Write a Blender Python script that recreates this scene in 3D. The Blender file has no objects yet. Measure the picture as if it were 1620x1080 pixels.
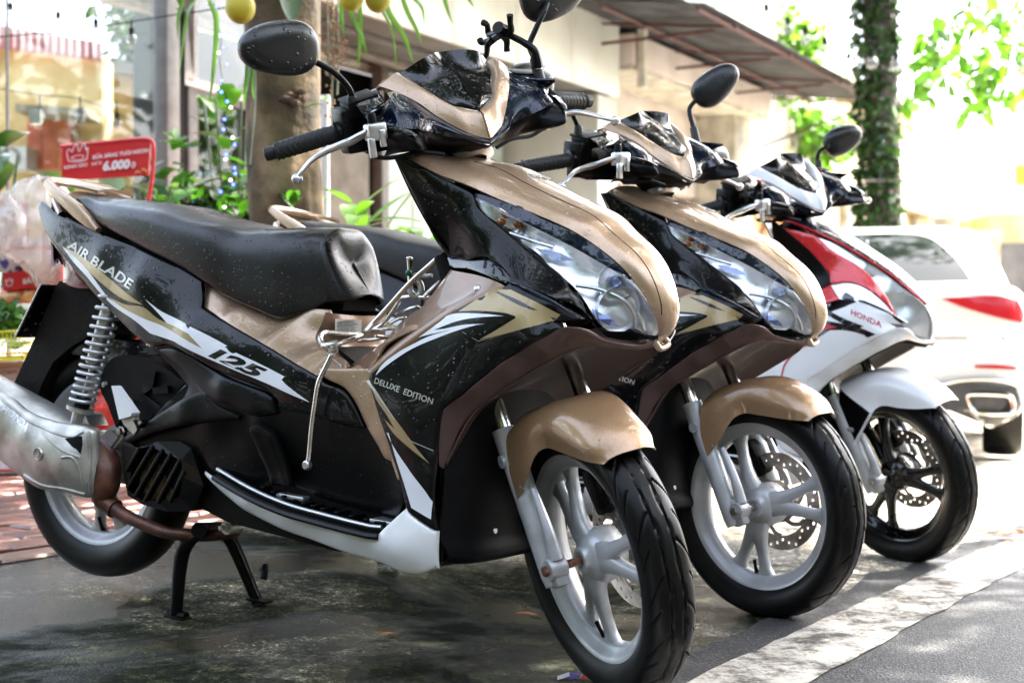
import bpy, bmesh, math, random
import numpy as np
from mathutils import Vector, Matrix, noise
from mathutils.geometry import delaunay_2d_cdt
from mathutils.bvhtree import BVHTree
R = math.radians
random.seed(7)
SC = bpy.context.scene
COL = SC.collection

# ------------------------------------------------------------------ camera
CAMF, CAMP, CAMH = (2275.10,-.011994,.644)
cam_d = bpy.data.cameras.new('camera')
cam = bpy.data.objects.new('camera', cam_d); COL.objects.link(cam)
cam_d.sensor_width = 36.0
cam_d.lens = 36.0 * CAMF / 1620.0
cam.location = (0, 0, CAMH)
cam.rotation_euler = (math.pi / 2 + CAMP, 0, 0)
cam_d.clip_start = 0.05; cam_d.clip_end = 600
cam_d.dof.use_dof = True
cam_d.dof.focus_distance = 2.6
cam_d.dof.aperture_fstop = 4.5
cam_d.dof.aperture_blades = 9
SC.camera = cam

# ------------------------------------------------------------------ world, sun, exposure
SUN_EL, SUN_AZ = R(52), R(62)      # azimuth measured from +Y (view direction) towards +X
world = bpy.data.worlds.new('World'); SC.world = world; world.use_nodes = True
wn = world.node_tree; wn.nodes.clear()
sky = wn.nodes.new('ShaderNodeTexSky'); sky.sky_type = 'NISHITA'; sky.sun_disc = False
sky.sun_elevation = SUN_EL; sky.sun_rotation = SUN_AZ
sky.air_density = 1.0; sky.dust_density = 4.0; sky.ozone_density = 0.6
bg = wn.nodes.new('ShaderNodeBackground'); bg.inputs['Strength'].default_value = 0.15
wo = wn.nodes.new('ShaderNodeOutputWorld')
hs = wn.nodes.new('ShaderNodeHueSaturation'); hs.inputs['Saturation'].default_value = .62      # thin bright haze: a paler sky
wn.links.new(sky.outputs[0], hs.inputs['Color']); wn.links.new(hs.outputs[0], bg.inputs['Color']); wn.links.new(bg.outputs[0], wo.inputs['Surface'])
sun_d = bpy.data.lights.new('sun', 'SUN'); sun_d.energy = 3.2; sun_d.angle = R(.5); sun_d.color = (1, .95, .86)
sun = bpy.data.objects.new('sun', sun_d); COL.objects.link(sun)
sv = Vector((math.sin(SUN_AZ) * math.cos(SUN_EL), math.cos(SUN_AZ) * math.cos(SUN_EL), math.sin(SUN_EL)))
sun.rotation_euler = sv.to_track_quat('Z', 'Y').to_euler()
SC.view_settings.view_transform = 'Standard'; SC.view_settings.look = 'None'
SC.view_settings.exposure = 3.2; SC.view_settings.gamma = 1.0; SC.view_settings.use_curve_mapping = False
SC.render.engine = 'CYCLES'
SC.cycles.max_bounces = 8; SC.cycles.transmission_bounces = 6; SC.cycles.transparent_max_bounces = 10
SC.cycles.caustics_reflective = False; SC.cycles.caustics_refractive = False
SC.cycles.use_denoising = True

# ------------------------------------------------------------------ materials
MATS = {}
def new_mat(name):
    m = bpy.data.materials.new(name); m.use_nodes = True
    nt = m.node_tree; b = nt.nodes['Principled BSDF']
    MATS[name] = m
    return m, nt, b
def sset(b, **k):
    for a, v in k.items():
        a = {'rough': 'Roughness', 'metal': 'Metallic', 'coat': 'Coat Weight', 'coatr': 'Coat Roughness', 'spec': 'Specular IOR Level',
             'trans': 'Transmission Weight', 'ior': 'IOR', 'alpha': 'Alpha', 'sheen': 'Sheen Weight', 'sub': 'Subsurface Weight'}[a]
        b.inputs[a].default_value = v
def drop_nodes(nt, scale, thr, strength, extra=None):
    """water beads: voronoi cells whose core is raised, of varied size"""
    tc = nt.nodes.new('ShaderNodeTexCoord')
    v = nt.nodes.new('ShaderNodeTexVoronoi'); v.inputs['Scale'].default_value = scale
    nt.links.new(tc.outputs['Object'], v.inputs['Vector'])
    sep = nt.nodes.new('ShaderNodeSeparateColor'); nt.links.new(v.outputs['Color'], sep.inputs[0])
    sz = nt.nodes.new('ShaderNodeMath'); sz.operation = 'MULTIPLY_ADD'; sz.inputs[1].default_value = thr; sz.inputs[2].default_value = -thr * .35
    nt.links.new(sep.outputs[0], sz.inputs[0])
    df = nt.nodes.new('ShaderNodeMath'); df.operation = 'SUBTRACT'; nt.links.new(sz.outputs[0], df.inputs[0]); nt.links.new(v.outputs['Distance'], df.inputs[1])
    mx = nt.nodes.new('ShaderNodeMath'); mx.operation = 'MAXIMUM'; mx.inputs[1].default_value = 0; nt.links.new(df.outputs[0], mx.inputs[0])
    pw = nt.nodes.new('ShaderNodeMath'); pw.operation = 'POWER'; pw.inputs[1].default_value = .5; nt.links.new(mx.outputs[0], pw.inputs[0])
    bu = nt.nodes.new('ShaderNodeBump'); bu.inputs['Strength'].default_value = strength; bu.inputs['Distance'].default_value = .004
    nt.links.new(pw.outputs[0], bu.inputs['Height'])
    return tc, bu
def paint(name, col, rough=.25, metal=0., coat=1., drops=None, flake=False, coatr=.03, wave=0.):
    m, nt, b = new_mat(name)
    b.inputs['Base Color'].default_value = (*col, 1)
    sset(b, rough=rough, metal=metal, coat=coat, coatr=coatr)
    if drops:
        tc, bu = drop_nodes(nt, *drops)
        nt.links.new(bu.outputs[0], b.inputs['Normal']); 
        if coat: nt.links.new(bu.outputs[0], b.inputs['Coat Normal'])
    else: tc = nt.nodes.new('ShaderNodeTexCoord')
    # slight dust / wear variation of the base
    n = nt.nodes.new('ShaderNodeTexNoise'); n.inputs['Scale'].default_value = 9; n.inputs['Detail'].default_value = 5
    nt.links.new(tc.outputs['Object'], n.inputs['Vector'])
    mr = nt.nodes.new('ShaderNodeMapRange'); mr.inputs[3].default_value = rough * .8; mr.inputs[4].default_value = min(1, rough * 1.35)
    nt.links.new(n.outputs[0], mr.inputs[0]); nt.links.new(mr.outputs[0], b.inputs['Roughness'])
    if flake:
        f = nt.nodes.new('ShaderNodeTexVoronoi'); f.inputs['Scale'].default_value = 900
        nt.links.new(tc.outputs['Object'], f.inputs['Vector'])
        mix = nt.nodes.new('ShaderNodeMix'); mix.data_type = 'RGBA'
        mix.inputs[6].default_value = (col[0] * .86, col[1] * .86, col[2] * .86, 1); mix.inputs[7].default_value = (min(1, col[0] * 1.25), min(1, col[1] * 1.25), min(1, col[2] * 1.25), 1)
        sp = nt.nodes.new('ShaderNodeSeparateColor'); nt.links.new(f.outputs['Color'], sp.inputs[0]); nt.links.new(sp.outputs[1], mix.inputs[0])
        nt.links.new(mix.outputs[2], b.inputs['Base Color'])
    return m
def noisy(name, c1, c2, scale=20, rough=.7, metal=0., bump=.2, bscale=None, dist=.003, detail=6, spec=.5, coat=0., thr=(.35, .65), c3=None):
    m, nt, b = new_mat(name)
    tc = nt.nodes.new('ShaderNodeTexCoord')
    n = nt.nodes.new('ShaderNodeTexNoise'); n.inputs['Scale'].default_value = scale; n.inputs['Detail'].default_value = detail
    nt.links.new(tc.outputs['Object'], n.inputs['Vector'])
    cr = nt.nodes.new('ShaderNodeValToRGB'); cr.color_ramp.elements[0].position = thr[0]; cr.color_ramp.elements[1].position = thr[1]
    cr.color_ramp.elements[0].color = (*c1, 1); cr.color_ramp.elements[1].color = (*c2, 1)
    if c3: e = cr.color_ramp.elements.new((thr[0] + thr[1]) / 2); e.color = (*c3, 1)
    nt.links.new(n.outputs[0], cr.inputs[0]); nt.links.new(cr.outputs[0], b.inputs['Base Color'])
    sset(b, rough=rough, metal=metal, spec=spec, coat=coat)
    if bump:
        n2 = nt.nodes.new('ShaderNodeTexNoise'); n2.inputs['Scale'].default_value = bscale or scale * 3; n2.inputs['Detail'].default_value = 5
        nt.links.new(tc.outputs['Object'], n2.inputs['Vector'])
        bu = nt.nodes.new('ShaderNodeBump'); bu.inputs['Strength'].default_value = bump; bu.inputs['Distance'].default_value = dist
        nt.links.new(n2.outputs[0], bu.inputs['Height']); nt.links.new(bu.outputs[0], b.inputs['Normal'])
    return m
def plain(name, col, rough=.5, metal=0., **k):
    m, nt, b = new_mat(name); b.inputs['Base Color'].default_value = (*col, 1); sset(b, rough=rough, metal=metal, **k); return m
def glass(name, col=(1, 1, 1), rough=0., ior=1.45):
    m, nt, b = new_mat(name); b.inputs['Base Color'].default_value = (*col, 1); sset(b, rough=rough, trans=1., ior=ior); return m
def fres(nt, ior):
    """reflectance that is the same from both sides of a thin sheet"""
    f = nt.nodes.new('ShaderNodeFresnel'); g = nt.nodes.new('ShaderNodeNewGeometry'); m = nt.nodes.new('ShaderNodeMapRange')
    m.inputs[3].default_value = ior; m.inputs[4].default_value = 1 / ior; nt.links.new(g.outputs['Backfacing'], m.inputs[0]); nt.links.new(m.outputs[0], f.inputs[0]); return f
def thin_glass(name, col=(.95, .97, .97), fac=.12, rough=0.02):
    """a pane: mostly transparent, mirror-like at grazing angles"""
    m = bpy.data.materials.new(name); m.use_nodes = True; nt = m.node_tree; nt.nodes.clear()
    o = nt.nodes.new('ShaderNodeOutputMaterial'); t = nt.nodes.new('ShaderNodeBsdfTransparent'); g = nt.nodes.new('ShaderNodeBsdfGlossy')
    t.inputs[0].default_value = (*col, 1); g.inputs['Roughness'].default_value = rough
    f = fres(nt, 1.5)
    a = nt.nodes.new('ShaderNodeMath'); a.operation = 'ADD'; a.inputs[1].default_value = fac; nt.links.new(f.outputs[0], a.inputs[0])
    mx = nt.nodes.new('ShaderNodeMixShader'); nt.links.new(a.outputs[0], mx.inputs[0]); nt.links.new(t.outputs[0], mx.inputs[1]); nt.links.new(g.outputs[0], mx.inputs[2])
    nt.links.new(mx.outputs[0], o.inputs[0]); MATS[name] = m; return m
def emis(name, col, s):
    m, nt, b = new_mat(name); b.inputs['Base Color'].default_value = (*col, 1); b.inputs['Emission Color'].default_value = (*col, 1); b.inputs['Emission Strength'].default_value = s; return m

# ------------------------------------------------------------------ object helpers
def link(name, me, mat=None, parent=None):
    o = bpy.data.objects.new(name, me); COL.objects.link(o)
    if mat is not None and me is not None and not me.materials:
        for q in (mat if isinstance(mat, (list, tuple)) else [mat]): me.materials.append(q)
    if parent is not None: o.parent = parent
    return o
def mesh(name, verts, faces, mat, parent=None, smooth=True, ang=32):
    me = bpy.data.meshes.new(name); me.from_pydata([tuple(v) for v in verts], [], [tuple(f) for f in faces]); me.update()
    if smooth:
        me.polygons.foreach_set('use_smooth', [True] * len(me.polygons)); me.set_sharp_from_angle(angle=R(ang))
    return link(name, me, mat, parent)
def thing(name, label, cat, loc=(0, 0, 0), rz=0., group=None):
    o = bpy.data.objects.new(name, None); COL.objects.link(o); o.location = loc; o.rotation_euler = (0, 0, rz); o.empty_display_size = .2
    o['label'] = label; o['category'] = cat
    if group: o['group'] = group
    return o
def tag(o, label, cat, group=None):
    o['label'] = label; o['category'] = cat
    if group: o['group'] = group
    return o
def struct(o): o['kind'] = 'structure'; return o
def stuff(o): o['kind'] = 'stuff'; return o
def cat_rom(P, n=6, closed=False, corner=999):
    """Catmull-Rom through points; corner: turning angle (deg) above which a vertex stays sharp"""
    P = [Vector(p) for p in P]; N = len(P); out = []
    sharp = set()
    for i in range(N):
        if not closed and i in (0, N - 1): continue
        a, b = P[i] - P[i - 1], P[(i + 1) % N] - P[i]
        if a.length > 1e-9 and b.length > 1e-9 and math.degrees(a.angle(b)) > corner: sharp.add(i)
    segs = N if closed else N - 1
    for i in range(segs):
        p1, p2 = P[i], P[(i + 1) % N]
        p0 = P[i - 1] if (closed or i > 0) and i not in sharp else p1 + (p1 - p2) * .0
        j = (i + 2) % N
        p3 = P[j] if (closed or i + 2 < N) and ((i + 1) % N) not in sharp else p2
        L = (p2 - p1).length
        t1 = (p2 - p0); t2 = (p3 - p1)
        t1 = t1 * (L / max(1e-9, (p1 - p0).length + L)); t2 = t2 * (L / max(1e-9, (p3 - p2).length + L))
        for k in range(n):
            t = k / n
            out.append(p1 * (2 * t**3 - 3 * t**2 + 1) + t1 * (t**3 - 2 * t**2 + t) + p2 * (-2 * t**3 + 3 * t**2) + t2 * (t**3 - t**2))
    if not closed: out.append(P[-1].copy())
    return out
class MB:
    def __init__(s): s.v = []; s.f = []
    def add(s, v, f):
        b = len(s.v); s.v += [tuple(q) for q in v]; s.f += [tuple(i + b for i in q) for q in f]
    def box(s, c, sz, M=None, bev=0.):
        x, y, z = [q / 2 for q in sz]
        if bev:
            b = min(bev, x * .9, y * .9, z * .9); vs = []; 
            bm = bmesh.new(); bmesh.ops.create_cube(bm, size=1.)
            for v in bm.verts: v.co = Vector((v.co.x * sz[0], v.co.y * sz[1], v.co.z * sz[2]))
            bmesh.ops.bevel(bm, geom=bm.edges[:], offset=b, segments=2, affect='EDGES', profile=.5)
            vs = [v.co.copy() for v in bm.verts]; fs = [[v.index for v in f.verts] for f in bm.faces]; bm.free()
        else:
            vs = [Vector((a * x, b_ * y, c_ * z)) for a in (-1, 1) for b_ in (-1, 1) for c_ in (-1, 1)]
            fs = [(0, 1, 3, 2), (4, 6, 7, 5), (0, 4, 5, 1), (2, 3, 7, 6), (0, 2, 6, 4), (1, 5, 7, 3)]
        c = Vector(c); vs = [(M @ v if M else v) + c for v in vs]
        s.add(vs, fs); return s
    def tube(s, path, r, n=10, smooth=4, cap=True, flat=1.):
        P = cat_rom(path, smooth) if smooth else [Vector(p) for p in path]
        N = len(P); rr = r if isinstance(r, (list, tuple)) else [r] * 2
        T = [(P[min(i + 1, N - 1)] - P[max(i - 1, 0)]).normalized() for i in range(N)]
        up = Vector((0, 0, 1)) if abs(T[0].z) < .9 else Vector((1, 0, 0))
        u = T[0].cross(up).normalized(); vs = []; fs = []
        for i in range(N):
            u = (u - T[i] * u.dot(T[i])).normalized(); w = T[i].cross(u)
            q = i / (N - 1) * (len(rr) - 1); a = min(int(q), len(rr) - 2); ra = rr[a] + (rr[a + 1] - rr[a]) * (q - a)
            for k in range(n):
                t = 2 * math.pi * k / n; vs.append(P[i] + u * math.cos(t) * ra + w * math.sin(t) * ra * flat)
        for i in range(N - 1):
            for k in range(n): fs.append((i * n + k, i * n + (k + 1) % n, (i + 1) * n + (k + 1) % n, (i + 1) * n + k))
        if cap: fs.append(tuple(range(n - 1, -1, -1))); fs.append(tuple((N - 1) * n + k for k in range(n)))
        s.add(vs, fs); return s
    def lathe(s, prof, n=32, M=None, closed=False):
        """prof: (radius, height) pairs; turned round the z axis"""
        vs = []; fs = []; m = len(prof)
        for r, h in prof:
            for k in range(n):
                t = 2 * math.pi * k / n; vs.append(Vector((r * math.cos(t), r * math.sin(t), h)))
        for i in range(m - (0 if closed else 1)):
            j = (i + 1) % m
            for k in range(n): fs.append((i * n + k, i * n + (k + 1) % n, j * n + (k + 1) % n, j * n + k))
        if M: vs = [M @ v for v in vs]
        s.add(vs, fs); return s
    def prism(s, poly, n0, n1):
        """poly: (x, z) outline, extruded along the lateral axis from n0 to n1"""
        m = len(poly); vs = [(p[0], n0, p[1]) for p in poly] + [(p[0], n1, p[1]) for p in poly]
        fs = [(i, (i + 1) % m, m + (i + 1) % m, m + i) for i in range(m)] + [tuple(range(m - 1, -1, -1)), tuple(range(m, 2 * m))]
        s.add(vs, fs); return s
    def sphere(s, c, r, n=12, m=8, sc=(1, 1, 1), M=None):
        vs = []; fs = []
        for i in range(m + 1):
            a = math.pi * i / m
            for k in range(n):
                t = 2 * math.pi * k / n; p = Vector((math.sin(a) * math.cos(t) * r * sc[0], math.sin(a) * math.sin(t) * r * sc[1], math.cos(a) * r * sc[2]))
                vs.append((M @ p if M else p) + Vector(c))
        for i in range(m):
            for k in range(n): fs.append((i * n + k, i * n + (k + 1) % n, (i + 1) * n + (k + 1) % n, (i + 1) * n + k))
        s.add(vs, fs); return s
    def build(s, name, mat, parent=None, smooth=True, ang=32): 
        o = mesh(name, s.v, s.f, mat, parent, smooth, ang)
        return o
def weld(o, d=1e-5):
    bm = bmesh.new(); bm.from_mesh(o.data); bmesh.ops.remove_doubles(bm, verts=bm.verts[:], dist=d)
    bmesh.ops.recalc_face_normals(bm, faces=bm.faces[:]); bm.to_mesh(o.data); bm.free(); return o
# lateral convention while tracing: n > 0 is the machine's right side (towards the camera); bike y = -n
def Y(p): return (p[0], -p[1], p[2])
def tps(C, V, lam=4e-4):
    C = np.array(C, float); V = np.array(V, float); n = len(C)
    d = np.linalg.norm(C[:, None] - C[None], axis=2); K = np.where(d > 0, d * d * np.log(d + 1e-12), 0) + lam * np.eye(n)
    Pm = np.hstack([np.ones((n, 1)), C]); A = np.zeros((n + 3, n + 3)); A[:n, :n] = K; A[:n, n:] = Pm; A[n:, :n] = Pm.T
    w = np.linalg.lstsq(A, np.concatenate([V, np.zeros(3)]), rcond=None)[0]
    def f(Q):
        Q = np.atleast_2d(Q); d = np.linalg.norm(Q[:, None] - C[None], axis=2)
        return np.where(d > 0, d * d * np.log(d + 1e-12), 0) @ w[:n] + w[n] + Q @ w[n + 1:]
    return f
def seg_dist(Q, A, B):
    AB = B - A; L = (AB**2).sum(1) + 1e-14
    t = np.clip(((Q[:, None] - A[None]) * AB[None]).sum(2) / L[None], 0, 1)
    D = Q[:, None] - (A[None] + t[..., None] * AB[None]); return np.sqrt((D**2).sum(2)).min(1)
def inside(Q, P):
    x, z = Q[:, 0], Q[:, 1]; r = np.zeros(len(Q), bool); n = len(P)
    for i in range(n):
        x1, z1 = P[i]; x2, z2 = P[(i + 1) % n]
        if z1 == z2: continue
        c = ((z1 > z) != (z2 > z)) & (x < (x2 - x1) * (z - z1) / (z2 - z1) + x1); r ^= c
    return r
def panel(name, outline, mat, parent, inner=(), thick=.003, sp=.011, edge=.004, corner=38, sub=5, mirror=True, holes=(), lift=0., bvh=None, label=None, maxn=None, grow=0., flute=None):
    """a moulded body panel: traced outline with a smooth lateral field through its points, rounded edges and a real thickness.
    Returns (right object, left object)."""
    O = cat_rom(outline, sub, True, corner) if sub > 1 else [Vector(p) for p in outline]
    # drop near-coincident points
    Q = [O[0]]
    for p in O[1:]:
        if (p - Q[-1]).length > .0012: Q.append(p)
    if (Q[0] - Q[-1]).length < .0012: Q.pop()
    mxl = max(.0045, min(sp * .6, .008)); O = []
    for i, p in enumerate(Q):
        q = Q[(i + 1) % len(Q)]; k_ = max(1, int(math.ceil((q - p).length / mxl)))
        for j in range(k_): O.append(p.lerp(q, j / k_))
    P2 = np.array([(p.x, p.z) for p in O])
    if grow:
        tn_ = np.roll(P2, -1, 0) - np.roll(P2, 1, 0); tn_ /= (np.linalg.norm(tn_, axis=1)[:, None] + 1e-12); ar_ = ((P2[:, 0] * np.roll(P2[:, 1], -1) - np.roll(P2[:, 0], -1) * P2[:, 1]).sum())
        P2 = P2 + np.stack([tn_[:, 1], -tn_[:, 0]], 1) * grow * (1 if ar_ > 0 else -1)
    ctrl = [tuple(p) for p in outline] + [tuple(p) for p in inner]
    seen = []; 
    for p in ctrl:
        if all(abs(p[0] - q[0]) + abs(p[2] - q[2]) > .002 for q in seen): seen.append(p)
    F = tps([(p[0], p[2]) for p in seen], [p[1] for p in seen])
    lo, hi = P2.min(0), P2.max(0)
    gx = np.arange(lo[0], hi[0], sp); gz = np.arange(lo[1], hi[1], sp * .87)
    G = np.array([(x + (sp / 2 if j % 2 else 0), z) for j, z in enumerate(gz) for x in gx]).reshape(-1, 2)
    A, B_ = P2, np.roll(P2, -1, 0)
    if len(G):
        G = G[inside(G, P2)]
        if len(G): G = G[seg_dist(G, A, B_) > max(sp * .45, edge * 1.3)]
    area = ((A[:, 0] * B_[:, 1] - B_[:, 0] * A[:, 1]).sum()) / 2; sg = 1 if area > 0 else -1
    ins = []
    if edge:
        tn = (B_ - np.roll(P2, 1, 0)); tn /= (np.linalg.norm(tn, axis=1)[:, None] + 1e-12); nm = np.stack([-tn[:, 1], tn[:, 0]], 1) * sg
        for q in (.3, 1.): 
            I = P2 + nm * edge * q
            I = I[inside(I, P2)]
            if len(I): I = I[seg_dist(I, A, B_) > edge * q * .85]
            ins.append(I)
    pts = [P2] + [i for i in ins if len(i)] + ([G] if len(G) else [])
    allp = np.vstack(pts); n0 = len(P2)
    r = delaunay_2d_cdt([Vector(p) for p in allp], [], [list(range(n0))] , 1, 1e-6)
    V2 = np.array([(v.x, v.y) for v in r[0]]); faces = [list(f) for f in r[2]]
    n = F(V2)
    if maxn is not None: n = np.minimum(n, maxn)
    d = seg_dist(V2, A, B_)
    if edge:
        t = np.clip(1 - d / edge, 0, 1); n = n - edge * (1 - np.sqrt(np.clip(1 - t * t, 0, 1)))
    n = n + lift
    if flute: n = n + flute[0] * np.sin((V2[:, 0] * flute[2] + V2[:, 1] * flute[3]) * 2 * math.pi / flute[1]) * np.clip(d / .01, 0, 1)
    # boundary loop of the triangulation
    cnt = {}
    for f in faces:
        for i in range(len(f)):
            e = (f[i], f[(i + 1) % len(f)]); k = (min(e), max(e)); cnt.setdefault(k, []).append(e)
    m = len(V2)
    verts = [(V2[i, 0], n[i], V2[i, 1]) for i in range(m)]
    fs = list(faces)
    if thick:
        verts += [(V2[i, 0], n[i] - thick, V2[i, 1]) for i in range(m)]
        fs += [[i + m for i in reversed(f)] for f in faces]
        for k, es in cnt.items():
            if len(es) == 1: a, b = es[0]; fs.append([b, a, a + m, b + m])
    # orientation: face CCW in (x,z) has normal -y in (x,?,z); bike y=-n handled here
    vR = [(v[0], -v[1], v[2]) for v in verts]
    oR = mesh(name, vR, fs, mat, parent); fixn(oR)
    out = [oR]
    if mirror:
        vL = [(v[0], v[1], v[2]) for v in verts]; oL = mesh(name, vL, [f[::-1] for f in fs], mat, parent); fixn(oL); out.append(oL)
    if label:
        for o in out: o['label'] = label
    return out
def fixn(o):
    bm = bmesh.new(); bm.from_mesh(o.data); bmesh.ops.recalc_face_normals(bm, faces=bm.faces[:]); bm.to_mesh(o.data); bm.free()
def grid_mesh(rows, flip=False):
    m = len(rows[0]); v = [p for r_ in rows for p in r_]
    f = [(i * m + k, i * m + k + 1, (i + 1) * m + k + 1, (i + 1) * m + k) for i in range(len(rows) - 1) for k in range(m - 1)]
    return v, ([q[::-1] for q in f] if flip else f)
def loft(name, rows, mat, parent, mirror=True, nu=5, nv=5, thick=.003, corner=999, cap=False, closed=False):
    """rows: lists of (x,n,z), each from the right edge to the centre line (mirrored) ; spline in both directions"""
    full = []
    for r_ in rows:
        r_ = [Vector(p) for p in r_]
        if mirror: r_ = r_ + [Vector((p.x, -p.y, p.z)) for p in reversed(r_ if abs(r_[-1].y) > 1e-4 else r_[:-1])]
        full.append(cat_rom(r_, nu, closed, corner) + ([] ))
    m = len(full[0]); cols = [cat_rom([f[k] for f in full], nv) for k in range(m)]
    g = [[Y(cols[k][i]) for k in range(m)] for i in range(len(cols[0]))]
    if closed: g = [r_ + [r_[0]] for r_ in g]
    v, f = grid_mesh(g)
    if cap:
        w = len(g[0]); f.append(tuple(range(w))); f.append(tuple(len(v) - 1 - k for k in range(w)))
    o = mesh(name, v, f, mat, parent)
    if closed or cap: weld(o)
    fixn(o)
    if thick:
        # real thickness by offsetting along vertex normals
        me = o.data; bm = bmesh.new(); bm.from_mesh(me)
        bmesh.ops.solidify(bm, geom=bm.faces[:], thickness=thick); bm.to_mesh(me); bm.free()
        me.polygons.foreach_set('use_smooth', [True] * len(me.polygons)); me.set_sharp_from_angle(angle=R(40))
    return o
def poly_fill(outline2, sp, corner=35, sub=4, holes=()):
    O = cat_rom([(p[0], 0, p[1]) for p in outline2], sub, True, corner) if sub > 1 else [Vector((p[0], 0, p[1])) for p in outline2]
    P2 = np.array([(p.x, p.z) for p in O]); keep = [0]
    for i in range(1, len(P2)):
        if np.hypot(*(P2[i] - P2[keep[-1]])) > .0006: keep.append(i)
    P2 = P2[keep]; lo, hi = P2.min(0), P2.max(0)
    G = np.array([(x, z) for z in np.arange(lo[1], hi[1], sp) for x in np.arange(lo[0], hi[0], sp)]).reshape(-1, 2)
    if len(G): G = G[inside(G, P2)]
    if len(G): G = G[seg_dist(G, P2, np.roll(P2, -1, 0)) > sp * .4]
    allp = np.vstack([P2, G]) if len(G) else P2
    r = delaunay_2d_cdt([Vector(p) for p in allp], [], [list(range(len(P2)))], 1, 1e-6)
    return [(v.x, v.y) for v in r[0]], [list(f) for f in r[2]]
def bvh_of(objs):
    vs = []; fs = []
    for o in objs:
        b = len(vs); vs += [v.co.copy() for v in o.data.vertices]; fs += [[i + b for i in p.vertices] for p in o.data.polygons]
    return BVHTree.FromPolygons(vs, fs)
def decal_mesh(name, V2, faces, mat, parent, bvh, side=1, off=.0007):
    """drape flat print over a panel by casting sideways"""
    vs = []; last = None
    for x, z in V2:
        h = bvh.ray_cast(Vector((x, -side * .6, z)), Vector((0, side, 0)), 1.)
        if h[0] is None: h = bvh.find_nearest(Vector((x, -side * .2, z))); y = h[0].y
        else: y = h[0].y
        vs.append((x, y - side * off, z))
    o = mesh(name, vs, faces if side > 0 else [f[::-1] for f in faces], mat, parent); fixn(o)
    return o
def on_surf(P, bvh, side=1):
    """traced print: find where each traced line meets the panel"""
    out = []
    for x, z, dx, dz in P:
        d = Vector((dx, -side, dz)); o = Vector((x, 0, z)) + d * .5; h = bvh.ray_cast(o, -d.normalized(), 1.2)
        if h[0] is None:
            # off the edge: nearest point of the surface seen along the line
            b = bvh.find_nearest(Vector((x, 0, z)) + d * .17); n = -b[0].y * side; q = Vector((x + dx * n, 0, z + dz * n)); out.append((q.x, n, q.z))
        else: out.append((h[0].x, -h[0].y * side, h[0].z))
    return out
def decal(name, outline, mat, parent, bvh, both=True, sp=.012, sub=4, corner=35, off=.0007, label=None):
    V2, f = poly_fill([(p[0], p[2]) for p in on_surf(outline, bvh[0])], sp, corner, sub)
    out = [decal_mesh(name, V2, f, mat, parent, bvh[0], 1, off)]
    if both: out.append(decal_mesh(name, V2, f, mat, parent, bvh[1], -1, off))
    if label:
        for o in out: o['label'] = label
    return out
def text_tris(s, sx=1., shear=0., bold=0., extr=0., align='LEFT'):
    cu = bpy.data.curves.new('t', 'FONT'); cu.body = s; cu.size = 1.; cu.shear = shear; cu.offset = bold; cu.extrude = extr; cu.resolution_u = 3; cu.align_x = align
    o = bpy.data.objects.new('t', cu); COL.objects.link(o); dg = bpy.context.evaluated_depsgraph_get(); dg.update()
    me = bpy.data.meshes.new_from_object(o.evaluated_get(dg)); V = [v.co.copy() for v in me.vertices]; Fc = [list(p.vertices) for p in me.polygons]
    bpy.data.objects.remove(o); bpy.data.curves.remove(cu); bpy.data.meshes.remove(me)
    for v in V: v.x *= sx
    w = max(v.x for v in V) - min(v.x for v in V) if V else 1
    return V, Fc, w
def text_on(name, s, a, b, h, mat, parent, bvh=None, side=1, shear=0., bold=0., off=.001, up=None):
    """lettering from point a to b (x,n,z) with letter height h, draped on the panel"""
    V, Fc, w = text_tris(s, 1., shear, bold)
    if len(a) == 4: a, b = on_surf([a, b], bvh, side)
    a = Vector(a); b = Vector(b); a.y = b.y = (a.y + b.y) / 2; d = b - a; L = d.length; ex = d.normalized()
    ez = Vector(up).normalized() if up else Vector((-ex.z, 0, ex.x)).normalized()
    x0 = min(v.x for v in V); P = [a + ex * ((v.x - x0) / w * L) + ez * (v.y / .72 * h) for v in V]
    if bvh: return decal_mesh(name, [(p.x, p.z) for p in P], Fc, mat, parent, bvh, side, off)
    return mesh(name, [Y((p.x, p.y + off, p.z)) for p in P], Fc, mat, parent, smooth=False)

# ------------------------------------------------------------------ materials of the machines
BLK = paint('black_gloss_paint', (.0007, .0009, .0018), rough=.3, drops=(110, .5, .6))
NAVY = paint('navy_black_paint', (.003, .007, .020), rough=.25, metal=.3, drops=(110, .45, .5))
CHAMP = paint('champagne_metallic_paint', (.40, .27, .17), rough=.34, metal=.55, drops=(95, .42, .55), flake=True)
BRONZE = paint('bronze_metallic_paint', (.33, .20, .105), rough=.36, metal=.45, drops=(100, .36, .5), flake=True)
BROWN = paint('brown_satin_plastic', (.068, .034, .028), rough=.5, coat=.15, drops=(260, .36, .3))
INNERB = paint('bronze_inner_plastic', (.22, .125, .07), rough=.4, metal=.4, coat=.5, drops=(200, .3, .2))
WHITE = paint('white_paint', (.86, .86, .86), rough=.3, coat=.8)
REDP = paint('red_paint', (.62, .010, .018), rough=.25, metal=.2, drops=(170, .3, .25), flake=True)
SATIN = paint('satin_black_plastic', (.0010, .0011, .0014), rough=.4, coat=.16, coatr=.16, drops=(90, .4, .5))
MATTE = noisy('matte_black_plastic', (.0012, .0012, .0014), (.003, .003, .0034), 30, .5, bump=.3, bscale=400, dist=.0006, spec=.15)
DARK = noisy('grimy_black_underside', (.0008, .0008, .0008), (.005, .0036, .0025), 25, .6, bump=.4, bscale=120, spec=.12)
RUBBER = noisy('tyre_rubber', (.0012, .0012, .0014), (.0040, .0040, .0042), 40, .36, bump=.3, bscale=500, dist=.0005, spec=.22)
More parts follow.
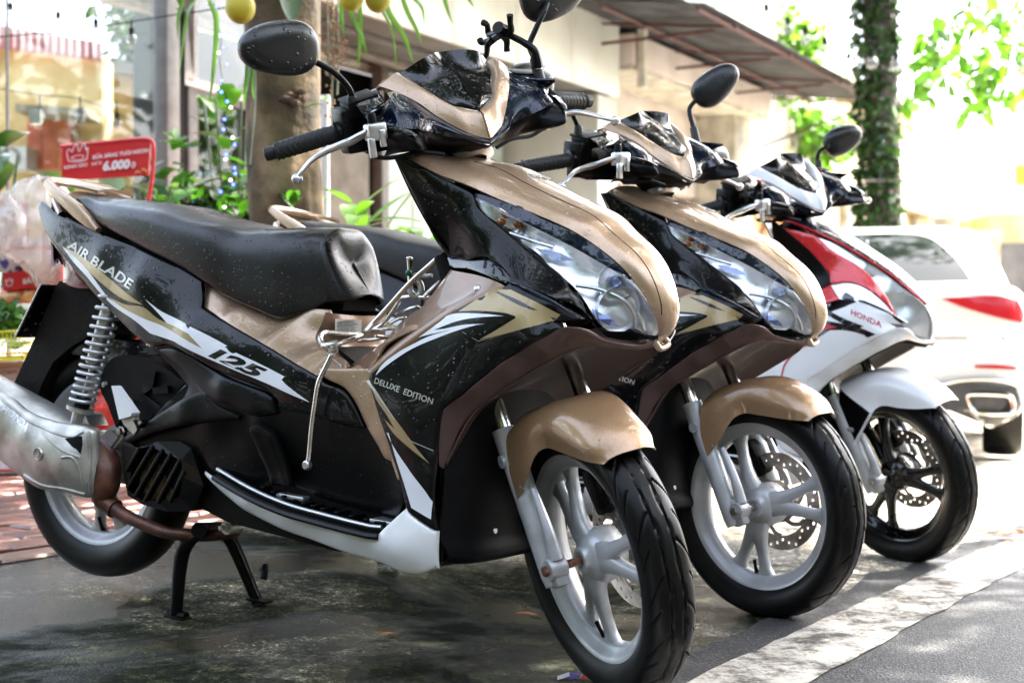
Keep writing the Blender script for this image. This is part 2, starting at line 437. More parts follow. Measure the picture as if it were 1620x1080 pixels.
GRIPR = paint('grip_rubber', (.0016, .0016, .002), rough=.55, coat=.1, drops=(220, .4, .5))
SILVER = noisy('silver_wheel_paint', (.30, .30, .295), (.52, .53, .55), 9, .42, metal=.4, bump=.08, bscale=300, coat=.3, thr=(.28, .5))
CAST = noisy('cast_aluminium', (.30, .285, .25), (.68, .66, .61), 18, .42, metal=.75, bump=.5, bscale=260, dist=.0012, thr=(.3, .7))
ALU = noisy('polished_alloy', (.55, .55, .55), (.68, .68, .68), 20, .3, metal=.9, bump=.05)
CHROME = noisy('chrome', (.62, .6, .57), (.75, .74, .73), 60, .14, metal=1., bump=.06, bscale=90)
STEEL = noisy('rack_steel', (.5, .46, .42), (.7, .68, .65), 40, .22, metal=1., bump=.1, bscale=200)
SPRINGM = plain('spring_paint', (.5, .5, .5), .35, .6)
RUST = noisy('rusty_pipe', (.05, .018, .01), (.16, .06, .03), 22, .5, metal=.35, bump=.5, bscale=140, dist=.001, c3=(.1, .035, .02), coat=.2)
RUSTB = noisy('rusty_bolt', (.1, .035, .015), (.3, .17, .1), 70, .6, metal=.5, bump=.4, bscale=200)
DISC = noisy('brake_disc_steel', (.2, .17, .14), (.42, .4, .38), 30, .32, metal=.9, bump=.1)
def seat_mat(name, dry):
    m, nt, b = new_mat(name)
    b.inputs['Base Color'].default_value = (*((.0018, .0022, .003) if not dry else (.010, .010, .0105)), 1)
    tc, bu = drop_nodes(nt, 150, .55, .9 if not dry else .0)
    n = nt.nodes.new('ShaderNodeTexNoise'); n.inputs['Scale'].default_value = 7; n.inputs['Detail'].default_value = 8; nt.links.new(tc.outputs['Object'], n.inputs['Vector'])
    mr = nt.nodes.new('ShaderNodeMapRange'); mr.inputs[1].default_value = .38; mr.inputs[2].default_value = .62
    mr.inputs[3].default_value = .26 if not dry else .5; mr.inputs[4].default_value = .48 if not dry else .6
    nt.links.new(n.outputs[0], mr.inputs[0]); nt.links.new(mr.outputs[0], b.inputs['Roughness'])
    g = nt.nodes.new('ShaderNodeTexVoronoi'); g.inputs['Scale'].default_value = 620; nt.links.new(tc.outputs['Object'], g.inputs['Vector'])
    b2 = nt.nodes.new('ShaderNodeBump'); b2.inputs['Strength'].default_value = .22; b2.inputs['Distance'].default_value = .0006
    nt.links.new(g.outputs['Distance'], b2.inputs['Height']); nt.links.new(bu.outputs[0], b2.inputs['Normal']); nt.links.new(b2.outputs[0], b.inputs['Normal'])
    sset(b, coat=.15 if not dry else .0, coatr=.15, spec=.5); nt.links.new(bu.outputs[0], b.inputs['Coat Normal'])
    return m
SEATW = seat_mat('wet_seat_vinyl', False); SEATD = seat_mat('dry_seat_vinyl', True)
def lens_mat():
    m = bpy.data.materials.new('clear_lens'); m.use_nodes = True; nt = m.node_tree; nt.nodes.clear()
    o = nt.nodes.new('ShaderNodeOutputMaterial'); t = nt.nodes.new('ShaderNodeBsdfTransparent'); g = nt.nodes.new('ShaderNodeBsdfGlossy')
    t.inputs[0].default_value = (.93, .95, .96, 1); g.inputs['Roughness'].default_value = .015
    f = fres(nt, 1.55)
    a = nt.nodes.new('ShaderNodeMath'); a.operation = 'ADD'; a.inputs[1].default_value = .04; nt.links.new(f.outputs[0], a.inputs[0])
    mx = nt.nodes.new('ShaderNodeMixShader'); nt.links.new(a.outputs[0], mx.inputs[0]); nt.links.new(t.outputs[0], mx.inputs[1]); nt.links.new(g.outputs[0], mx.inputs[2])
    nt.links.new(mx.outputs[0], o.inputs[0]); return m
LENS = lens_mat()
SMOKE = thin_glass('smoked_lens', (.08, .09, .09), .06)
REFL = noisy('headlight_reflector', (.86, .87, .9), (.95, .95, .97), 30, .3, metal=.8, bump=.15, bscale=40, dist=.001)
AMBER = plain('amber_bulb', (.8, .16, .02), .2, trans=.3)
BLUEG = plain('blue_tinted_glass', (.25, .30, .55), .1, metal=.5)
TAILRED = paint('dark_red_tail_lens', (.11, .008, .018), rough=.12)
STK_W = paint('white_sticker', (.78, .79, .82), rough=.3, coat=.6)
STK_G = paint('gold_sticker', (.36, .27, .13), rough=.36, metal=.35, coat=.6)
STK_B = paint('black_sticker', (.006, .006, .008), rough=.25)
STK_S = plain('silver_print', (.5, .48, .45), .35, .5)
STK_R = plain('red_print', (.55, .02, .03), .4)
PAPER = plain('paper_label', (.62, .6, .55), .7)
INK = plain('dark_print', (.05, .045, .04), .8)
GREENP = plain('green_knob', (.0, .16, .09), .4)
FINS = noisy('radiator_fins', (.1, .06, .025), (.28, .19, .08), 60, .5, metal=.5, bump=.2)

for m_ in (BLK, NAVY, STK_B, SATIN): m_.node_tree.nodes['Principled BSDF'].inputs['Specular IOR Level'].default_value = .12
BLK2 = BLK.copy(); BLK2.name = 'black_side_paint'; BLK2.node_tree.nodes['Principled BSDF'].inputs['Coat Weight'].default_value = .42

def gz(x, y):
    s = -((x - .154) * .834 - (y - 2.504) * .549); t = (x - .154) * .549 + (y - 2.504) * .834
    k = min(1, max(0, (t - 1.8) / 2.2)); k = 1 - k * k * (3 - 2 * k); s2 = min(s, 2.2)
    z = (.052 * .5 * (s2 + math.sqrt(s2 * s2 + .02)) - .0036) * k
    tt = min(t, 8) - 1.8
    return z - .036 * .5 * (tt + math.sqrt(tt * tt + .3))
CONC = noisy('wet_concrete', (.025, .024, .017), (.13, .12, .095), 3.2, .35, bump=.4, bscale=60, dist=.004)
gv = []; gf = []
xs = [-60, -30, -15, -8] + [-5 + .2 * i for i in range(66)] + [10, 14, 20, 30, 60]; ys = [-40, -10, -3, 0] + [.8 + .2 * i for i in range(58)] + [14, 18, 24, 35, 60, 120]
for y in ys:
    for x in xs: gv.append((x, y, gz(x, y)))
nx = len(xs); gf = [(j * nx + i, j * nx + i + 1, (j + 1) * nx + i + 1, (j + 1) * nx + i) for j in range(len(ys) - 1) for i in range(nx - 1)]
ground = struct(mesh("ground", gv, gf, CONC))

# ------------------------------------------------------------------ ground sheets
FD = Vector((.549, .836, 0)); FN = Vector((.836, -.549, 0))           # along the street edge, and out towards the road
def surf_sheet(name, a, b, w0, w1, mat, lift, step=.15, parent=None, rag=.05):
    """strip beside the edge line a->b, from offset w0 to w1 towards the road, following the ground"""
    a = Vector(a); L = (Vector(b) - a).length; d = (Vector(b) - a).normalized(); n = Vector((d.y, -d.x, 0)); nl = max(2, int(L / step)); nw = max(2, min(30, int((w1 - w0) / step))); v = []; f = []
    for i in range(nl + 1):
        for j in range(nw + 1):
            jit = (noise.noise(Vector((i * .37, j * .9 + w0 * 9, .3))) + .5 * noise.noise(Vector((i * 1.7, j * .9 + w0 * 9, 2.3)))) * rag if j in (0, nw) else 0
            p = a + d * (L * i / nl) + n * (w0 + (w1 - w0) * j / nw + jit); v.append((p.x, p.y, gz(p.x, p.y) + lift))
    for i in range(nl):
        for j in range(nw): q = i * (nw + 1) + j; f.append((q, q + 1, q + nw + 2, q + nw + 1))
    o = mesh(name, v, f, mat, parent); fixn(o); return o
def ground_mat():
    m, nt, b = new_mat('mossy_wet_concrete'); N = nt.nodes; Lk = nt.links.new
    tc = N.new('ShaderNodeTexCoord')
    def noise_(sc, det=6, rgh=.55, dist=0.):
        n = N.new('ShaderNodeTexNoise'); n.inputs['Scale'].default_value = sc; n.inputs['Detail'].default_value = det; n.inputs['Roughness'].default_value = rgh; n.inputs['Distortion'].default_value = dist; Lk(tc.outputs['Object'], n.inputs['Vector']); return n
    def ramp(src, stops):
        c = N.new('ShaderNodeValToRGB'); e = c.color_ramp.elements
        e[0].position, e[0].color = stops[0][0], (*stops[0][1], 1); e[1].position, e[1].color = stops[-1][0], (*stops[-1][1], 1)
        for p, q in stops[1:-1]: k = e.new(p); k.color = (*q, 1)
        Lk(src.outputs[0], c.inputs[0]); return c
    big = noise_(1.9, 8, .6, .6); mid = noise_(6, 12, .74, .5); fine = noise_(130, 4, .8)
    c1 = ramp(big, [(.38, (.007, .009, .004)), (.46, (.017, .020, .009)), (.52, (.036, .038, .024)), (.57, (.085, .083, .066)), (.64, (.17, .165, .145))])
    c2 = ramp(mid, [(.38, (.22, .26, .18)), (.5, (.75, .75, .68)), (.62, (1.9, 1.8, 1.7))])
    c3 = ramp(fine, [(.38, (.35, .35, .32)), (.52, (.9, .9, .88)), (.66, (2.2, 2.1, 2.)) ])
    mx = N.new('ShaderNodeMix'); mx.data_type = 'RGBA'; mx.blend_type = 'MULTIPLY'; mx.inputs[0].default_value = 1.; Lk(c1.outputs[0], mx.inputs[6]); Lk(c2.outputs[0], mx.inputs[7])
    mx2 = N.new('ShaderNodeMix'); mx2.data_type = 'RGBA'; mx2.blend_type = 'MULTIPLY'; mx2.inputs[0].default_value = .9; Lk(mx.outputs[2], mx2.inputs[6]); Lk(c3.outputs[0], mx2.inputs[7])
    sx = N.new('ShaderNodeSeparateXYZ'); Lk(tc.outputs['Object'], sx.inputs[0])
    def lin(a, b_, c):
        p = N.new('ShaderNodeMath'); p.operation = 'MULTIPLY_ADD'; p.inputs[1].default_value = a; p.inputs[2].default_value = c; Lk(sx.outputs[0], p.inputs[0])
        q = N.new('ShaderNodeMath'); q.operation = 'MULTIPLY_ADD'; q.inputs[1].default_value = b_; Lk(sx.outputs[1], q.inputs[0]); Lk(p.outputs[0], q.inputs[2]); return q
    along = lin(.42, .907, -3.05)                                   # pale dry concrete further up the pavement
    wob = N.new('ShaderNodeMath'); wob.operation = 'MULTIPLY_ADD'; wob.inputs[1].default_value = 1.5; Lk(big.outputs[0], wob.inputs[0]); Lk(along.outputs[0], wob.inputs[2])
    msk = N.new('ShaderNodeMapRange'); msk.interpolation_type = 'SMOOTHSTEP'; msk.inputs[1].default_value = .95; msk.inputs[2].default_value = 1.25; Lk(wob.outputs[0], msk.inputs[0])
    c4 = ramp(mid, [(.34, (.12, .105, .085)), (.5, (.33, .30, .25)), (.66, (.5, .47, .42))])
    mx3 = N.new('ShaderNodeMix'); mx3.data_type = 'RGBA'; Lk(msk.outputs[0], mx3.inputs[0]); Lk(mx2.outputs[2], mx3.inputs[6]); Lk(c4.outputs[0], mx3.inputs[7])
    m28 = noise_(30, 8, .8); c28 = ramp(m28, [(.40, (.3, .31, .27)), (.5, (.95, .95, .92)), (.60, (2.6, 2.5, 2.3))]); mxk = N.new('ShaderNodeMix'); mxk.data_type = 'RGBA'; mxk.blend_type = 'MULTIPLY'; mxk.inputs[0].default_value = .8; Lk(mx3.outputs[2], mxk.inputs[6]); Lk(c28.outputs[0], mxk.inputs[7])
    gr = N.new('ShaderNodeTexVoronoi'); gr.inputs['Scale'].default_value = 200; Lk(tc.outputs['Object'], gr.inputs['Vector']); gs = N.new('ShaderNodeSeparateColor'); Lk(gr.outputs['Color'], gs.inputs[0]); gc = N.new('ShaderNodeValToRGB'); ge = gc.color_ramp.elements; ge[0].position = .1; ge[0].color = (.45, .45, .43, 1); ge[1].position = .97; ge[1].color = (3., 2.9, 2.7, 1); gk = ge.new(.8); gk.color = (1.1, 1.1, 1.1, 1); Lk(gs.outputs[0], gc.inputs[0])
    mx4 = N.new('ShaderNodeMix'); mx4.data_type = 'RGBA'; mx4.blend_type = 'MULTIPLY'; mx4.inputs[0].default_value = .75; Lk(mxk.outputs[2], mx4.inputs[6]); Lk(gc.outputs[0], mx4.inputs[7])
    wv = N.new('ShaderNodeMix'); wv.data_type = 'VECTOR'; wv.inputs[0].default_value = .12; Lk(tc.outputs['Object'], wv.inputs[4]); Lk(mid.outputs['Color'], wv.inputs[5])
    ck = N.new('ShaderNodeTexVoronoi'); ck.feature = 'DISTANCE_TO_EDGE'; ck.inputs['Scale'].default_value = 1.1; Lk(wv.outputs[1], ck.inputs['Vector']); cm = N.new('ShaderNodeMapRange'); cm.inputs[1].default_value = .003; cm.inputs[2].default_value = .009; cm.inputs[3].default_value = .12; cm.inputs[4].default_value = 1.; Lk(ck.outputs[0], cm.inputs[0])
    mx5 = N.new('ShaderNodeVectorMath'); mx5.operation = 'SCALE'; Lk(mx4.outputs[2], mx5.inputs[0]); Lk(cm.outputs[0], mx5.inputs[3]); Lk(mx5.outputs[0], b.inputs['Base Color'])
    wet = noise_(1.3, 5, .6, .8); mr = N.new('ShaderNodeMapRange'); mr.inputs[1].default_value = .46; mr.inputs[2].default_value = .56; mr.inputs[3].default_value = .02; mr.inputs[4].default_value = .65; Lk(wet.outputs[0], mr.inputs[0])
    ad = N.new('ShaderNodeMath'); ad.operation = 'MULTIPLY_ADD'; ad.inputs[1].default_value = .35; Lk(fine.outputs[0], ad.inputs[0]); Lk(mr.outputs[0], ad.inputs[2]); ma = N.new('ShaderNodeMath'); ma.operation = 'MULTIPLY_ADD'; ma.inputs[1].default_value = .5; Lk(msk.outputs[0], ma.inputs[0]); Lk(ad.outputs[0], ma.inputs[2]); Lk(ma.outputs[0], b.inputs['Roughness'])
    vg = N.new('ShaderNodeTexVoronoi'); vg.inputs['Scale'].default_value = 170; Lk(tc.outputs['Object'], vg.inputs['Vector'])
    h = N.new('ShaderNodeMath'); h.operation = 'MULTIPLY_ADD'; h.inputs[1].default_value = .8; Lk(mid.outputs[0], h.inputs[0]); Lk(fine.outputs[0], h.inputs[2])
    h2 = N.new('ShaderNodeMath'); h2.operation = 'MULTIPLY_ADD'; h2.inputs[1].default_value = -.6; Lk(vg.outputs['Distance'], h2.inputs[0]); Lk(h.outputs[0], h2.inputs[2])
    bu = N.new('ShaderNodeBump'); bu.inputs['Strength'].default_value = .45; bu.inputs['Distance'].default_value = .005; Lk(h2.outputs[0], bu.inputs['Height']); Lk(bu.outputs[0], b.inputs['Normal'])
    sm = N.new('ShaderNodeMapRange'); sm.inputs[1].default_value = .46; sm.inputs[2].default_value = .56; sm.inputs[3].default_value = 1.; sm.inputs[4].default_value = .12; Lk(wet.outputs[0], sm.inputs[0]); Lk(sm.outputs[0], b.inputs['Specular IOR Level']); return m
CONCM = ground_mat(); ground.data.materials[0] = CONCM
def asphalt_mat():
    m, nt, b = new_mat('asphalt'); N = nt.nodes; Lk = nt.links.new; tc = N.new('ShaderNodeTexCoord')
    v = N.new('ShaderNodeTexVoronoi'); v.inputs['Scale'].default_value = 230; Lk(tc.outputs['Object'], v.inputs['Vector'])
    sp = N.new('ShaderNodeSeparateColor'); Lk(v.outputs['Color'], sp.inputs[0]); cr = N.new('ShaderNodeValToRGB'); e = cr.color_ramp.elements
    e[0].position = 0; e[0].color = (.015, .015, .016, 1); e[1].position = 1; e[1].color = (.16, .155, .15, 1); k = e.new(.6); k.color = (.035, .035, .037, 1); Lk(sp.outputs[0], cr.inputs[0])
    n = N.new('ShaderNodeTexNoise'); n.inputs['Scale'].default_value = 1.4; n.inputs['Detail'].default_value = 7; Lk(tc.outputs['Object'], n.inputs['Vector'])
    c2 = N.new('ShaderNodeValToRGB'); c2.color_ramp.elements[0].position = .35; c2.color_ramp.elements[1].position = .65; c2.color_ramp.elements[0].color = (.022, .022, .023, 1); c2.color_ramp.elements[1].color = (.08, .078, .074, 1); Lk(n.outputs[0], c2.inputs[0])
    mx = N.new('ShaderNodeMix'); mx.data_type = 'RGBA'; mx.inputs[0].default_value = .5; Lk(cr.outputs[0], mx.inputs[6]); Lk(c2.outputs[0], mx.inputs[7]); Lk(mx.outputs[2], b.inputs['Base Color'])
    bu = N.new('ShaderNodeBump'); bu.inputs['Strength'].default_value = .7; bu.inputs['Distance'].default_value = .002; Lk(v.outputs['Distance'], bu.inputs['Height']); Lk(bu.outputs[0], b.inputs['Normal']); sset(b, rough=.65, spec=.35)
    return m
ASPH = asphalt_mat()
def worn_paint_mat():
    m, nt, b = new_mat('worn_road_paint'); N = nt.nodes; Lk = nt.links.new; tc = N.new('ShaderNodeTexCoord')
    n = N.new('ShaderNodeTexNoise'); n.inputs['Scale'].default_value = 9; n.inputs['Detail'].default_value = 15; n.inputs['Roughness'].default_value = .82; n.inputs['Distortion'].default_value = .15; Lk(tc.outputs['Object'], n.inputs['Vector'])
    cr = N.new('ShaderNodeValToRGB'); e = cr.color_ramp.elements; e[0].position = .44; e[0].color = (.05, .048, .045, 1); e[1].position = .62; e[1].color = (.56, .54, .50, 1); k = e.new(.475); k.color = (.22, .20, .17, 1); k = e.new(.52); k.color = (.42, .39, .34, 1); Lk(n.outputs[0], cr.inputs[0]); Lk(cr.outputs[0], b.inputs['Base Color'])
    v = N.new('ShaderNodeTexVoronoi'); v.inputs['Scale'].default_value = 120; Lk(tc.outputs['Object'], v.inputs['Vector']); bu = N.new('ShaderNodeBump'); bu.inputs['Strength'].default_value = .4; bu.inputs['Distance'].default_value = .003; Lk(v.outputs['Distance'], bu.inputs['Height']); Lk(bu.outputs[0], b.inputs['Normal']); sset(b, rough=.6); return m
WORN = worn_paint_mat()
E0 = Vector((.36, 2.6, 0))
struct(surf_sheet('road', E0 - FD * 8, E0 + FD * 26, -.12, 9., ASPH, .004, .12))
edge_line = struct(surf_sheet('worn_edge_line', E0 - FD * 8, E0 + FD * 30, -.02, .16, WORN, .0072, .05, rag=.012))
# red brick paving: individual clay pavers in front, the rest joined
PAV = [noisy('wet_red_paver' + str(i), c1, c2, 14, .38, bump=.5, bscale=160, dist=.002, thr=(.3, .7)) for i, (c1, c2) in enumerate((((.10, .03, .02), (.24, .085, .055)), ((.14, .05, .035), (.30, .13, .09)), ((.07, .025, .018), (.18, .07, .05)), ((.16, .08, .06), (.34, .2, .15))))]
pb0, pb1 = [(-1.255,3.275,.078),(-.894,3.796,.077)]
pb0 = Vector((*pb0[:2], 0)); pb1 = Vector((*pb1[:2], 0)); pd = (pb1 - pb0).normalized(); pn = Vector((-pd.y, pd.x, 0))
bed = struct(mesh('paving_bed', *(lambda V, F: (V, F))([(p.x, p.y, gz(p.x, p.y) + .003) for j in range(31) for i in range(31) for p in [pb0 - pd * 2 + pd * (i * .2) + pn * (.01 + j * .17)]], [(j * 31 + i, j * 31 + i + 1, j * 31 + i + 32, j * 31 + i + 31) for j in range(30) for i in range(30)]), noisy('joint_soil', (.012, .011, .008), (.05, .045, .035), 30, .8)))
def paver_mesh():
    bm = bmesh.new(); bmesh.ops.create_cube(bm, size=1.)
    for v in bm.verts: v.co = Vector((v.co.x * .196, v.co.y * .096, v.co.z * .04))
    te = [e for e in bm.edges if all(v.co.z > 0 for v in e.verts)]
    bmesh.ops.bevel(bm, geom=te, offset=.006, segments=1, affect='EDGES'); me = bpy.data.meshes.new('paver'); bm.to_mesh(me); bm.free(); return me
pms = []
for m_ in PAV: q = paver_mesh(); q.materials.append(m_); pms.append(q)
pang = math.atan2(pd.y, pd.x); cnt_p = 0; rest_v = []; rest_f = []; rnd = random.Random(3)
pl = []
for j in range(52):
    for i in range(34):
        p = pb0 - pd * 1.6 + pd * (i * .202 + (.101 if j % 2 else 0)) + pn * (.06 + j * .102); pl.append(p)
pl.sort(key=lambda p: abs(p.x / p.y + .3) * 3 + p.length * .25)
for p in pl:
    z = gz(p.x, p.y) - .011 + rnd.uniform(-.003, .003)
    u_ = 810 + 2275 * p.x / p.y
    if cnt_p < 290 and -60 < u_ < 1000 and p.y < 7:
        o = link('paver', pms[rnd.randrange(4)], None, bed); o.location = (p.x, p.y, z); o.rotation_euler = (rnd.uniform(-.02, .02), rnd.uniform(-.02, .02), pang + rnd.uniform(-.02, .02)); cnt_p += 1
    else:
        c, s_ = math.cos(pang), math.sin(pang); b = len(rest_v)
        for dx, dy, dz in ((-.098, -.048, .018), (.098, -.048, .018), (.098, .048, .018), (-.098, .048, .018), (-.098, -.048, -.01), (.098, -.048, -.01), (.098, .048, -.01), (-.098, .048, -.01)): rest_v.append((p.x + dx * c - dy * s_, p.y + dx * s_ + dy * c, z + dz))
        rest_f += [(b, b + 1, b + 2, b + 3), (b, b + 4, b + 5, b + 1), (b + 1, b + 5, b + 6, b + 2), (b + 2, b + 6, b + 7, b + 3), (b + 3, b + 7, b + 4, b)]
if rest_v: stuff(mesh('paver_field', rest_v, rest_f, PAV[1], bed, smooth=False))

# ------------------------------------------------------------------ foliage helpers
def leaf_mat(name, col, tr=.5, gloss=.25, var=.5):
    m = bpy.data.materials.new(name); m.use_nodes = True; nt = m.node_tree; N = nt.nodes; Lk = nt.links.new; N.clear()
    o = N.new('ShaderNodeOutputMaterial'); d = N.new('ShaderNodeBsdfDiffuse'); t = N.new('ShaderNodeBsdfTranslucent'); g = N.new('ShaderNodeBsdfGlossy'); g.inputs['Roughness'].default_value = .3
    gi = N.new('ShaderNodeNewGeometry'); cr = N.new('ShaderNodeValToRGB'); e = cr.color_ramp.elements
    e[0].position = 0; e[0].color = (col[0] * (1 - var), col[1] * (1 - var), col[2] * (1 - var), 1); e[1].position = 1; e[1].color = (col[0] * (1 + var * 1.3), col[1] * (1 + var), col[2] * (1 + var * .5), 1)
    Lk(gi.outputs['Random Per Island'], cr.inputs[0]); Lk(cr.outputs[0], d.inputs[0])
    h = N.new('ShaderNodeMix'); h.data_type = 'RGBA'; h.blend_type = 'MULTIPLY'; h.inputs[0].default_value = 1; Lk(cr.outputs[0], h.inputs[6]); h.inputs[7].default_value = (1.4, 1.5, .7, 1); Lk(h.outputs[2], t.inputs[0])
    m1 = N.new('ShaderNodeMixShader'); m1.inputs[0].default_value = tr; Lk(d.outputs[0], m1.inputs[1]); Lk(t.outputs[0], m1.inputs[2])
    fr = fres(nt, 1.4); ml = N.new('ShaderNodeMath'); ml.operation = 'MULTIPLY'; ml.inputs[1].default_value = gloss * 3; Lk(fr.outputs[0], ml.inputs[0])
    m2 = N.new('ShaderNodeMixShader'); Lk(ml.outputs[0], m2.inputs[0]); Lk(m1.outputs[0], m2.inputs[1]); Lk(g.outputs[0], m2.inputs[2]); Lk(m2.outputs[0], o.inputs[0]); MATS[name] = m; return m
LEAF = leaf_mat('street_tree_leaf', (.035, .065, .022), .4); LEAFB = leaf_mat('bright_leaf', (.09, .22, .03), .6); LEAFD = leaf_mat('dark_glossy_leaf', (.025, .075, .014), .3, .5); LEAFP = leaf_mat('pot_plant_leaf', (.05, .16, .02), .4, .4); STRAP = leaf_mat('strap_leaf', (.07, .17, .025), .5, .3)
def noisebark(name, a, b, sc, c3=None): return noisy(name, a, b, sc, .85, bump=.9, bscale=sc * 5, dist=.01, c3=c3, thr=(.3, .7))
BARK = noisebark('brown_bark', (.020, .014, .006), (.30, .215, .115), 5.5, (.10, .068, .03)); BARKD = noisebark('dark_bark', (.02, .016, .012), (.08, .065, .05), 9)
def leaf_cloud(name, P, size, mat, parent=None, seed=1, asp=.5, droop=.3, fold=.25, size_var=.4, up=.6, segs=1):
    """leaf-shaped faces at the points P: 6-vertex folded blades"""
    rg = np.random.default_rng(seed); P = np.asarray(P, float); n = len(P)
    d = rg.normal(size=(n, 3)); d[:, 2] = d[:, 2] * .5 - droop; d /= np.linalg.norm(d, axis=1)[:, None]
    u = rg.normal(size=(n, 3)) * (1 - up); u[:, 2] += up; w = np.cross(d, u); w /= np.linalg.norm(w, axis=1)[:, None] + 1e-9; nn = np.cross(w, d)
    L = size * (1 + size_var * rg.uniform(-1, 1, n))[:, None]; W = L * asp * .5
    a = P; b1 = P + d * L * .38 + w * W + nn * W * fold; b2 = P + d * L * .38 - w * W + nn * W * fold; c1 = P + d * L * .75 + w * W * .72 + nn * W * fold * .6 - np.array([0, 0, 1]) * L * .04; c2 = P + d * L * .75 - w * W * .72 + nn * W * fold * .6 - np.array([0, 0, 1]) * L * .04
    m0 = P + d * L * .40; m1 = P + d * L * .74 - np.array([0, 0, 1]) * L * .04; e = P + d * L - np.array([0, 0, 1]) * L * .10
    V = np.stack([a, b1, c1, e, c2, b2, m0, m1], 1).reshape(-1, 3)
    F = np.array([[0, 1, 6, 6], [0, 6, 5, 5], [1, 2, 7, 6], [6, 7, 4, 5], [2, 3, 7, 7], [7, 3, 4, 4]])
    faces_t = [(0, 1, 6), (0, 6, 5), (2, 3, 7), (7, 3, 4)]; faces_q = [(1, 2, 7, 6), (6, 7, 4, 5)]
    base = (np.arange(n) * 8)[:, None]
    lt = np.concatenate([(base + np.array(f)[None]) for f in faces_t], 1).reshape(-1); lq = np.concatenate([(base + np.array(f)[None]) for f in faces_q], 1).reshape(-1)
    me = bpy.data.meshes.new(name); me.vertices.add(len(V)); me.vertices.foreach_set('co', V.ravel())
    loops = np.concatenate([lt, lq]); me.loops.add(len(loops)); me.loops.foreach_set('vertex_index', loops); nt_, nq = len(lt) // 3, len(lq) // 4
    me.polygons.add(nt_ + nq); me.polygons.foreach_set('loop_start', np.concatenate([np.arange(nt_) * 3, len(lt) + np.arange(nq) * 4])); me.polygons.foreach_set('loop_total', np.concatenate([np.full(nt_, 3), np.full(nq, 4)])); me.update(calc_edges=True)
    me.polygons.foreach_set('use_smooth', [True] * len(me.polygons))
    return link(name, me, mat, parent)
def trunk(name, path, rad, mat, parent, n=28, rough=.12, seed=0, segs=10):
    P = cat_rom(path, segs); N = len(P); vs = []; fs = []
    for i, p in enumerate(P):
        q = i / (N - 1) * (len(rad) - 1); a = min(int(q), len(rad) - 2); r_ = rad[a] + (rad[a + 1] - rad[a]) * (q - a)
        T = (P[min(i + 1, N - 1)] - P[max(i - 1, 0)]).normalized(); u = T.cross(Vector((0, 1, 0.1))).normalized(); w = T.cross(u)
        for k in range(n):
            t = 2 * math.pi * k / n; dd = u * math.cos(t) + w * math.sin(t); rr = r_ * (1 + rough * noise.noise(Vector((dd.x * 1.5, dd.y * 1.5, p.z * 2.2 + seed))) + rough * .5 * noise.noise(Vector((dd.x * 5, dd.y * 5, p.z * 9 + seed)))); vs.append(p + dd * rr)
    for i in range(N - 1):
        for k in range(n): fs.append((i * n + k, i * n + (k + 1) % n, (i + 1) * n + (k + 1) % n, (i + 1) * n + k))
    fs.append(tuple((N - 1) * n + k for k in range(n)))
    return mesh(name, vs, fs, mat, parent)
def clump_points(c, rad, n, clumps, rg, cr=.28, flat=1.):
    """points in lumps inside an ellipsoid"""
    C = rg.normal(size=(clumps, 3)); C /= np.linalg.norm(C, axis=1)[:, None]; C *= rg.uniform(.25, 1, clumps)[:, None] ** .6
    k = rg.integers(0, clumps, n); Q = C[k] + rg.normal(size=(n, 3)) * cr * rg.uniform(.5, 1.2, clumps)[k][:, None]; Q[:, 2] *= flat
    return np.array(c) + Q * np.array(rad)
def tree(label, base, h, crown_c, crown_r, nleaf, size, mat, r0=.16, seed=1, group=None, name='added_street_tree', clumps=40, bark=None, branches=5, cut=None):
    rg = np.random.default_rng(seed); t = thing(name, label, 'tree', base, 0, group)
    b = Vector(base); top = Vector(crown_c) - b
    P = [(0, 0, -.1), (top.x * .15, top.y * .15, h * .5), (top.x * .5, top.y * .5, h), tuple(top + Vector((0, 0, crown_r[2] * .3)))]
    trunk('trunk', P, [r0 * 1.25, r0, r0 * .8, r0 * .25], bark or BARKD, t, 16, seed=seed, segs=5)
    for i in range(branches):
        a = 2 * math.pi * i / branches + rg.uniform(-.4, .4); e = top + Vector((math.cos(a) * crown_r[0] * .75, math.sin(a) * crown_r[1] * .75, rg.uniform(-.3, .4) * crown_r[2])); s_ = Vector(P[2]) * rg.uniform(.8, 1.)
        trunk('branch', [s_, s_.lerp(e, .5) + Vector((0, 0, .1 * crown_r[2])), e], [r0 * .45, r0 * .28, r0 * .08], bark or BARKD, t, 8, seed=seed + i, segs=4)
    Q = clump_points(top, crown_r, nleaf, clumps, rg)
    if cut is not None: Q = Q[cut(Q + np.array(base))]
    leaf_cloud('crown', Q, size, mat, t, seed)
    return t

SHP = [[(-4.206,12.500,2.458),(-4.083,12.500,2.458),(-4.085,12.500,1.987),(-4.208,12.500,1.987)], [(-4.078,12.500,2.458),(-3.954,12.500,2.458),(-3.956,12.500,1.987),(-4.079,12.500,1.987)], [(-3.949,12.500,2.458),(-3.825,12.500,2.458),(-3.827,12.500,1.987),(-3.950,12.500,1.987)]]
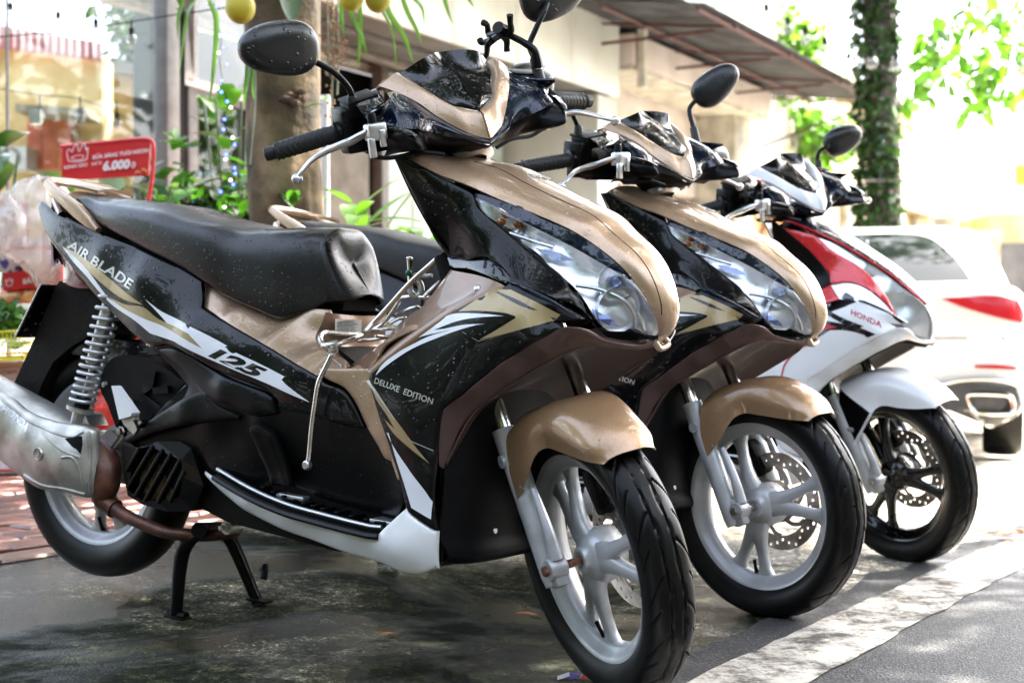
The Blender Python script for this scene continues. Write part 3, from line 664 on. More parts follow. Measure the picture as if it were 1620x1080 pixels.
# ------------------------------------------------------------------ buildings along the pavement (facade runs away to the right)
BF = Vector((.4835, .8754, 0)).normalized(); BN = Vector((BF.y, -BF.x, 0)); A0 = Vector((-.93, 9.1, 0))
def bp_(t, d, z=0.): p = A0 + BF * t + BN * d; return Vector((p.x, p.y, z))
def fbox(g, t0, t1, d0, d1, z0, z1, bev=0.):
    """box in facade coordinates"""
    M = Matrix((BF, BN, Vector((0, 0, 1)))).transposed(); c = bp_((t0 + t1) / 2, (d0 + d1) / 2, (z0 + z1) / 2); g.box(c, (t1 - t0, abs(d1 - d0), z1 - z0), M, bev); return g
def fpart(name, t0, t1, d0, d1, z0, z1, mat, parent, bev=.008):
    g = MB(); fbox(g, t0, t1, d0, d1, z0, z1, bev); return g.build(name, mat, parent)
CREAM = noisy('cream_fascia', (.56, .55, .48), (.62, .61, .55), 3, .35, bump=.02)
PALEG = noisy('pale_green_panel', (.45, .50, .42), (.55, .60, .52), 3, .4, bump=.03)
GREYS = noisy('grey_soffit', (.10, .095, .09), (.16, .15, .145), 4, .6, bump=.1)
FRAME = noisy('taupe_frame', (.16, .13, .12), (.22, .19, .17), 12, .45, bump=.05)
DKWOOD = noisy('dark_brown_door', (.02, .011, .008), (.05, .03, .02), 14, .5, bump=.2)
PINKW = noisy('pinkish_render', (.55, .46, .42), (.66, .58, .53), 3, .8, bump=.2)
TAUPE = noisy('taupe_wall', (.16, .13, .10), (.25, .21, .17), 6, .8, bump=.3)
STONE = noisy('weathered_stone', (.35, .32, .26), (.6, .56, .47), 6, .85, bump=.5, bscale=40)
YELL = noisy('yellow_render', (.44, .30, .12), (.72, .57, .31), 2.6, .85, bump=.3, bscale=40, c3=(.62, .45, .2), thr=(.3, .7))
YELLB = noisy('cream_yellow_render', (.62, .5, .3), (.75, .66, .45), 3, .85, bump=.2)
PANE = thin_glass('shop_pane', (.86, .9, .9), -.02, .0)
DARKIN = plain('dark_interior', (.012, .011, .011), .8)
shop = thing('shop_building', 'grey and cream shop front with wide cream fascia behind the scooters', 'building', bp_(0, 0))
shop.rotation_euler = (0, 0, 0)
def unparent_fix(o, par): o.matrix_parent_inverse = Matrix.Translation(-Vector(par.location)); return o
def sp(name, *a, mat=None, bev=.006, par=None): par = par or shop; o = fpart(name, *a, mat, par, bev); return unparent_fix(o, par)
for i in range(6):
    sp('fascia_panel', -1.7 + i * .926, -1.7 + (i + 1) * .926 - .006, -.03, 0, 2.6, 3.23, mat=CREAM)
sp('soffit', -1.72, 3.86, -1.3, -.034, 2.62, 2.66, mat=GREYS)
sp('soffit_batten', -1.7, 3.8, -.42, -.36, 2.575, 2.617, mat=GREYS); sp('soffit_batten', -1.7, 3.8, -.82, -.74, 2.565, 2.617, mat=FRAME)
sp('soffit_light_strip', -1.7, 3.8, -1.12, -1.02, 2.57, 2.617, mat=STONE)
sp('upper_overhang', -1.7, 3.88, -1.2, .846, 3.236, 4.6, mat=CREAM)
sp('overhang_edge', -1.7, 3.9, .85, .87, 3.22, 4.6, mat=PALEG)
sp('wall', 3.5, 3.88, -5.0, -.04, -.1, 2.59, mat=CREAM)
for i in range(5): sp('cladding_panel', 1.6 + i * .36, 1.6 + (i + 1) * .36 - .012, -.94, -.90, -.05, 2.56, mat=PALEG)
for t in (-.64, -.05, .55, 1.50): sp('window_post', t, t + .09, -.98, -.88, -.05, 2.6, mat=FRAME)
sp('window_rail', -.62, 1.5, -.97, -.90, 2.05, 2.13, mat=FRAME); sp('window_rail', -.62, 1.5, -.97, -.90, .25, .42, mat=FRAME)
sp('door', .05, .53, -.96, -.92, .0, 2.04, mat=DKWOOD); sp('door_panel', .65, 1.4, -.96, -.93, .43, 2.04, mat=TAUPE)
sp('window_pane', -.56, -.06, -.945, -.935, .42, 2.05, mat=PANE, bev=0)
sp('back_wall', -.66, 3.4, -1.30, -1.26, -.1, 2.6, mat=DARKIN); sp('interior_shade_sheet', -.69, -.65, -1.3, -.9, -.1, 2.6, mat=DARKIN)  # near-black sheets put the shade of the shop interior into colour
# the glazed yard wall that continues to the left
sp('corner_post', -1.80, -1.70, -.10, .0, -.05, 3.4, mat=FRAME)
yard = thing('glass_screen', 'tall glass screen with thin grey post in front of the yellow house', 'glass screen', bp_(-3, -.05))
for k in range(3): unparent_fix(fpart('glass_pane', -4.9 + k * 1.05, -3.87 + k * 1.05, -.056, -.046, .02, 3.9, PANE, yard, 0), yard)
for k in range(3): unparent_fix(fpart('glass_joint', -3.865 + k * 1.05, -3.857 + k * 1.05, -.058, -.044, .02, 3.9, FRAME, yard, 0), yard)
o = fpart('bottom_rail', -4.9, -1.81, -.07, -.03, -.05, .02, FRAME, yard, 0); unparent_fix(o, yard)
g = MB(); g.box(bp_(-2.66, -.03, 1.62), (.05, .03, .07)); unparent_fix(g.build('pane_clamp', STEEL, yard), yard)
# top-hung window beside the post
hw = thing('awning_window', 'grey framed window hinged open above the dark shop interior, left of the tree trunk', 'window', (-1.6, 7.2, 2))
W_ = [(-1.633,7.200,1.890),(-1.378,7.700,1.862),(-1.378,7.700,1.815),(-1.633,7.200,1.840)]; 
def quadbar(P, depth, name, mat, par):
    v = [Vector(p) for p in P] + [Vector(p) + Vector((0, depth, 0)) for p in P]; n = len(P); o = mesh(name, v, [tuple(range(n)), tuple(range(2 * n - 1, n - 1, -1))] + [(i, (i + 1) % n, n + (i + 1) % n, n + i) for i in range(n)], mat, par, smooth=False); fixn(o)
    if par is not None: o.matrix_parent_inverse = Matrix.Translation(-Vector(par.location))
    return o
quadbar(W_, .06, 'frame_rail', FRAME, hw)
quadbar([(-1.631,7.200,2.325),(-1.587,7.200,2.325),(-1.600,7.250,1.874),(-1.633,7.200,1.878)], .05, 'frame_stile', FRAME, hw)
quadbar([(-1.609,7.300,2.348),(-1.395,7.800,2.465),(-1.382,7.720,1.872),(-1.604,7.270,1.883)], .006, 'window_pane', PANE, hw)
# building B : pinkish box, taupe wall, stone column
bb = thing('pinkish_building', 'pinkish rendered building with a box canopy, between the cream shop and the yellow house', 'building', bp_(4.2, 0))
def bpart(name, *a, mat=None, bev=.008): return unparent_fix(fpart(name, *a, mat, bb, bev), bb)
bpart('canopy_box', 3.95, 7.6, -.5, .09, 2.9, 3.17, mat=PINKW); bpart('canopy_soffit', 3.96, 7.58, -.48, .07, 2.86, 2.896, mat=STONE)
bpart('wall', 3.96, 12.2, -3.4, -.55, 2.0, 5.4, mat=PINKW)
bpart('recessed_wall', 4.2, 7.2, -.9, -.7, -.4, 2.0, mat=TAUPE)
for i in range(6): bpart('shutter_board', 4.3 + i * .42, 4.3 + i * .42 + .405, -.69, -.66, -.3, 2.6, mat=TAUPE)
bpart('stone_column', 7.0, 7.5, -.62, -.1, -.4, 2.858, mat=STONE)
bpart('gutter_pipe', 3.99, 4.07, .10, .17, 2.7, 3.6, mat=STONE)
# corrugated awning on brackets
aw = thing('corrugated_awning', 'rusty edged corrugated metal awning on dark red steel brackets', 'awning', bp_(5, .5, 3.1)); 
CORR = noisy('weathered_corrugated_metal', (.030, .030, .032), (.085, .085, .09), 5, .6, metal=.3, bump=.2); REDST = noisy('dark_red_steel', (.04, .008, .006), (.09, .018, .014), 15, .6, bump=.2)
v = []; f = []; NT = 260; t0, t1 = 2.75, 8.3
for i in range(NT + 1):
    t = t0 + (t1 - t0) * i / NT; w = .012 * math.cos(2 * math.pi * t / .076)
    for d, z in ((-.5, 3.30), (.35, 3.185), (1.22, 3.07)): v.append(bp_(t, d, z + w))
for i in range(NT):
    for j in range(2): q = i * 3 + j; f.append((q, q + 1, q + 4, q + 3))
o = mesh('corrugated_sheet', v, f, CORR, aw, ang=80); unparent_fix(o, aw)
for t in (3.5, 4.9, 6.5, 8.1):
    g = MB()
    for a, b in (((-.5, 3.24), (1.2, 3.03)), ((-.5, 2.55 if t > 7.6 else 3.0), (1.0, 3.02))): g.tube([bp_(t, *a), bp_(t, *b)], .014, 6, smooth=0)
    unparent_fix(g.build('bracket', REDST, aw), aw)
for d, z in ((1.15, 3.035), (.35, 3.14)): g = MB(); g.tube([bp_(t0, d, z), bp_(t1, d, z)], .018, 6, smooth=0); unparent_fix(g.build('purlin', REDST, aw), aw)
# building C : yellow classical house and its gate pillars
bc = thing('yellow_house', 'cream yellow villa with cornice and arched openings beyond the awning', 'house', bp_(14, -.5))
def cpart(name, *a, mat=None, bev=.01): return unparent_fix(fpart(name, *a, mat, bc, bev), bc)
cpart('wall', 9., 19.5, -6, -.9, -.5, 2.55, mat=YELLB); cpart('cornice', 8.8, 19.8, -6, -.6, 2.56, 2.75, mat=STONE); cpart('upper_wall', 9.2, 19.2, -6, -1.1, 2.76, 4.2, mat=YELLB); cpart('cornice', 8.9, 19.6, -6, -.8, 4.21, 4.4, mat=YELLB)
for i in range(5): cpart('pilaster', 9.3 + i * 2.2, 9.6 + i * 2.2, -.88, -.78, -.4, 2.55, mat=STONE)
ARCHM = noisy('terracotta_trim', (.5, .26, .13), (.6, .36, .2), 5, .8)
for i in range(4):
    g = MB(); cc = bp_(10.6 + i * 2.2, -.86, 1.25); M = Matrix((BF, BN, Vector((0, 0, 1)))).transposed(); prof = []
    pts = [M @ Vector((.72 * math.cos(a), 0, .72 * math.sin(a))) + cc for a in [math.pi * k / 16 for k in range(17)]]; g.tube(pts, .07, 6, smooth=0); unparent_fix(g.build('arch_trim', ARCHM, bc), bc)
    g = MB(); fbox(g, 9.98 + i * 2.2, 11.22 + i * 2.2, -.895, -.885, -.3, 1.3); unparent_fix(g.build('window', TAUPE, bc), bc)
for nm, (t, d) in (('nearer', (9.2, 1.)), ('farther', (11.6, 1.1))):
    gp = thing('gate_pillar', nm + ' stone gate pillar with a stepped cap, in front of the yellow villa', 'pillar', bp_(t, d), 0, 'gate pillars')
    for nm2, w, z0, z1 in (('shaft', .42, -.4, 1.45), ('cap', .56, 1.452, 1.54), ('cap', .48, 1.542, 1.66), ('cap', .58, 1.662, 1.72), ('finial_block', .26, 1.722, 1.98), ('finial_top', .34, 1.982, 2.03)):
        unparent_fix(fpart(nm2, t - w / 2, t + w / 2, d - w / 2, d + w / 2, z0, z1, STONE if nm2 != 'shaft' else TAUPE, gp), gp)
gw = thing('garden_wall', 'low tan boundary wall between the gate pillars and the vine covered tree', 'wall', bp_(14, 1.1)); unparent_fix(fpart('wall_body', 11.9, 22, .95, 1.15, -.5, .95, YELLB, gw), gw); unparent_fix(fpart('wall_coping', 11.9, 22, .9, 1.2, .955, 1.03, STONE, gw), gw)
# yellow house in the yard, seen through the glass
yh = thing('yellow_yard_house', 'yellow rendered house with red shutters and concrete sill, seen through the glass at left', 'house', (-4.2, 12.2, 0))
def yq(name, s_, depth, mat): return quadbar(s_, depth, name, mat, yh)
yq('wall', [(-6.794,12.600,3.365),(-3.575,12.600,2.969),(-3.581,12.600,1.157),(-6.808,12.600,1.157)], .3, YELL)
REDCOR = noisy('faded_red_corrugated', (.3, .09, .09), (.45, .2, .2), 4, .7, bump=.1)
g = MB(); pr = [(-6.684,12.400,3.620),(-3.518,12.400,3.062),(-3.533,12.450,2.914),(-6.713,12.450,3.306)]; n_ = 46
for i in range(n_):
    a, b = Vector(pr[0]).lerp(Vector(pr[1]), i / n_), Vector(pr[0]).lerp(Vector(pr[1]), (i + .8) / n_); c, d = Vector(pr[3]).lerp(Vector(pr[2]), (i + .8) / n_), Vector(pr[3]).lerp(Vector(pr[2]), i / n_); g.add([a, b, c, d] + [q + Vector((0, .03, 0)) for q in (a, b, c, d)], [(0, 1, 2, 3), (0, 4, 5, 1), (3, 2, 6, 7), (1, 5, 6, 2), (0, 3, 7, 4)])
g.box((pr[0][0] * .5 + pr[1][0] * .5, 12.5, (pr[0][2] + pr[1][2]) / 2 - .08), (.01, .01, .01)); o = g.build('roof_edge_sheet', REDCOR, yh, smooth=False); o['kind'] = 'stuff'; o.matrix_parent_inverse = Matrix.Translation(-Vector(yh.location))
yq('back_wall', [(-3.813,13.500,3.016),(-3.020,13.500,2.922),(-3.025,13.500,1.194),(-3.819,13.500,1.194)], .3, noisy('tan_render', (.24, .17, .08), (.4, .3, .16), 4, .85)); yq('back_roof', [(-3.791,13.300,3.098),(-2.917,13.300,2.935),(-2.917,13.300,2.853),(-3.792,13.300,2.993)], .5, GREYS)
SHUT = noisy('orange_red_shutter', (.5, .10, .04), (.62, .17, .08), 6, .6, bump=.1)
for q in SHP: yq('shutter', q, .04, SHUT)
yq('window_canopy', [(-4.138,12.000,2.480),(-3.564,12.000,2.438),(-3.564,12.000,2.385),(-4.138,12.000,2.417)], .55, noisy('stained_concrete', (.12, .1, .07), (.35, .3, .22), 8, .9))
ac = thing('air_conditioner', 'white air conditioner unit on the yellow house wall at far left', 'air conditioner', (-4.4, 12.3, 1.9)); o = quadbar([(-4.369,12.200,2.147),(-4.117,12.200,2.147),(-4.118,12.200,1.954),(-4.370,12.200,1.954)], .3, 'casing', plain('ac_white', (.6, .58, .54), .5), ac)
g = MB(); cc = Vector([(-4.253,12.190,2.049)][0]); g.lathe([(.07, 0), (.08, .006), (.09, 0)], 24, Matrix.Translation(cc) @ Matrix.Rotation(R(90), 4, 'X')); o = g.build('fan_grille', GREYS, ac); o.matrix_parent_inverse = Matrix.Translation(-Vector(ac.location))
dw = thing('dark_window_frame', 'black window frame with green reflections behind the glass screen', 'window', (-2.8, 9.6, 1.5))
for s_ in ([(-2.468,9.600,2.113),(-2.245,9.600,2.113),(-2.245,9.600,2.028),(-2.468,9.600,2.028)], [(-2.468,9.600,2.028),(-2.388,9.600,2.028),(-2.390,9.600,1.414),(-2.470,9.600,1.414)]): quadbar(s_, .08, 'frame_bar', DARKIN, dw)
# far houses at right edge
fh = thing('distant_house', 'pale pink roofed house in the bright distance beyond the white car', 'house', (9.5, 30, 0))
def fq(name, s_, d, mat, par=fh): return quadbar(s_, d, name, mat, par)
PINKR = noisy('pale_pink_roof', (.5, .38, .34), (.6, .48, .42), 2, .9); fq('roof', [(9.246,30.000,3.445),(10.931,30.000,3.498),(11.334,29.000,2.780),(8.940,29.000,2.741)], 3, PINKR); fq('wall', [(9.203,29.600,2.785),(11.568,29.600,2.824),(11.579,29.600,.549),(9.211,29.600,.549)], 2, YELLB)
f2 = thing('distant_shop', 'yellow walled building with a dark doorway beside the pale pink roofed house', 'building', (9, 24, 0)); fq('wall', [(7.988,24.000,2.485),(10.011,24.000,2.548),(10.021,24.000,.567),(7.996,24.000,.567)], 2, YELL, f2); fq('doorway', [(8.135,23.900,1.985),(9.972,23.900,2.037),(9.977,23.900,1.093),(8.139,23.900,1.093)], .05, GREYS, f2)
f3 = thing('pale_pillar', 'pale stone pillar with a small cap standing beyond the roof of the white car', 'pillar', (7.5, 22, 0)); fq('shaft', [(7.131,22.000,1.878),(7.469,22.000,1.878),(7.475,22.000,.574),(7.136,22.000,.574)], .4, STONE, f3); fq('cap', [(7.059,21.900,2.065),(7.483,21.900,2.065),(7.483,21.900,1.882),(7.060,21.900,1.882)], .5, STONE, f3)
bbd = thing('street_banner', 'tall narrow sign board with yellow and grey print at the right edge', 'sign', (6.5, 17, 2)); fq('board', [(5.939,17.000,2.753),(6.341,17.000,2.783),(6.345,17.000,2.008),(5.941,17.000,2.231)], .06, plain('banner_white', (.6, .62, .6), .6), bbd); fq('printed_band', [(5.948,16.980,2.512),(6.335,16.980,2.512),(6.336,16.980,2.230),(5.948,16.980,2.304)], .01, plain('banner_yellow', (.55, .42, .05), .6), bbd)

# ------------------------------------------------------------------ trees
# big trunk behind the nearest scooter
bt = thing('shade_tree', 'thick mottled brown trunk with fruit and hanging leaves behind the nearest scooter', 'tree', (-.74, 4.75, .09))
def T_(o, par): o.matrix_parent_inverse = Matrix.Translation(-Vector(par.location)); return o
T_(trunk('trunk', [(-.735, 4.75, 0), (-.735, 4.75, .6), (-.75, 4.75, 1.2), (-.76, 4.75, 1.8), (-.8, 4.8, 3.2), (-.7, 4.7, 4.2)], [.155, .128, .122, .128, .14, .12], BARK, bt, 56, .10, 3, 14), bt)
g = MB(); c = Vector([(-.707,4.630,1.377)][0])
for k in range(7): g.sphere(c + Vector((random.uniform(-.03, .03), random.uniform(0, .02), random.uniform(-.025, .02))), random.uniform(.012, .022), 10, 8, sc=(1.3, 1, .8))
T_(g.build('bark_knot', noisebark('dark_knot', (.05, .03, .02), (.16, .1, .06), 20), bt), bt)
rg = np.random.default_rng(5)
for k, (a, ln) in enumerate(((.3, 3.2), (1.3, 3.), (2.4, 2.6), (3.6, 2.8), (4.7, 3.), (5.6, 3.4))):
    e = Vector((-.7 + math.cos(a) * ln, 4.7 + math.sin(a) * ln, 5.6)); T_(trunk('branch', [(-.75, 4.75, 3.6), (-.7 + math.cos(a) * ln * .45, 4.7 + math.sin(a) * ln * .45, 4.9), e], [.075, .05, .02], BARK, bt, 10, seed=k, segs=4), bt)
FRUITM = noisy('yellow_green_fruit', (.32, .30, .02), (.55, .44, .03), 9, .5, bump=.5, bscale=90, dist=.002, thr=(.3, .7))
for i, (q, r_) in enumerate((([(-.829,4.400,1.610)][0], .046), ([(-.49,4.400,1.640)][0], .038), ([(-.414,4.450,1.648)][0], .040))):
    g = MB(); g.sphere(q, r_, 22, 16, sc=(1, .95, 1.12)); g.tube([Vector(q) + Vector((0, 0, r_)), Vector(q) + Vector((.01, .02, r_ + .25))], .004, 6, smooth=0); T_(g.build('fruit', FRUITM, bt), bt)
# canopy over the street: lumpy, with gaps that let sun flecks through
def canopy(cx, cy, cz, rx, ry, rz, n, clumps, seed, size=.17):
    rgc = np.random.default_rng(seed); Q = clump_points((cx, cy, cz), (rx, ry, rz), n, clumps, rgc, .2)
    lim = .644 + (513 + 70) / 2275 * np.maximum(Q[:, 1], .1) + .1
    return Q[(Q[:, 2] > lim) & (Q[:, 2] > 2.9)]
T_(leaf_cloud('crown', np.concatenate([canopy(-.5, 4.4, 5.4, 3.6, 3.4, 1.3, 8500, 60, 11)]), .18, LEAF, bt, 11), bt)
t2 = thing('roadside_tree', 'leafy tree whose crown hangs over the parked scooters from above the frame', 'tree', (3.4, 1.0, -.02))
T_(trunk('trunk', [(3.4, 1.0, -.1), (3.45, 1.0, 1.5), (3.2, 1.6, 3.2), (2.9, 2.4, 4.6)], [.2, .17, .14, .06], BARKD, t2, 16), t2)
T_(leaf_cloud('crown', canopy(2.9, 3.7, 5.0, 2.9, 3.3, 1.0, 10000, 70, 21), .17, LEAF, t2, 21), t2)
# vine covered trunk
vt = thing('vine_covered_tree', 'dark tree trunk wrapped in small green climbing leaves, against the white sky', 'tree', (3.66, 14, -.2))
T_(trunk('trunk', [(3.64, 14, -.25), (3.62, 14, 1.6), (3.56, 14, 4), (3.5, 14, 6.5)], [.19, .165, .16, .15], BARKD, vt, 24, .15), vt)
Pv = []
for i in range(9500):
    z = rg.uniform(-.2, 4.6); a = rg.uniform(0, 2 * math.pi); dens = .5 + .5 * noise.noise(Vector((math.cos(a) * 1.3, z * 1.6, math.sin(a) * 1.3)))
    if rg.uniform() > dens * 1.25: continue
    r_ = .165 + abs(rg.normal()) * .030 + (.05 if z < .6 else 0) * rg.uniform(); Pv.append((3.60 - z * .018 + math.cos(a) * r_, 14 + math.sin(a) * r_, z))
T_(leaf_cloud('vine_leaves', Pv, .066, LEAFD, vt, 5, asp=.8), vt)
g = MB(); g.box((3.6, 13.82, 2.02), (.42, .03, .02)); T_(g.build('trunk_band', FRAME, vt), vt)
T_(leaf_cloud('crown', canopy(3.4, 13.6, 6.6, 3.2, 2.6, 1.5, 4000, 40, 31), .2, LEAF, vt, 31), vt)
# sprays of back-lit leaves at upper right
sb = thing('almond_tree_branch', 'hanging branches of large back-lit bright green leaves at the upper right', 'branch', (4.2, 11.5, 3.))
rgb = np.random.default_rng(9)
CL = [(1530, 12, 20), (1560, 18, 14), (1500, 45, 22), (1475, 62, 14), (1470, 80, 16), (1490, 100, 22), (1510, 48, 12), (1476, 130, 16), (1490, 115, 14), (1460, 148, 18), (1455, 140, 12), (1575, 30, 18), (1600, 50, 24), (1590, 75, 20), (1560, 95, 14), (1545, 110, 16), (1600, 100, 26), (1580, 150, 20), (1560, 120, 12), (1548, 165, 8), (1615, 20, 20), (1605, 135, 18), (1618, 75, 20)]
SPB = [Vector(p) for p in [(3.472,11.000,3.058),(3.617,11.000,3.029),(3.328,11.000,2.899),(3.207,11.000,2.818),(3.184,11.000,2.731),(3.280,11.000,2.635),(3.376,11.000,2.885),(3.213,11.000,2.490),(3.281,11.000,2.563),(3.136,11.000,2.404),(3.112,11.000,2.442),(3.689,11.000,2.972),(3.810,11.000,2.875),(3.762,11.000,2.755),(3.618,11.000,2.659),(3.546,11.000,2.587),(3.811,11.000,2.635),(3.716,11.000,2.394),(3.618,11.000,2.539),(3.561,11.000,2.322),(3.882,11.000,3.020),(3.836,11.000,2.466),(3.897,11.000,2.755)]]
Pb = []
for c in SPB:
    for k in range(13): Pb.append(tuple(c + Vector((rgb.normal() * .055, rgb.normal() * .25, rgb.normal() * .06))))
T_(leaf_cloud('leaves', Pb, .125, LEAFB, sb, 8, asp=.62, droop=.7, up=.2), sb)
for s_ in ([(4.001,11.000,3.308),(3.809,11.000,3.020),(3.618,11.000,2.683),(3.547,11.000,2.322)], [(4.002,11.000,3.068),(3.834,11.000,2.827),(3.764,11.000,2.394)], [(4.097,11.000,3.404),(3.520,11.000,3.116),(3.304,11.000,2.827),(3.185,11.000,2.442)]): g = MB(); g.tube(s_, [.02, .010, .005], 6); T_(g.build('twig', BARKD, sb), sb)
# bright foliage over the awning, and street trees behind for reflections and sky
gt = thing('bright_creeper', 'sunlit bright green creeper growing over the roof behind the bulbs', 'climbing plant', (2.6, 19, 3))
rgc = np.random.default_rng(77); Q = np.concatenate([clump_points((3.2, 18.2, 3.95), (.75, .8, .62), 1500, 26, rgc), clump_points((4.0, 18.6, 3.15), (.45, .6, .35), 450, 10, rgc)])
T_(leaf_cloud('leaves', Q, .15, LEAFB, gt, 6, asp=.8), gt)
g = MB()
for k in range(6): g.tube([(2.6 + k * .25, 18.4, 2.9), (2.7 + k * .2, 18.3, 3.5), (2.8 + k * .25, 18.3, 4.2)], .015, 5)
T_(g.build('stem', BARKD, gt), gt)
tree('green tree in the yard behind the glass screen, right of the yellow house', (-3.7, 14.5, 0), 2.6, (-3.55, 14.2, 3.3), (.42, .6, .75), 1500, .14, LEAF, .12, 41, 'yard trees', 'yard_tree')
tree('paler tree behind the open awning window, left of the thick trunk', (-3.4, 17, 0), 2.2, (-3.45, 17, 3.6), (.55, .6, .6), 1100, .16, LEAFB, .12, 42, 'yard trees', 'yard_tree')
for i, (x, y, h, r_) in enumerate(((-8.5, -4.5, 7, 3.6), (-4.5, -7.5, 7.6, 3.8), (.5, -6.5, 7.2, 3.4), (5, -8, 8, 4), (9, -4, 7.2, 3.6), (12.5, 2, 7, 3.4), (-11.5, 1, 7, 3.6), (14, 9, 6.5, 3.2))):  # unseen row, added so the black panels reflect dark foliage
    tree(('unseen tree added for reflections behind the viewer, %s of its row' % ('second from the left', 'third', 'fourth', 'fifth', 'sixth', 'seventh', 'leftmost', 'last')[i]), (x, y, -.1), h * .25, (x, y, h * .38), (r_, r_, h * .34), 3500, .5, LEAF, .2, 50 + i, 'unseen street trees added for reflections', clumps=50)
rowb = thing('added_terrace', 'unseen ochre terrace added behind the viewer to darken reflections in the scooters', 'building', (0, -14, 0))  # unseen block, added to darken what the black paint reflects
g = MB(); g.box((0, 0, 2.6), (46, 4, 5.4)); g.build('wall', YELL, rowb)
for k in range(11):
    g = MB(); g.box((-20 + k * 4, 2.02, 1.4), (1.6, .06, 2.4)); g.build('door', TAUPE, rowb); g = MB(); g.box((-20 + k * 4, 2.02, 3.7), (1.8, .06, 1.5)); g.build('window', GREYS, rowb)

SHL = {385: [(-2.025,5.300,.941),(-1.408,5.300,.951),(-1.353,5.050,.918),(-1.952,5.050,.91)], 470: [(-2.026,5.300,.743),(-1.409,5.300,.753),(-1.354,5.050,.73),(-1.953,5.050,.721)], 560: [(-2.027,5.300,.534),(-1.410,5.300,.543),(-1.354,5.050,.53),(-1.954,5.050,.521)], 640: [(-2.028,5.300,.347),(-1.410,5.300,.357),(-1.355,5.050,.352),(-1.955,5.050,.344)], 735: [(-2.029,5.300,.126),(-1.411,5.300,.135),(-1.356,5.050,.141),(-1.956,5.050,.132)]}
SHV = [[(-1.408,5.300,.999),(-1.410,5.300,.534),(-1.411,5.300,.102)], [(-2.025,5.300,.999),(-2.029,5.300,.102)], [(-1.353,5.050,.96),(-1.356,5.050,.106)]]
STL = [([(-.533,4.500,1.695),(-.531,4.500,1.596),(-.517,4.450,1.527)], 0.016), ([(-.509,4.500,1.695),(-.501,4.500,1.616),(-.459,4.400,1.521),(-.44,4.400,1.460)], 0.018), ([(-.483,4.500,1.695),(-.473,4.500,1.596),(-.472,4.450,1.488),(-.471,4.400,1.417)], 0.016), ([(-.423,4.600,1.718),(-.393,4.600,1.637),(-.335,4.500,1.537),(-.304,4.450,1.445)], 0.02), ([(-.454,4.600,1.718),(-.423,4.600,1.658),(-.379,4.550,1.567),(-.359,4.500,1.429)], 0.01), ([(-.363,4.600,1.718),(-.329,4.550,1.627),(-.296,4.500,1.557),(-.28,4.500,1.514)], 0.016), ([(-.35,4.700,1.741),(-.325,4.700,1.710),(-.286,4.600,1.648),(-.278,4.600,1.587)], 0.014), ([(-.222,4.600,1.718),(-.212,4.600,1.668),(-.185,4.500,1.577)], 0.016), ([(-.151,4.600,1.718),(-.137,4.600,1.678),(-.121,4.600,1.654)], 0.012), ([(-1.112,4.900,1.788),(-1.119,4.900,1.745),(-1.123,4.850,1.670),(-1.113,4.800,1.584)], 0.018), ([(-1.065,4.900,1.788),(-1.082,4.900,1.745),(-1.084,4.800,1.660),(-1.098,4.750,1.452)], 0.02), ([(-1.031,4.900,1.745),(-.995,4.850,1.670),(-.994,4.800,1.492),(-1.000,4.750,1.354)], 0.022), ([(-.843,4.600,1.497),(-.834,4.550,1.448),(-.833,4.500,1.380),(-.839,4.500,1.321)], 0.022), ([(-.827,4.600,1.557),(-.822,4.550,1.448),(-.811,4.500,1.380),(-.805,4.500,1.340)], 0.014), ([(-1.160,4.900,1.788),(-1.134,4.900,1.745),(-1.121,4.900,1.707),(-1.147,4.900,1.719)], 0.014)]
ROOTS = [[(-.589,4.600,1.718),(-.587,4.600,1.517),(-.591,4.600,1.436)], [(-.573,4.600,1.718),(-.569,4.600,1.557),(-.577,4.600,1.295)], [(-.556,4.600,1.718),(-.553,4.600,1.517),(-.557,4.600,1.376)], [(-.823,4.600,1.557),(-.819,4.600,1.356),(-.836,4.600,1.154)]]
SEEDS = [[(-.562,4.580,1.633),(-.571,4.580,1.292)], [(-.581,4.600,1.678),(-.585,4.600,1.396)], [(-.534,4.600,1.557),(-.565,4.600,1.456)]]
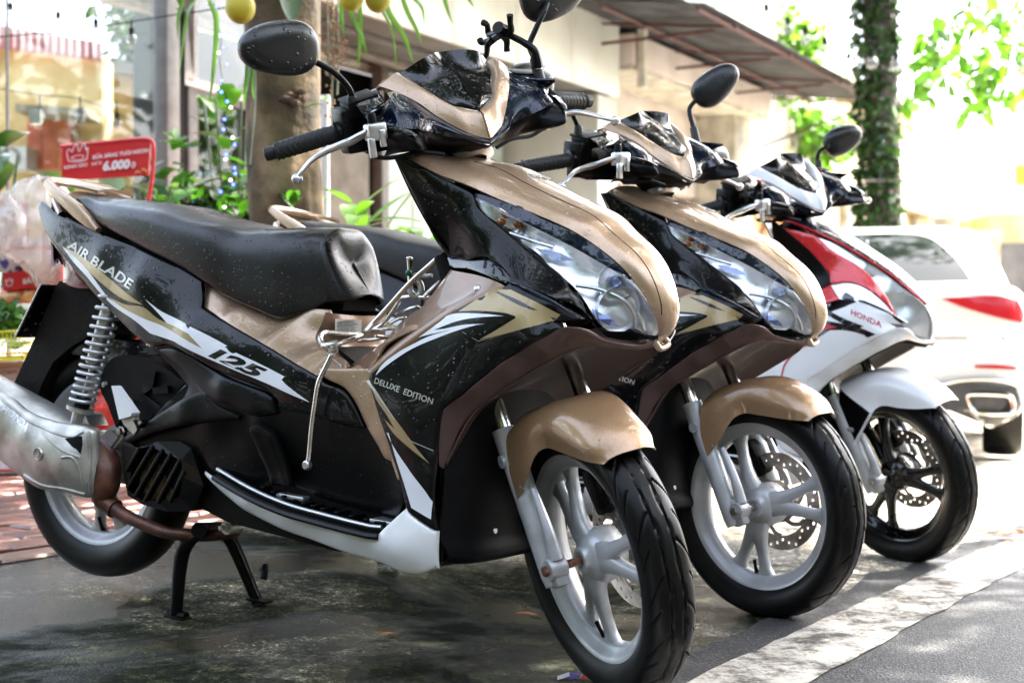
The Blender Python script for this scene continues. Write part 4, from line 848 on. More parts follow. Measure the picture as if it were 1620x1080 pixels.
# ------------------------------------------------------------------ white car parked beyond the machines
def car():
    root = thing('parked_car', 'white car seen from behind, red tail lamp and chrome exhaust tip, beyond the scooters', 'car', (0, 0, 0))
    WP_ = paint('white_car_paint', (.7, .7, .7), rough=.3, coat=1.); GL = plain('dark_car_glass', (.008, .012, .010), .06, spec=.35); RL = plain('red_tail_lens', (.42, .012, .02), .2); DP = noisy('grey_bumper_plastic', (.03, .03, .034), (.05, .05, .055), 20, .55, bump=.1)
    L, Wd = 4.3, .92
    # body stations from tail (x=0) to nose (x=L): half-width, sill z, belt z ; section = rounded box
    st_ = [(0, .74, .30, .90, .93), (.04, .84, .22, .95, .98), (.18, .90, .20, .99, 1.01), (.6, .915, .26, 1.0, 1.02), (1.4, .92, .24, .99, 1.0), (2.4, .92, .24, .97, .98), (3.3, .90, .24, .93, .95), (3.9, .84, .26, .84, .86), (4.22, .70, .32, .70, .72), (4.3, .50, .40, .62, .64)]
    rows = []
    for x, w, z0, zb, zt in st_:
        rows.append([(x, w * .80, z0), (x, w * .97, z0 + .10), (x, w, (z0 + zb) / 2), (x, w * .985, zb - .06), (x, w * .90, zb + (zt - zb) * .5 + .01), (x, w * .5, zt + .02), (x, 0, zt + .03)])
    body = loft('body', rows, WP_, root, nu=6, nv=7, thick=.0, corner=70, cap=True)
    # cabin (roof and pillars)
    cab = [(.16, .66, .98, 1.02), (.42, .72, .98, 1.20), (.80, .70, .98, 1.385), (1.3, .70, .98, 1.44), (2.0, .69, .98, 1.43), (2.5, .68, .98, 1.33), (3.15, .70, .95, 1.0)]
    rows = [[(x, w + .12, z0 - .03), (x, w + .06, z0 + (z1 - z0) * .45), (x, w - .02, z0 + (z1 - z0) * .86), (x, w * .72, z1), (x, w * .36, z1 + .012), (x, 0, z1 + .016)] for x, w, z0, z1 in cab]
    cabm = loft('roof', rows, WP_, root, nu=6, nv=7, thick=.0, corner=70, cap=True)
    bc_ = bvh_of([cabm]); bd = bvh_of([body])
    def drape_back(name, outl, mat, b, off, dirv=(1, 0, 0), x0=-1.):
        V2, F = poly_fill([(y, z) for y, z in outl], .03, 40, 5); vs = []
        for y, z in V2:
            h = b.ray_cast(Vector((x0, y, z)), Vector(dirv), 4.); p = h[0] if h[0] else b.find_nearest(Vector((.2, y, z)))[0]; vs.append(p - Vector(dirv) * off)
        o = mesh(name, vs, F, mat, root); fixn(o); return o
    drape_back('rear_window', [(-.60, 1.05), (0, 1.035), (.62, 1.05), (.50, 1.20), (.33, 1.345), (0, 1.37), (-.33, 1.345), (-.50, 1.20)], GL, bc_, .004)
    for s in (1, -1):
        def side(name, outl, mat):
            V2, F = poly_fill(outl, .04, 40, 3); vs = []
            for x, z in V2:
                h = bc_.ray_cast(Vector((x, -s * 2., z)), Vector((0, s, 0)), 4.); p = h[0] if h[0] else Vector((x, -s * .7, z)); vs.append(p - Vector((0, s * .004, 0)))
            o = mesh(name, vs, F, mat, root); fixn(o)
        side('side_window', [(.62, 1.04), (1.45, 1.04), (1.45, 1.36), (1.0, 1.33), (.75, 1.22)], GL); side('side_window', [(1.52, 1.04), (2.75, 1.03), (2.35, 1.34), (1.52, 1.36)], GL)
        o = drape_back('tail_lamp', [(s * .44, .935), (s * .56, .945), (s * .74, .95), (s * .85, .93), (s * .89, .85), (s * .88, .80), (s * .74, .83), (s * .56, .885)], RL, bd, .012)
        drape_back('reflector', [(s * .62, .545), (s * .84, .535), (s * .85, .55), (s * .74, .562), (s * .62, .56)], RL, bd, .008)
        # chrome exhaust tip : rounded frame with dark opening
        g = MB(); c = Vector((-.03, s * .70, .345)); P = [(-.12, .038), (-.10, .052), (.09, .048), (.115, .03), (.125, -.035), (.105, -.052), (-.06, -.052), (-.09, -.03)]
        g.tube([c + Vector((0, y * s, z)) for y, z in P] + [c + Vector((0, P[0][0] * s, P[0][1]))], .014, 8); g.build('exhaust_tip', CHROME, root)
        g = MB(); g.add([c + Vector((.03, y * s, z)) for y, z in P], [tuple(range(8))]); g.build('exhaust_opening', DARKIN, root, smooth=False)
        for x in (.82, 3.45):
            w = bpy.data.objects.new('wheel', None); COL.objects.link(w); w.parent = root; M_ = Matrix.Translation((x, s * .78, .315)) @ Matrix.Rotation(R(90), 4, 'X')
            g = MB(); g.lathe([(.21, -.11), (.29, -.115), (.31, -.08), (.315, 0), (.31, .08), (.29, .115), (.21, .11)], 48, M_, closed=True); fixn(g.build('tyre', RUBBER, w))
            g = MB(); g.lathe([(0, .08), (.06, .085), (.2, .10), (.21, .09), (.21, -.09), (.2, -.10), (.06, -.085), (0, -.08)], 40, M_); fixn(g.build('rim', SILVER, w))
    # lower bumper insert with bright strip
    drape_back('bumper_insert', [(-.84, .44), (-.6, .465), (-.40, .44), (0, .43), (.40, .44), (.6, .465), (.84, .44), (.88, .34), (.82, .22), (.4, .20), (0, .20), (-.4, .20), (-.82, .22), (-.88, .34)], DP, bd, .022)
    for s in (1, -1): g = MB(); g.tube([(-.03, s * .30, .425), (-.035, s * .42, .445), (-.035, s * .56, .475), (-.02, s * .74, .478), (.03, s * .85, .44), (.06, s * .885, .37)], .011, 8); g.build('bumper_strip', ALU, root)
    drape_back('tailgate_seam', [(-.78, .715), (.78, .715), (.78, .708), (-.78, .708)], DP, bd, .004)
    g = MB(); g.tube([(.45, 0, 1.24), (.40, 0, 1.27), (.37, 0, 1.30)], .006, 6); g.build('roof_fin', WP_, root)
    return root
CAR = car()
CX, CY, CYAW = 2.02, 8.3, R(72)
CAR.location = (CX, CY, gz(CX, CY) - .0); CAR.rotation_euler = (0, R(1.2), CYAW)

# ------------------------------------------------------------------ snack stall at the far left
STX, STY = -1.75, 5.0
RTXT = paint('red_sign_enamel', (.62, .02, .025), rough=.3, coat=.6); WTXT = plain('white_print', (.8, .78, .76), .5)
def flat_text(name, s, a, b, h, mat, par, off=(0, -.004, 0), bold=.02, shear=0., up=None):
    V, Fc, w = text_tris(s, 1., shear, bold); a, b = Vector(a), Vector(b); ex = (b - a).normalized(); L = (b - a).length; ez = Vector(up).normalized() if up else Vector((0, 0, 1)); x0 = min(v.x for v in V)
    o = mesh(name, [a + ex * ((v.x - x0) / w * L) + ez * (v.y / .72 * h) + Vector(off) for v in V], Fc, mat, par, smooth=False)
    if par is not None: o.matrix_parent_inverse = Matrix.Translation(-Vector(par.location))
    return o
sg = thing('display_sign', 'red sign board with white crown and price on red tube stand behind first scooter', 'sign', (-1.35, 5.3, .1))
sP = [(-1.661,5.300,1.297),(-1.335,5.300,1.327),(-1.340,5.300,1.197),(-1.624,5.300,1.176),(-1.666,5.300,1.227)]
sP = [(-1.656,5.300,1.295),(-1.330,5.300,1.325),(-1.340,5.300,1.192),(-1.657,5.300,1.169)]
quadbar(sP, .012, 'board', RTXT, sg)
def tb(P, r, nm, mat, par): g = MB(); g.tube(P, r, 10, smooth=4); o = g.build(nm, mat, par); o.matrix_parent_inverse = Matrix.Translation(-Vector(par.location)); return o
tb([(-1.661,5.300,1.297),(-1.512,5.300,1.311),(-1.358,5.300,1.325),(-1.326,5.300,1.318),(-1.319,5.300,1.288),(-1.326,5.300,1.174),(-1.343,5.300,1.069),(-1.362,5.300,.86),(-1.386,5.300,.534)], .0075, 'tube_frame', RTXT, sg)
tb([(-1.657,5.300,1.171),(-1.662,5.300,.86),(-1.669,5.300,.441)], .0075, 'tube_frame', RTXT, sg)
flat_text('sign_text', 'KINH DO', *[(-1.644,5.290,1.212),(-1.558,5.290,1.224)], .013, WTXT, sg)
flat_text('sign_text', 'BỮA SÁNG TƯƠI NGON', *[(-1.539,5.290,1.249),(-1.333,5.290,1.275)], .014, WTXT, sg, shear=.1, bold=.03)
flat_text('sign_text', 'CHỈ TỪ', *[(-1.544,5.290,1.226),(-1.505,5.290,1.231)], .010, WTXT, sg, shear=.1, bold=.03)
flat_text('sign_text', '6.000', *[(-1.502,5.290,1.208),(-1.402,5.290,1.217)], .032, WTXT, sg, shear=.15, bold=.05); flat_text('sign_text', 'Đ', *[(-1.400,5.290,1.217),(-1.382,5.290,1.219)], .020, WTXT, sg, shear=.15, bold=.04)
tb([(-1.629,5.288,1.242),(-1.634,5.288,1.277),(-1.625,5.288,1.286),(-1.615,5.288,1.275),(-1.608,5.288,1.295),(-1.597,5.288,1.302),(-1.590,5.288,1.277),(-1.578,5.288,1.298),(-1.569,5.288,1.305),(-1.564,5.288,1.282),(-1.557,5.288,1.293),(-1.560,5.288,1.258),(-1.564,5.288,1.247),(-1.597,5.288,1.240),(-1.629,5.288,1.242)], .0017, 'crown_mark', WTXT, sg)
tb([(-1.620,5.288,1.254),(-1.597,5.288,1.263),(-1.574,5.288,1.261),(-1.578,5.288,1.249),(-1.606,5.288,1.247),(-1.620,5.288,1.254)], .0014, 'crown_mark', WTXT, sg)
for s_ in ([(-1.383,5.288,1.198),(-1.374,5.288,1.205),(-1.365,5.288,1.196)], [(-1.360,5.288,1.207),(-1.351,5.288,1.214),(-1.342,5.288,1.200)]): tb(s_, .003, 'croissant_mark', plain('pastry_print', (.7, .4, .15), .6) if 'pastry_print' not in MATS else MATS['pastry_print'], sg)
# shelves
sh_ = thing('snack_rack', 'red wire snack rack crowded with packets at the far left', 'rack', (-1.85, 5.1, .1))
REDW = plain('red_wire', (.55, .04, .03), .4)
for v_ in (385, 470, 560, 640, 735):
    P = SHL[v_]
    tb(P + [P[0]], .004, 'shelf_frame', REDW, sh_)
    g = MB()
    for k in range(14): a, b = Vector(P[0]).lerp(Vector(P[1]), k / 13), Vector(P[3]).lerp(Vector(P[2]), k / 13); g.tube([a, b], .0018, 4, smooth=0)
    o = g.build('shelf_wires', REDW, sh_); o['kind'] = 'stuff'; o.matrix_parent_inverse = Matrix.Translation(-Vector(sh_.location))
for P in SHV: tb(P, .006, 'upright', REDW, sh_)
def pillow(name, label, c, w, h, d, mat, seed, ang=0., cat='snack packet', group='snack packets on the red rack', crinkle=.12):
    rg_ = random.Random(seed); nx_, nz_ = 9, 9; vs = []; fs = []
    for side_ in (1, -1):
        for j in range(nz_):
            for i in range(nx_):
                u, v = i / (nx_ - 1) * 2 - 1, j / (nz_ - 1) * 2 - 1; q = max(0, (1 - u * u)) ** .5 * max(0, (1 - v * v)) ** .5
                n_ = noise.noise(Vector((u * 2 + seed, v * 2, side_))) * crinkle; vs.append((u * w / 2 * (1 - .05 * v * v), side_ * (d / 2 * q * (1 + n_ * 3)) + n_ * d * .15, v * h / 2 * (1 - .04 * u * u)))
    for s_ in (0, 1):
        for j in range(nz_ - 1):
            for i in range(nx_ - 1): a = s_ * nx_ * nz_ + j * nx_ + i; fs.append((a, a + 1, a + nx_ + 1, a + nx_) if s_ else (a, a + nx_, a + nx_ + 1, a + 1))
    o = mesh(name, vs, fs, mat, None, ang=80); o.location = c; o.rotation_euler = (rg_.uniform(-.2, .2), ang, rg_.uniform(-.4, .4)); tag(o, label, cat, group); return o
PKW = noisy('white_blue_packet', (.08, .1, .35), (.75, .76, .8), 26, .25, bump=.4, bscale=40, dist=.01, thr=(.40, .46)); PKR = noisy('red_packet', (.35, .02, .02), (.75, .1, .07), 18, .25, bump=.4, bscale=40, dist=.01); PKO = noisy('orange_packet', (.6, .14, .03), (.8, .45, .2), 22, .25, bump=.4, bscale=40, dist=.01, thr=(.45, .55)); PKG = noisy('green_red_packet', (.02, .12, .05), (.5, .04, .04), 14, .3, bump=.3, bscale=40, dist=.01, thr=(.48, .5))
spots = [("green and red packet standing top left on the rack, half behind the clear bag", PKG, [(-1.772,5.120,1.021)][0], .11, .13), ("blue striped clear bread packet, leftmost of its shelf", PKW, [(-1.796,5.080,.891)][0], .10, .13), ("blue striped clear bread packet, second on its shelf", PKW, [(-1.747,5.100,.888)][0], .10, .13), ("blue striped clear bread packet next to the big clear bag", PKW, [(-1.691,5.120,.886)][0], .1, .13),
         ("orange snack packet under the red bread box, leftmost", PKO, [(-1.782,5.120,.745)][0], .10, .06), ("orange snack packet under the red bread box, second", PKO, [(-1.710,5.120,.749)][0], .10, .06), ("red crinkled packet hanging beside the clear bag", PKR, [(-1.621,5.160,.899)][0], .12, .16),
         ("orange packet seen between shock absorber and side cover", PKO, [(-1.417,5.200,.616)][0], .13, .16), ("red packet seen through the rear wheel of the first scooter", PKR, [(-1.463,5.200,.467)][0], .15, .15), ("orange and red packet behind the rear shock absorber", PKO, [(-1.500,5.250,.535)][0], .15, .12), ("red packet low on the rack, seen behind the rear wheel spokes", PKR, [(-1.498,5.200,.33)][0], .15, .14), ("orange packet beside the rear wheel, right of the spokes", PKO, [(-1.397,5.250,.443)][0], .14, .15)]
for i, (lb, m_, c, w, h) in enumerate(spots): pillow('snack_packet', lb, c, w, h, .05, m_, i)
bx = thing('bread_box', 'red cardboard box with white lettering on the middle shelf at left', 'box', (-1.75, 5.1, .85)); P = [(-1.797,5.080,.824),(-1.593,5.080,.851),(-1.594,5.080,.784),(-1.797,5.080,.762)]; quadbar(P, .14, 'box_body', RTXT, bx)
flat_text('box_text', 'BÁNH MÌ', *[(-1.725,5.078,.786),(-1.629,5.078,.797)], .018, WTXT, bx, bold=.03)
tb([(-1.784,5.076,.779),(-1.786,5.076,.802),(-1.780,5.076,.793),(-1.773,5.076,.806),(-1.766,5.076,.793),(-1.762,5.076,.804),(-1.764,5.076,.782),(-1.784,5.076,.779)], .0013, 'crown_mark', WTXT, bx)
P = [(-1.797,5.100,.856),(-1.698,5.100,.87),(-1.703,5.100,.838),(-1.797,5.100,.829)]; b2 = thing('bread_box', 'small red carton lying on top of the lettered red bread box', 'box', (-1.8, 5.12, .9)); quadbar(P, .1, 'box_body', RTXT, b2)
# clear plastic bags
def bag_mat():
    m = bpy.data.materials.new('crumpled_clear_plastic'); m.use_nodes = True; nt = m.node_tree; N = nt.nodes; N.clear(); o = N.new('ShaderNodeOutputMaterial'); t = N.new('ShaderNodeBsdfTransparent'); g = N.new('ShaderNodeBsdfGlossy'); d = N.new('ShaderNodeBsdfDiffuse'); tr = N.new('ShaderNodeBsdfTranslucent'); d.inputs[0].default_value = (.75, .68, .62, 1); tr.inputs[0].default_value = (.75, .68, .62, 1); g.inputs['Roughness'].default_value = .18
    m0 = N.new('ShaderNodeMixShader'); m0.inputs[0].default_value = .5; nt.links.new(d.outputs[0], m0.inputs[1]); nt.links.new(tr.outputs[0], m0.inputs[2])
    m1 = N.new('ShaderNodeMixShader'); m1.inputs[0].default_value = .38; nt.links.new(t.outputs[0], m1.inputs[1]); nt.links.new(m0.outputs[0], m1.inputs[2])
    f = fres(nt, 1.5); a = N.new('ShaderNodeMath'); a.operation = 'ADD'; a.inputs[1].default_value = .06; nt.links.new(f.outputs[0], a.inputs[0]); m2 = N.new('ShaderNodeMixShader'); nt.links.new(a.outputs[0], m2.inputs[0]); nt.links.new(m1.outputs[0], m2.inputs[1]); nt.links.new(g.outputs[0], m2.inputs[2]); nt.links.new(m2.outputs[0], o.inputs[0]); return m
BAGM = bag_mat()
def bag(label, c, rx, ry, rz, seed):
    vs = []; fs = []; n, m_ = 44, 30; c = Vector(c)
    for i in range(m_ + 1):
        a = math.pi * i / m_
        for k in range(n):
            t = 2 * math.pi * k / n; d = Vector((math.sin(a) * math.cos(t), math.sin(a) * math.sin(t), math.cos(a)))
            q = 1 + .20 * noise.noise(d * 1.6 + Vector((seed, 0, 0))) - .16 * abs(noise.noise(d * 4.2 + Vector((seed, 3, 0)))) - .07 * abs(noise.noise(d * 10 + Vector((0, seed, 0)))); neck = 1 - .45 * max(0, d.z) ** 2
            vs.append(c + Vector((d.x * rx * q * neck, d.y * ry * q * neck, d.z * rz * q)))
    for i in range(m_):
        for k in range(n): fs.append((i * n + k, i * n + (k + 1) % n, (i + 1) * n + (k + 1) % n, (i + 1) * n + k))
    o = mesh('plastic_bag', vs, fs, BAGM, None, ang=25); tag(o, label, 'plastic bag', 'clear plastic bags on the rack'); return o
bag('large crumpled clear plastic bag hanging beside the tail of the first scooter', [(-1.642,5.000,.99)][0], .15, .10, .19, 2.2)
bag('smaller clear plastic bag at the left edge above the striped packets', [(-1.743,4.950,.998)][0], .07, .07, .11, 5.1)
bag('clear plastic bag end behind the red box, beside the tail lamp', [(-1.608,5.050,.85)][0], .08, .06, .12, 8.3)
# basket with herbs
bk_ = thing('basket', 'yellow plastic mesh basket at the left edge, filled with green herbs', 'basket', (-1.82, 4.95, .62)); YP = paint('yellow_plastic', (.72, .66, .02), rough=.35)
P0 = [(-1.895,4.900,.611),(-1.663,4.900,.622),(-1.667,4.900,.525),(-1.887,4.900,.516)]; a, b, c_, d_ = [Vector(p) for p in P0]
g = MB(); 
for k in range(5): q = k / 4; g.tube([a.lerp(d_, q), b.lerp(c_, q)], .0022 if 0 < k < 4 else .004, 5, smooth=0); g.tube([b.lerp(c_, q), b.lerp(c_, q) + Vector((0, .2, 0))], .0022 if 0 < k < 4 else .004, 5, smooth=0)
for k in range(17): q = k / 16; g.tube([a.lerp(b, q), d_.lerp(c_, q)], .0022, 5, smooth=0)
for k in range(9): q = k / 8; g.tube([b + Vector((0, .2 * q, 0)), c_ + Vector((0, .2 * q, 0))], .0022, 5, smooth=0)
o = g.build('mesh_side', YP, bk_); o.matrix_parent_inverse = Matrix.Translation(-Vector(bk_.location))
quadbar([(-1.903,4.920,.529),(-1.674,4.920,.537),(-1.674,4.920,.52),(-1.904,4.920,.511)], .2, 'base', YP, bk_)
rgh = np.random.default_rng(4); Q = clump_points([(-1.791,5.000,.654)][0], (.11, .09, .055), 900, 20, rgh); hb = leaf_cloud('herb_bunch', Q, .035, LEAFP, None, 3, up=.2, droop=-.5); tag(hb, 'bunch of fresh green herbs heaped in the yellow basket', 'herbs')
cb = thing('carton', 'white cardboard cartons with blue print stacked under the yellow basket', 'carton', (-1.8, 5.1, .3)); CW = noisy('white_carton', (.62, .6, .6), (.72, .7, .7), 5, .7); BLT = plain('blue_print', (.08, .09, .45), .6)
CB2 = thing('carton', 'lowest white cardboard carton standing on the red brick paving at left', 'carton', (-1.8, 5.1, .1)); 
quadbar([(-1.986,5.020,.507),(-1.688,5.020,.515),(-1.713,5.020,.341),(-1.987,5.020,.33)], .3, 'box_body', CW, cb); quadbar([(-1.987,5.020,.325),(-1.700,5.020,.336),(-1.723,5.020,.124),(-1.988,5.020,.12)], .3, 'box_body', CW, CB2)
for (p, q, par) in (([(-1.780,5.010,.469)][0], [(-1.725,5.010,.474)][0], cb), ([(-1.780,5.010,.392)][0], [(-1.736,5.010,.397)][0], cb), ([(-1.829,5.010,.253)][0], [(-1.763,5.010,.258)][0], CB2)): flat_text('box_text', 'Cam', p, q, .014, BLT, par, bold=.01)
tb([(-1.792,5.008,.491),(-1.717,5.008,.496),(-1.718,5.008,.461),(-1.788,5.008,.456),(-1.792,5.008,.491)], .0012, 'printed_frame', BLT, cb)

# ------------------------------------------------------------------ plants by the trunk
def blade(g, p, d, L, w, bend, seed=0, n=7):
    """broad arching leaf"""
    p = Vector(p); d = Vector(d).normalized(); side = d.cross(Vector((0, 0, 1))); side = side.normalized() if side.length > 1e-3 else Vector((1, 0, 0)); up_ = side.cross(d); vs = []; fs = []
    for i in range(n + 1):
        t = i / n; ww = w * (math.sin(math.pi * min(1, t * .93 + .06)) ** .7) * .5; c = p + d * L * t + Vector((0, 0, -bend * L * t * t)); vs += [c - side * ww + up_ * ww * .18, c, c + side * ww + up_ * ww * .18]
    for i in range(n): a = i * 3; fs += [(a, a + 1, a + 4, a + 3), (a + 1, a + 2, a + 5, a + 4)]
    g.add(vs, fs)
def plant(name, label, base, specs, mat, cat='plant', stem=True, group=None, flowers=0, seed=0):
    t = thing(name, label, cat, base, 0, group); rg_ = random.Random(seed)
    for (n_, h, L, w, spread, bend) in specs:
        for i in range(n_):
            a = rg_.uniform(0, 2 * math.pi); r_ = rg_.uniform(0, spread); z = rg_.uniform(.25, 1) * h; g = MB()
            p = Vector((math.cos(a) * r_, math.sin(a) * r_, z)); d = Vector((math.cos(a + rg_.uniform(-.6, .6)), math.sin(a + rg_.uniform(-.6, .6)), rg_.uniform(-.1, 1.3)))
            blade(g, p, d, L * rg_.uniform(.65, 1.25), w * rg_.uniform(.7, 1.2), bend * rg_.uniform(.3, 1.4)); g.build('leaf', mat, t, ang=80)
    if stem:
        for i in range(5):
            a = rg_.uniform(0, 6.28); g = MB(); g.tube([(0, 0, 0), (math.cos(a) * .05, math.sin(a) * .05, specs[0][1] * .5), (math.cos(a) * .12, math.sin(a) * .12, specs[0][1] * .95)], .006, 5); g.build('stem', LEAFD, t)
    if flowers:
        for i in range(flowers):
            a = rg_.uniform(0, 6.28); q = rg_.uniform(.3, 1); g = MB(); g.sphere((math.cos(a) * specs[0][4] * q, math.sin(a) * specs[0][4] * q, specs[0][1] * rg_.uniform(.55, 1.05)), .012, 7, 5, sc=(1, 1, 1.5)); g.build('flower', WTXT, t)
    return t
plant('flowering_shrub', 'bushy green shrub with small white buds left of the thick trunk', (-1.28, 5.75, gz(-1.28, 5.75)), [(215, 1.0, .12, .055, .27, .3), (60, 1.28, .16, .075, .22, .4)], LEAFP, 'shrub', flowers=26, seed=1)
def foliage(par, c, r, n, size, mat, seed):
    rq = np.random.default_rng(seed); o = leaf_cloud('foliage', clump_points(c, r, n, 60, rq, .22), size, mat, par, seed, asp=.6); o['kind'] = 'stuff'; o.matrix_parent_inverse = Matrix.Translation(-Vector(par.location)); return o
shr = bpy.data.objects['flowering_shrub']; foliage(shr, (-1.24, 5.85, .75), (.30, .22, .42), 2600, .07, LEAFD, 91); foliage(shr, (-1.22, 5.7, .85), (.24, .2, .36), 900, .075, LEAFP, 92)
plant('broad_leaf_plant', 'upright plant with large bright leaves behind the white budded shrub', (-1.16, 6.0, gz(-1.2, 6.0)), [(60, 1.55, .19, .09, .22, .35)], LEAFP, seed=2)
plant('dark_leaf_plant', 'low dark broad leaved plant beside the red sign, half behind the tube', (-1.55, 5.9, gz(-1.5, 5.9)), [(46, 1.15, .20, .10, .24, .5)], LEAFD, seed=3)
plant('dark_leaf_plant', 'dark leaved plant at the upper left behind the snack bags', (-2.15, 5.9, gz(-2.15, 5.9)), [(50, 1.30, .24, .12, .38, .5)], LEAFD, seed=8)
plant('lily_plant', 'bright green lily with arching strap leaves right of the thick trunk', (-.56, 5.2, gz(-.56, 5.2)), [(60, .93, .26, .06, .12, .55), (34, 1.02, .22, .05, .06, .2)], STRAP, seed=4)
foliage(bpy.data.objects['lily_plant'], (-.52, 5.35, .62), (.26, .14, .26), 500, .13, LEAFD, 93)
plant('lily_plant', 'second smaller lily with dark leaves behind the middle scooter seat', (-.38, 5.4, gz(-.4, 5.4)), [(60, .90, .24, .055, .16, .5)], LEAFP, seed=5)
for (lb, c, n_, sd) in (('small leafy sprout growing from the lower trunk bark', (-.70, 4.60, 1.00), 7, 6), ('single round leaf sprouting at the right edge of the trunk', (-.60, 4.60, 1.33), 2, 7), ('leafy sprout just below the brake lever, on the trunk', (-.72, 4.58, 1.15), 5, 9)): plant('trunk_sprout', lb, c, [(n_, .04, .085, .035, .02, .2)], LEAFP, 'sprout', False, seed=sd)
# hanging orchid-like strap leaves
oc = thing('hanging_orchid', 'hanging plant with long strap leaves above the handlebar, right of the trunk', 'hanging plant', (-.45, 4.6, 1.9))
for P, w in STL: 
    Pc = cat_rom(P, 6); vs = []; fs = []; n_ = len(Pc)
    for i, p in enumerate(Pc):
        t = i / (n_ - 1); ww = w * (1 - t ** 3) * .5 * (.6 + .4 * min(1, t * 4)); T = (Pc[min(i + 1, n_ - 1)] - Pc[max(i - 1, 0)]).normalized(); S = T.cross(Vector((.25, 1, 0))).normalized(); vs += [p - S * ww, p + Vector((0, ww * .5, 0)), p + S * ww]
    for i in range(n_ - 1): a = i * 3; fs += [(a, a + 1, a + 4, a + 3), (a + 1, a + 2, a + 5, a + 4)]
    o = mesh('leaf', vs, fs, STRAP, oc, ang=80); o.matrix_parent_inverse = Matrix.Translation(-Vector(oc.location))
for P in ROOTS:
    g = MB(); g.tube(P, .0035, 5); o = g.build('aerial_root', noisebark('pale_root', (.2, .2, .12), (.4, .42, .3), 12) if 'pale_root' not in MATS else MATS['pale_root'], oc); o.matrix_parent_inverse = Matrix.Translation(-Vector(oc.location))
SEEDM = plain('brown_seed', (.28, .13, .05), .6)
for P in SEEDS:
    g = MB()
    for k in range(60): t = random.random(); a = Vector(P[0]).lerp(Vector(P[1]), t); g.sphere(a + Vector((random.gauss(0, .010), random.gauss(0, .010), 0)), random.uniform(.0025, .005), 6, 4)
    o = g.build('seed_spray', SEEDM, oc); o['kind'] = 'stuff'; o.matrix_parent_inverse = Matrix.Translation(-Vector(oc.location))
lf = thing('climbing_leaf', 'big dark leaf on the trunk beside the yellow fruit, top of the photo', 'leaf', (-.71, 4.55, 1.65)); g = MB(); blade(g, (0, 0, .09), (.1, -.1, -1), .15, .085, 0); o = g.build('leaf_blade', LEAFD, lf)
pp = thing('white_pipe', 'thin white pipe standing behind the right side of the trunk', 'pipe', (-.70, 5.4, .1)); g = MB(); g.tube([(0, 0, -.1), (0, 0, 1.35)], .0165, 14, smooth=0); g.tube([(0, 0, 1.35), (0, 0, 1.4)], .019, 14, smooth=0); g.build('pipe_body', WTXT, pp)
# ------------------------------------------------------------------ string lights
BULB = glass('bulb_glass', (.95, .95, .95), .05)
def string(label, P, bulbs, r=.003, size=.022):
    t = thing('string_lights', label, 'string lights', P[0]); g = MB(); g.tube(P, r, 5, smooth=6); o = g.build('cable', MATTE, t); o.matrix_parent_inverse = Matrix.Translation(-Vector(t.location))
    for b in bulbs:
        b = Vector(b); s_ = bpy.data.objects.new('bulb', None); COL.objects.link(s_); s_.parent = t; s_.matrix_parent_inverse = Matrix.Translation(-Vector(t.location))
        g = MB(); g.tube([b + Vector((0, 0, size * 4)), b + Vector((0, 0, size * 1.2))], size * .16, 6, smooth=0); g.tube([b + Vector((0, 0, size * 2.)), b + Vector((0, 0, size * .75))], size * .5, 8, smooth=0); g.build('bulb_holder', MATTE, s_); g = MB(); g.sphere(b, size, 12, 8, sc=(1, 1, 1.15)); g.build('bulb_glass', BULBM, s_)
BULBM = thin_glass('pale_bulb_glass', (.75, .75, .74), .12, .05)
string('string of clear bulbs drooping across the glass at upper left', [(-2.293,6.300,1.894),(-1.876,6.200,1.907),(-1.473,6.000,1.919),(-1.124,5.700,1.895)], [(-2.225,6.400,2.021),(-1.983,6.300,1.961),(-1.789,6.200,1.907),(-1.610,6.100,1.849)])
string('lower string of clear bulbs in front of the yellow house', [(-2.913,8.000,1.959),(-2.632,8.000,1.917),(-2.386,8.000,1.889),(-2.036,8.000,1.742)], [(-2.589,7.900,1.776),(-2.367,7.900,1.773),(-2.166,7.900,1.742)], size=.03)
string('string of white bulbs in front of the bright creeper', [(1.937,13.000,3.793),(2.291,13.000,3.509),(2.485,13.000,3.372),(2.645,13.000,3.281),(2.850,13.000,3.190),(3.250,13.000,3.042)], [(2.291,13.000,3.423),(2.485,13.000,3.304),(2.645,13.000,3.213),(2.822,13.000,3.122),(3.250,13.000,2.997),(3.466,13.000,2.980)], size=.05)
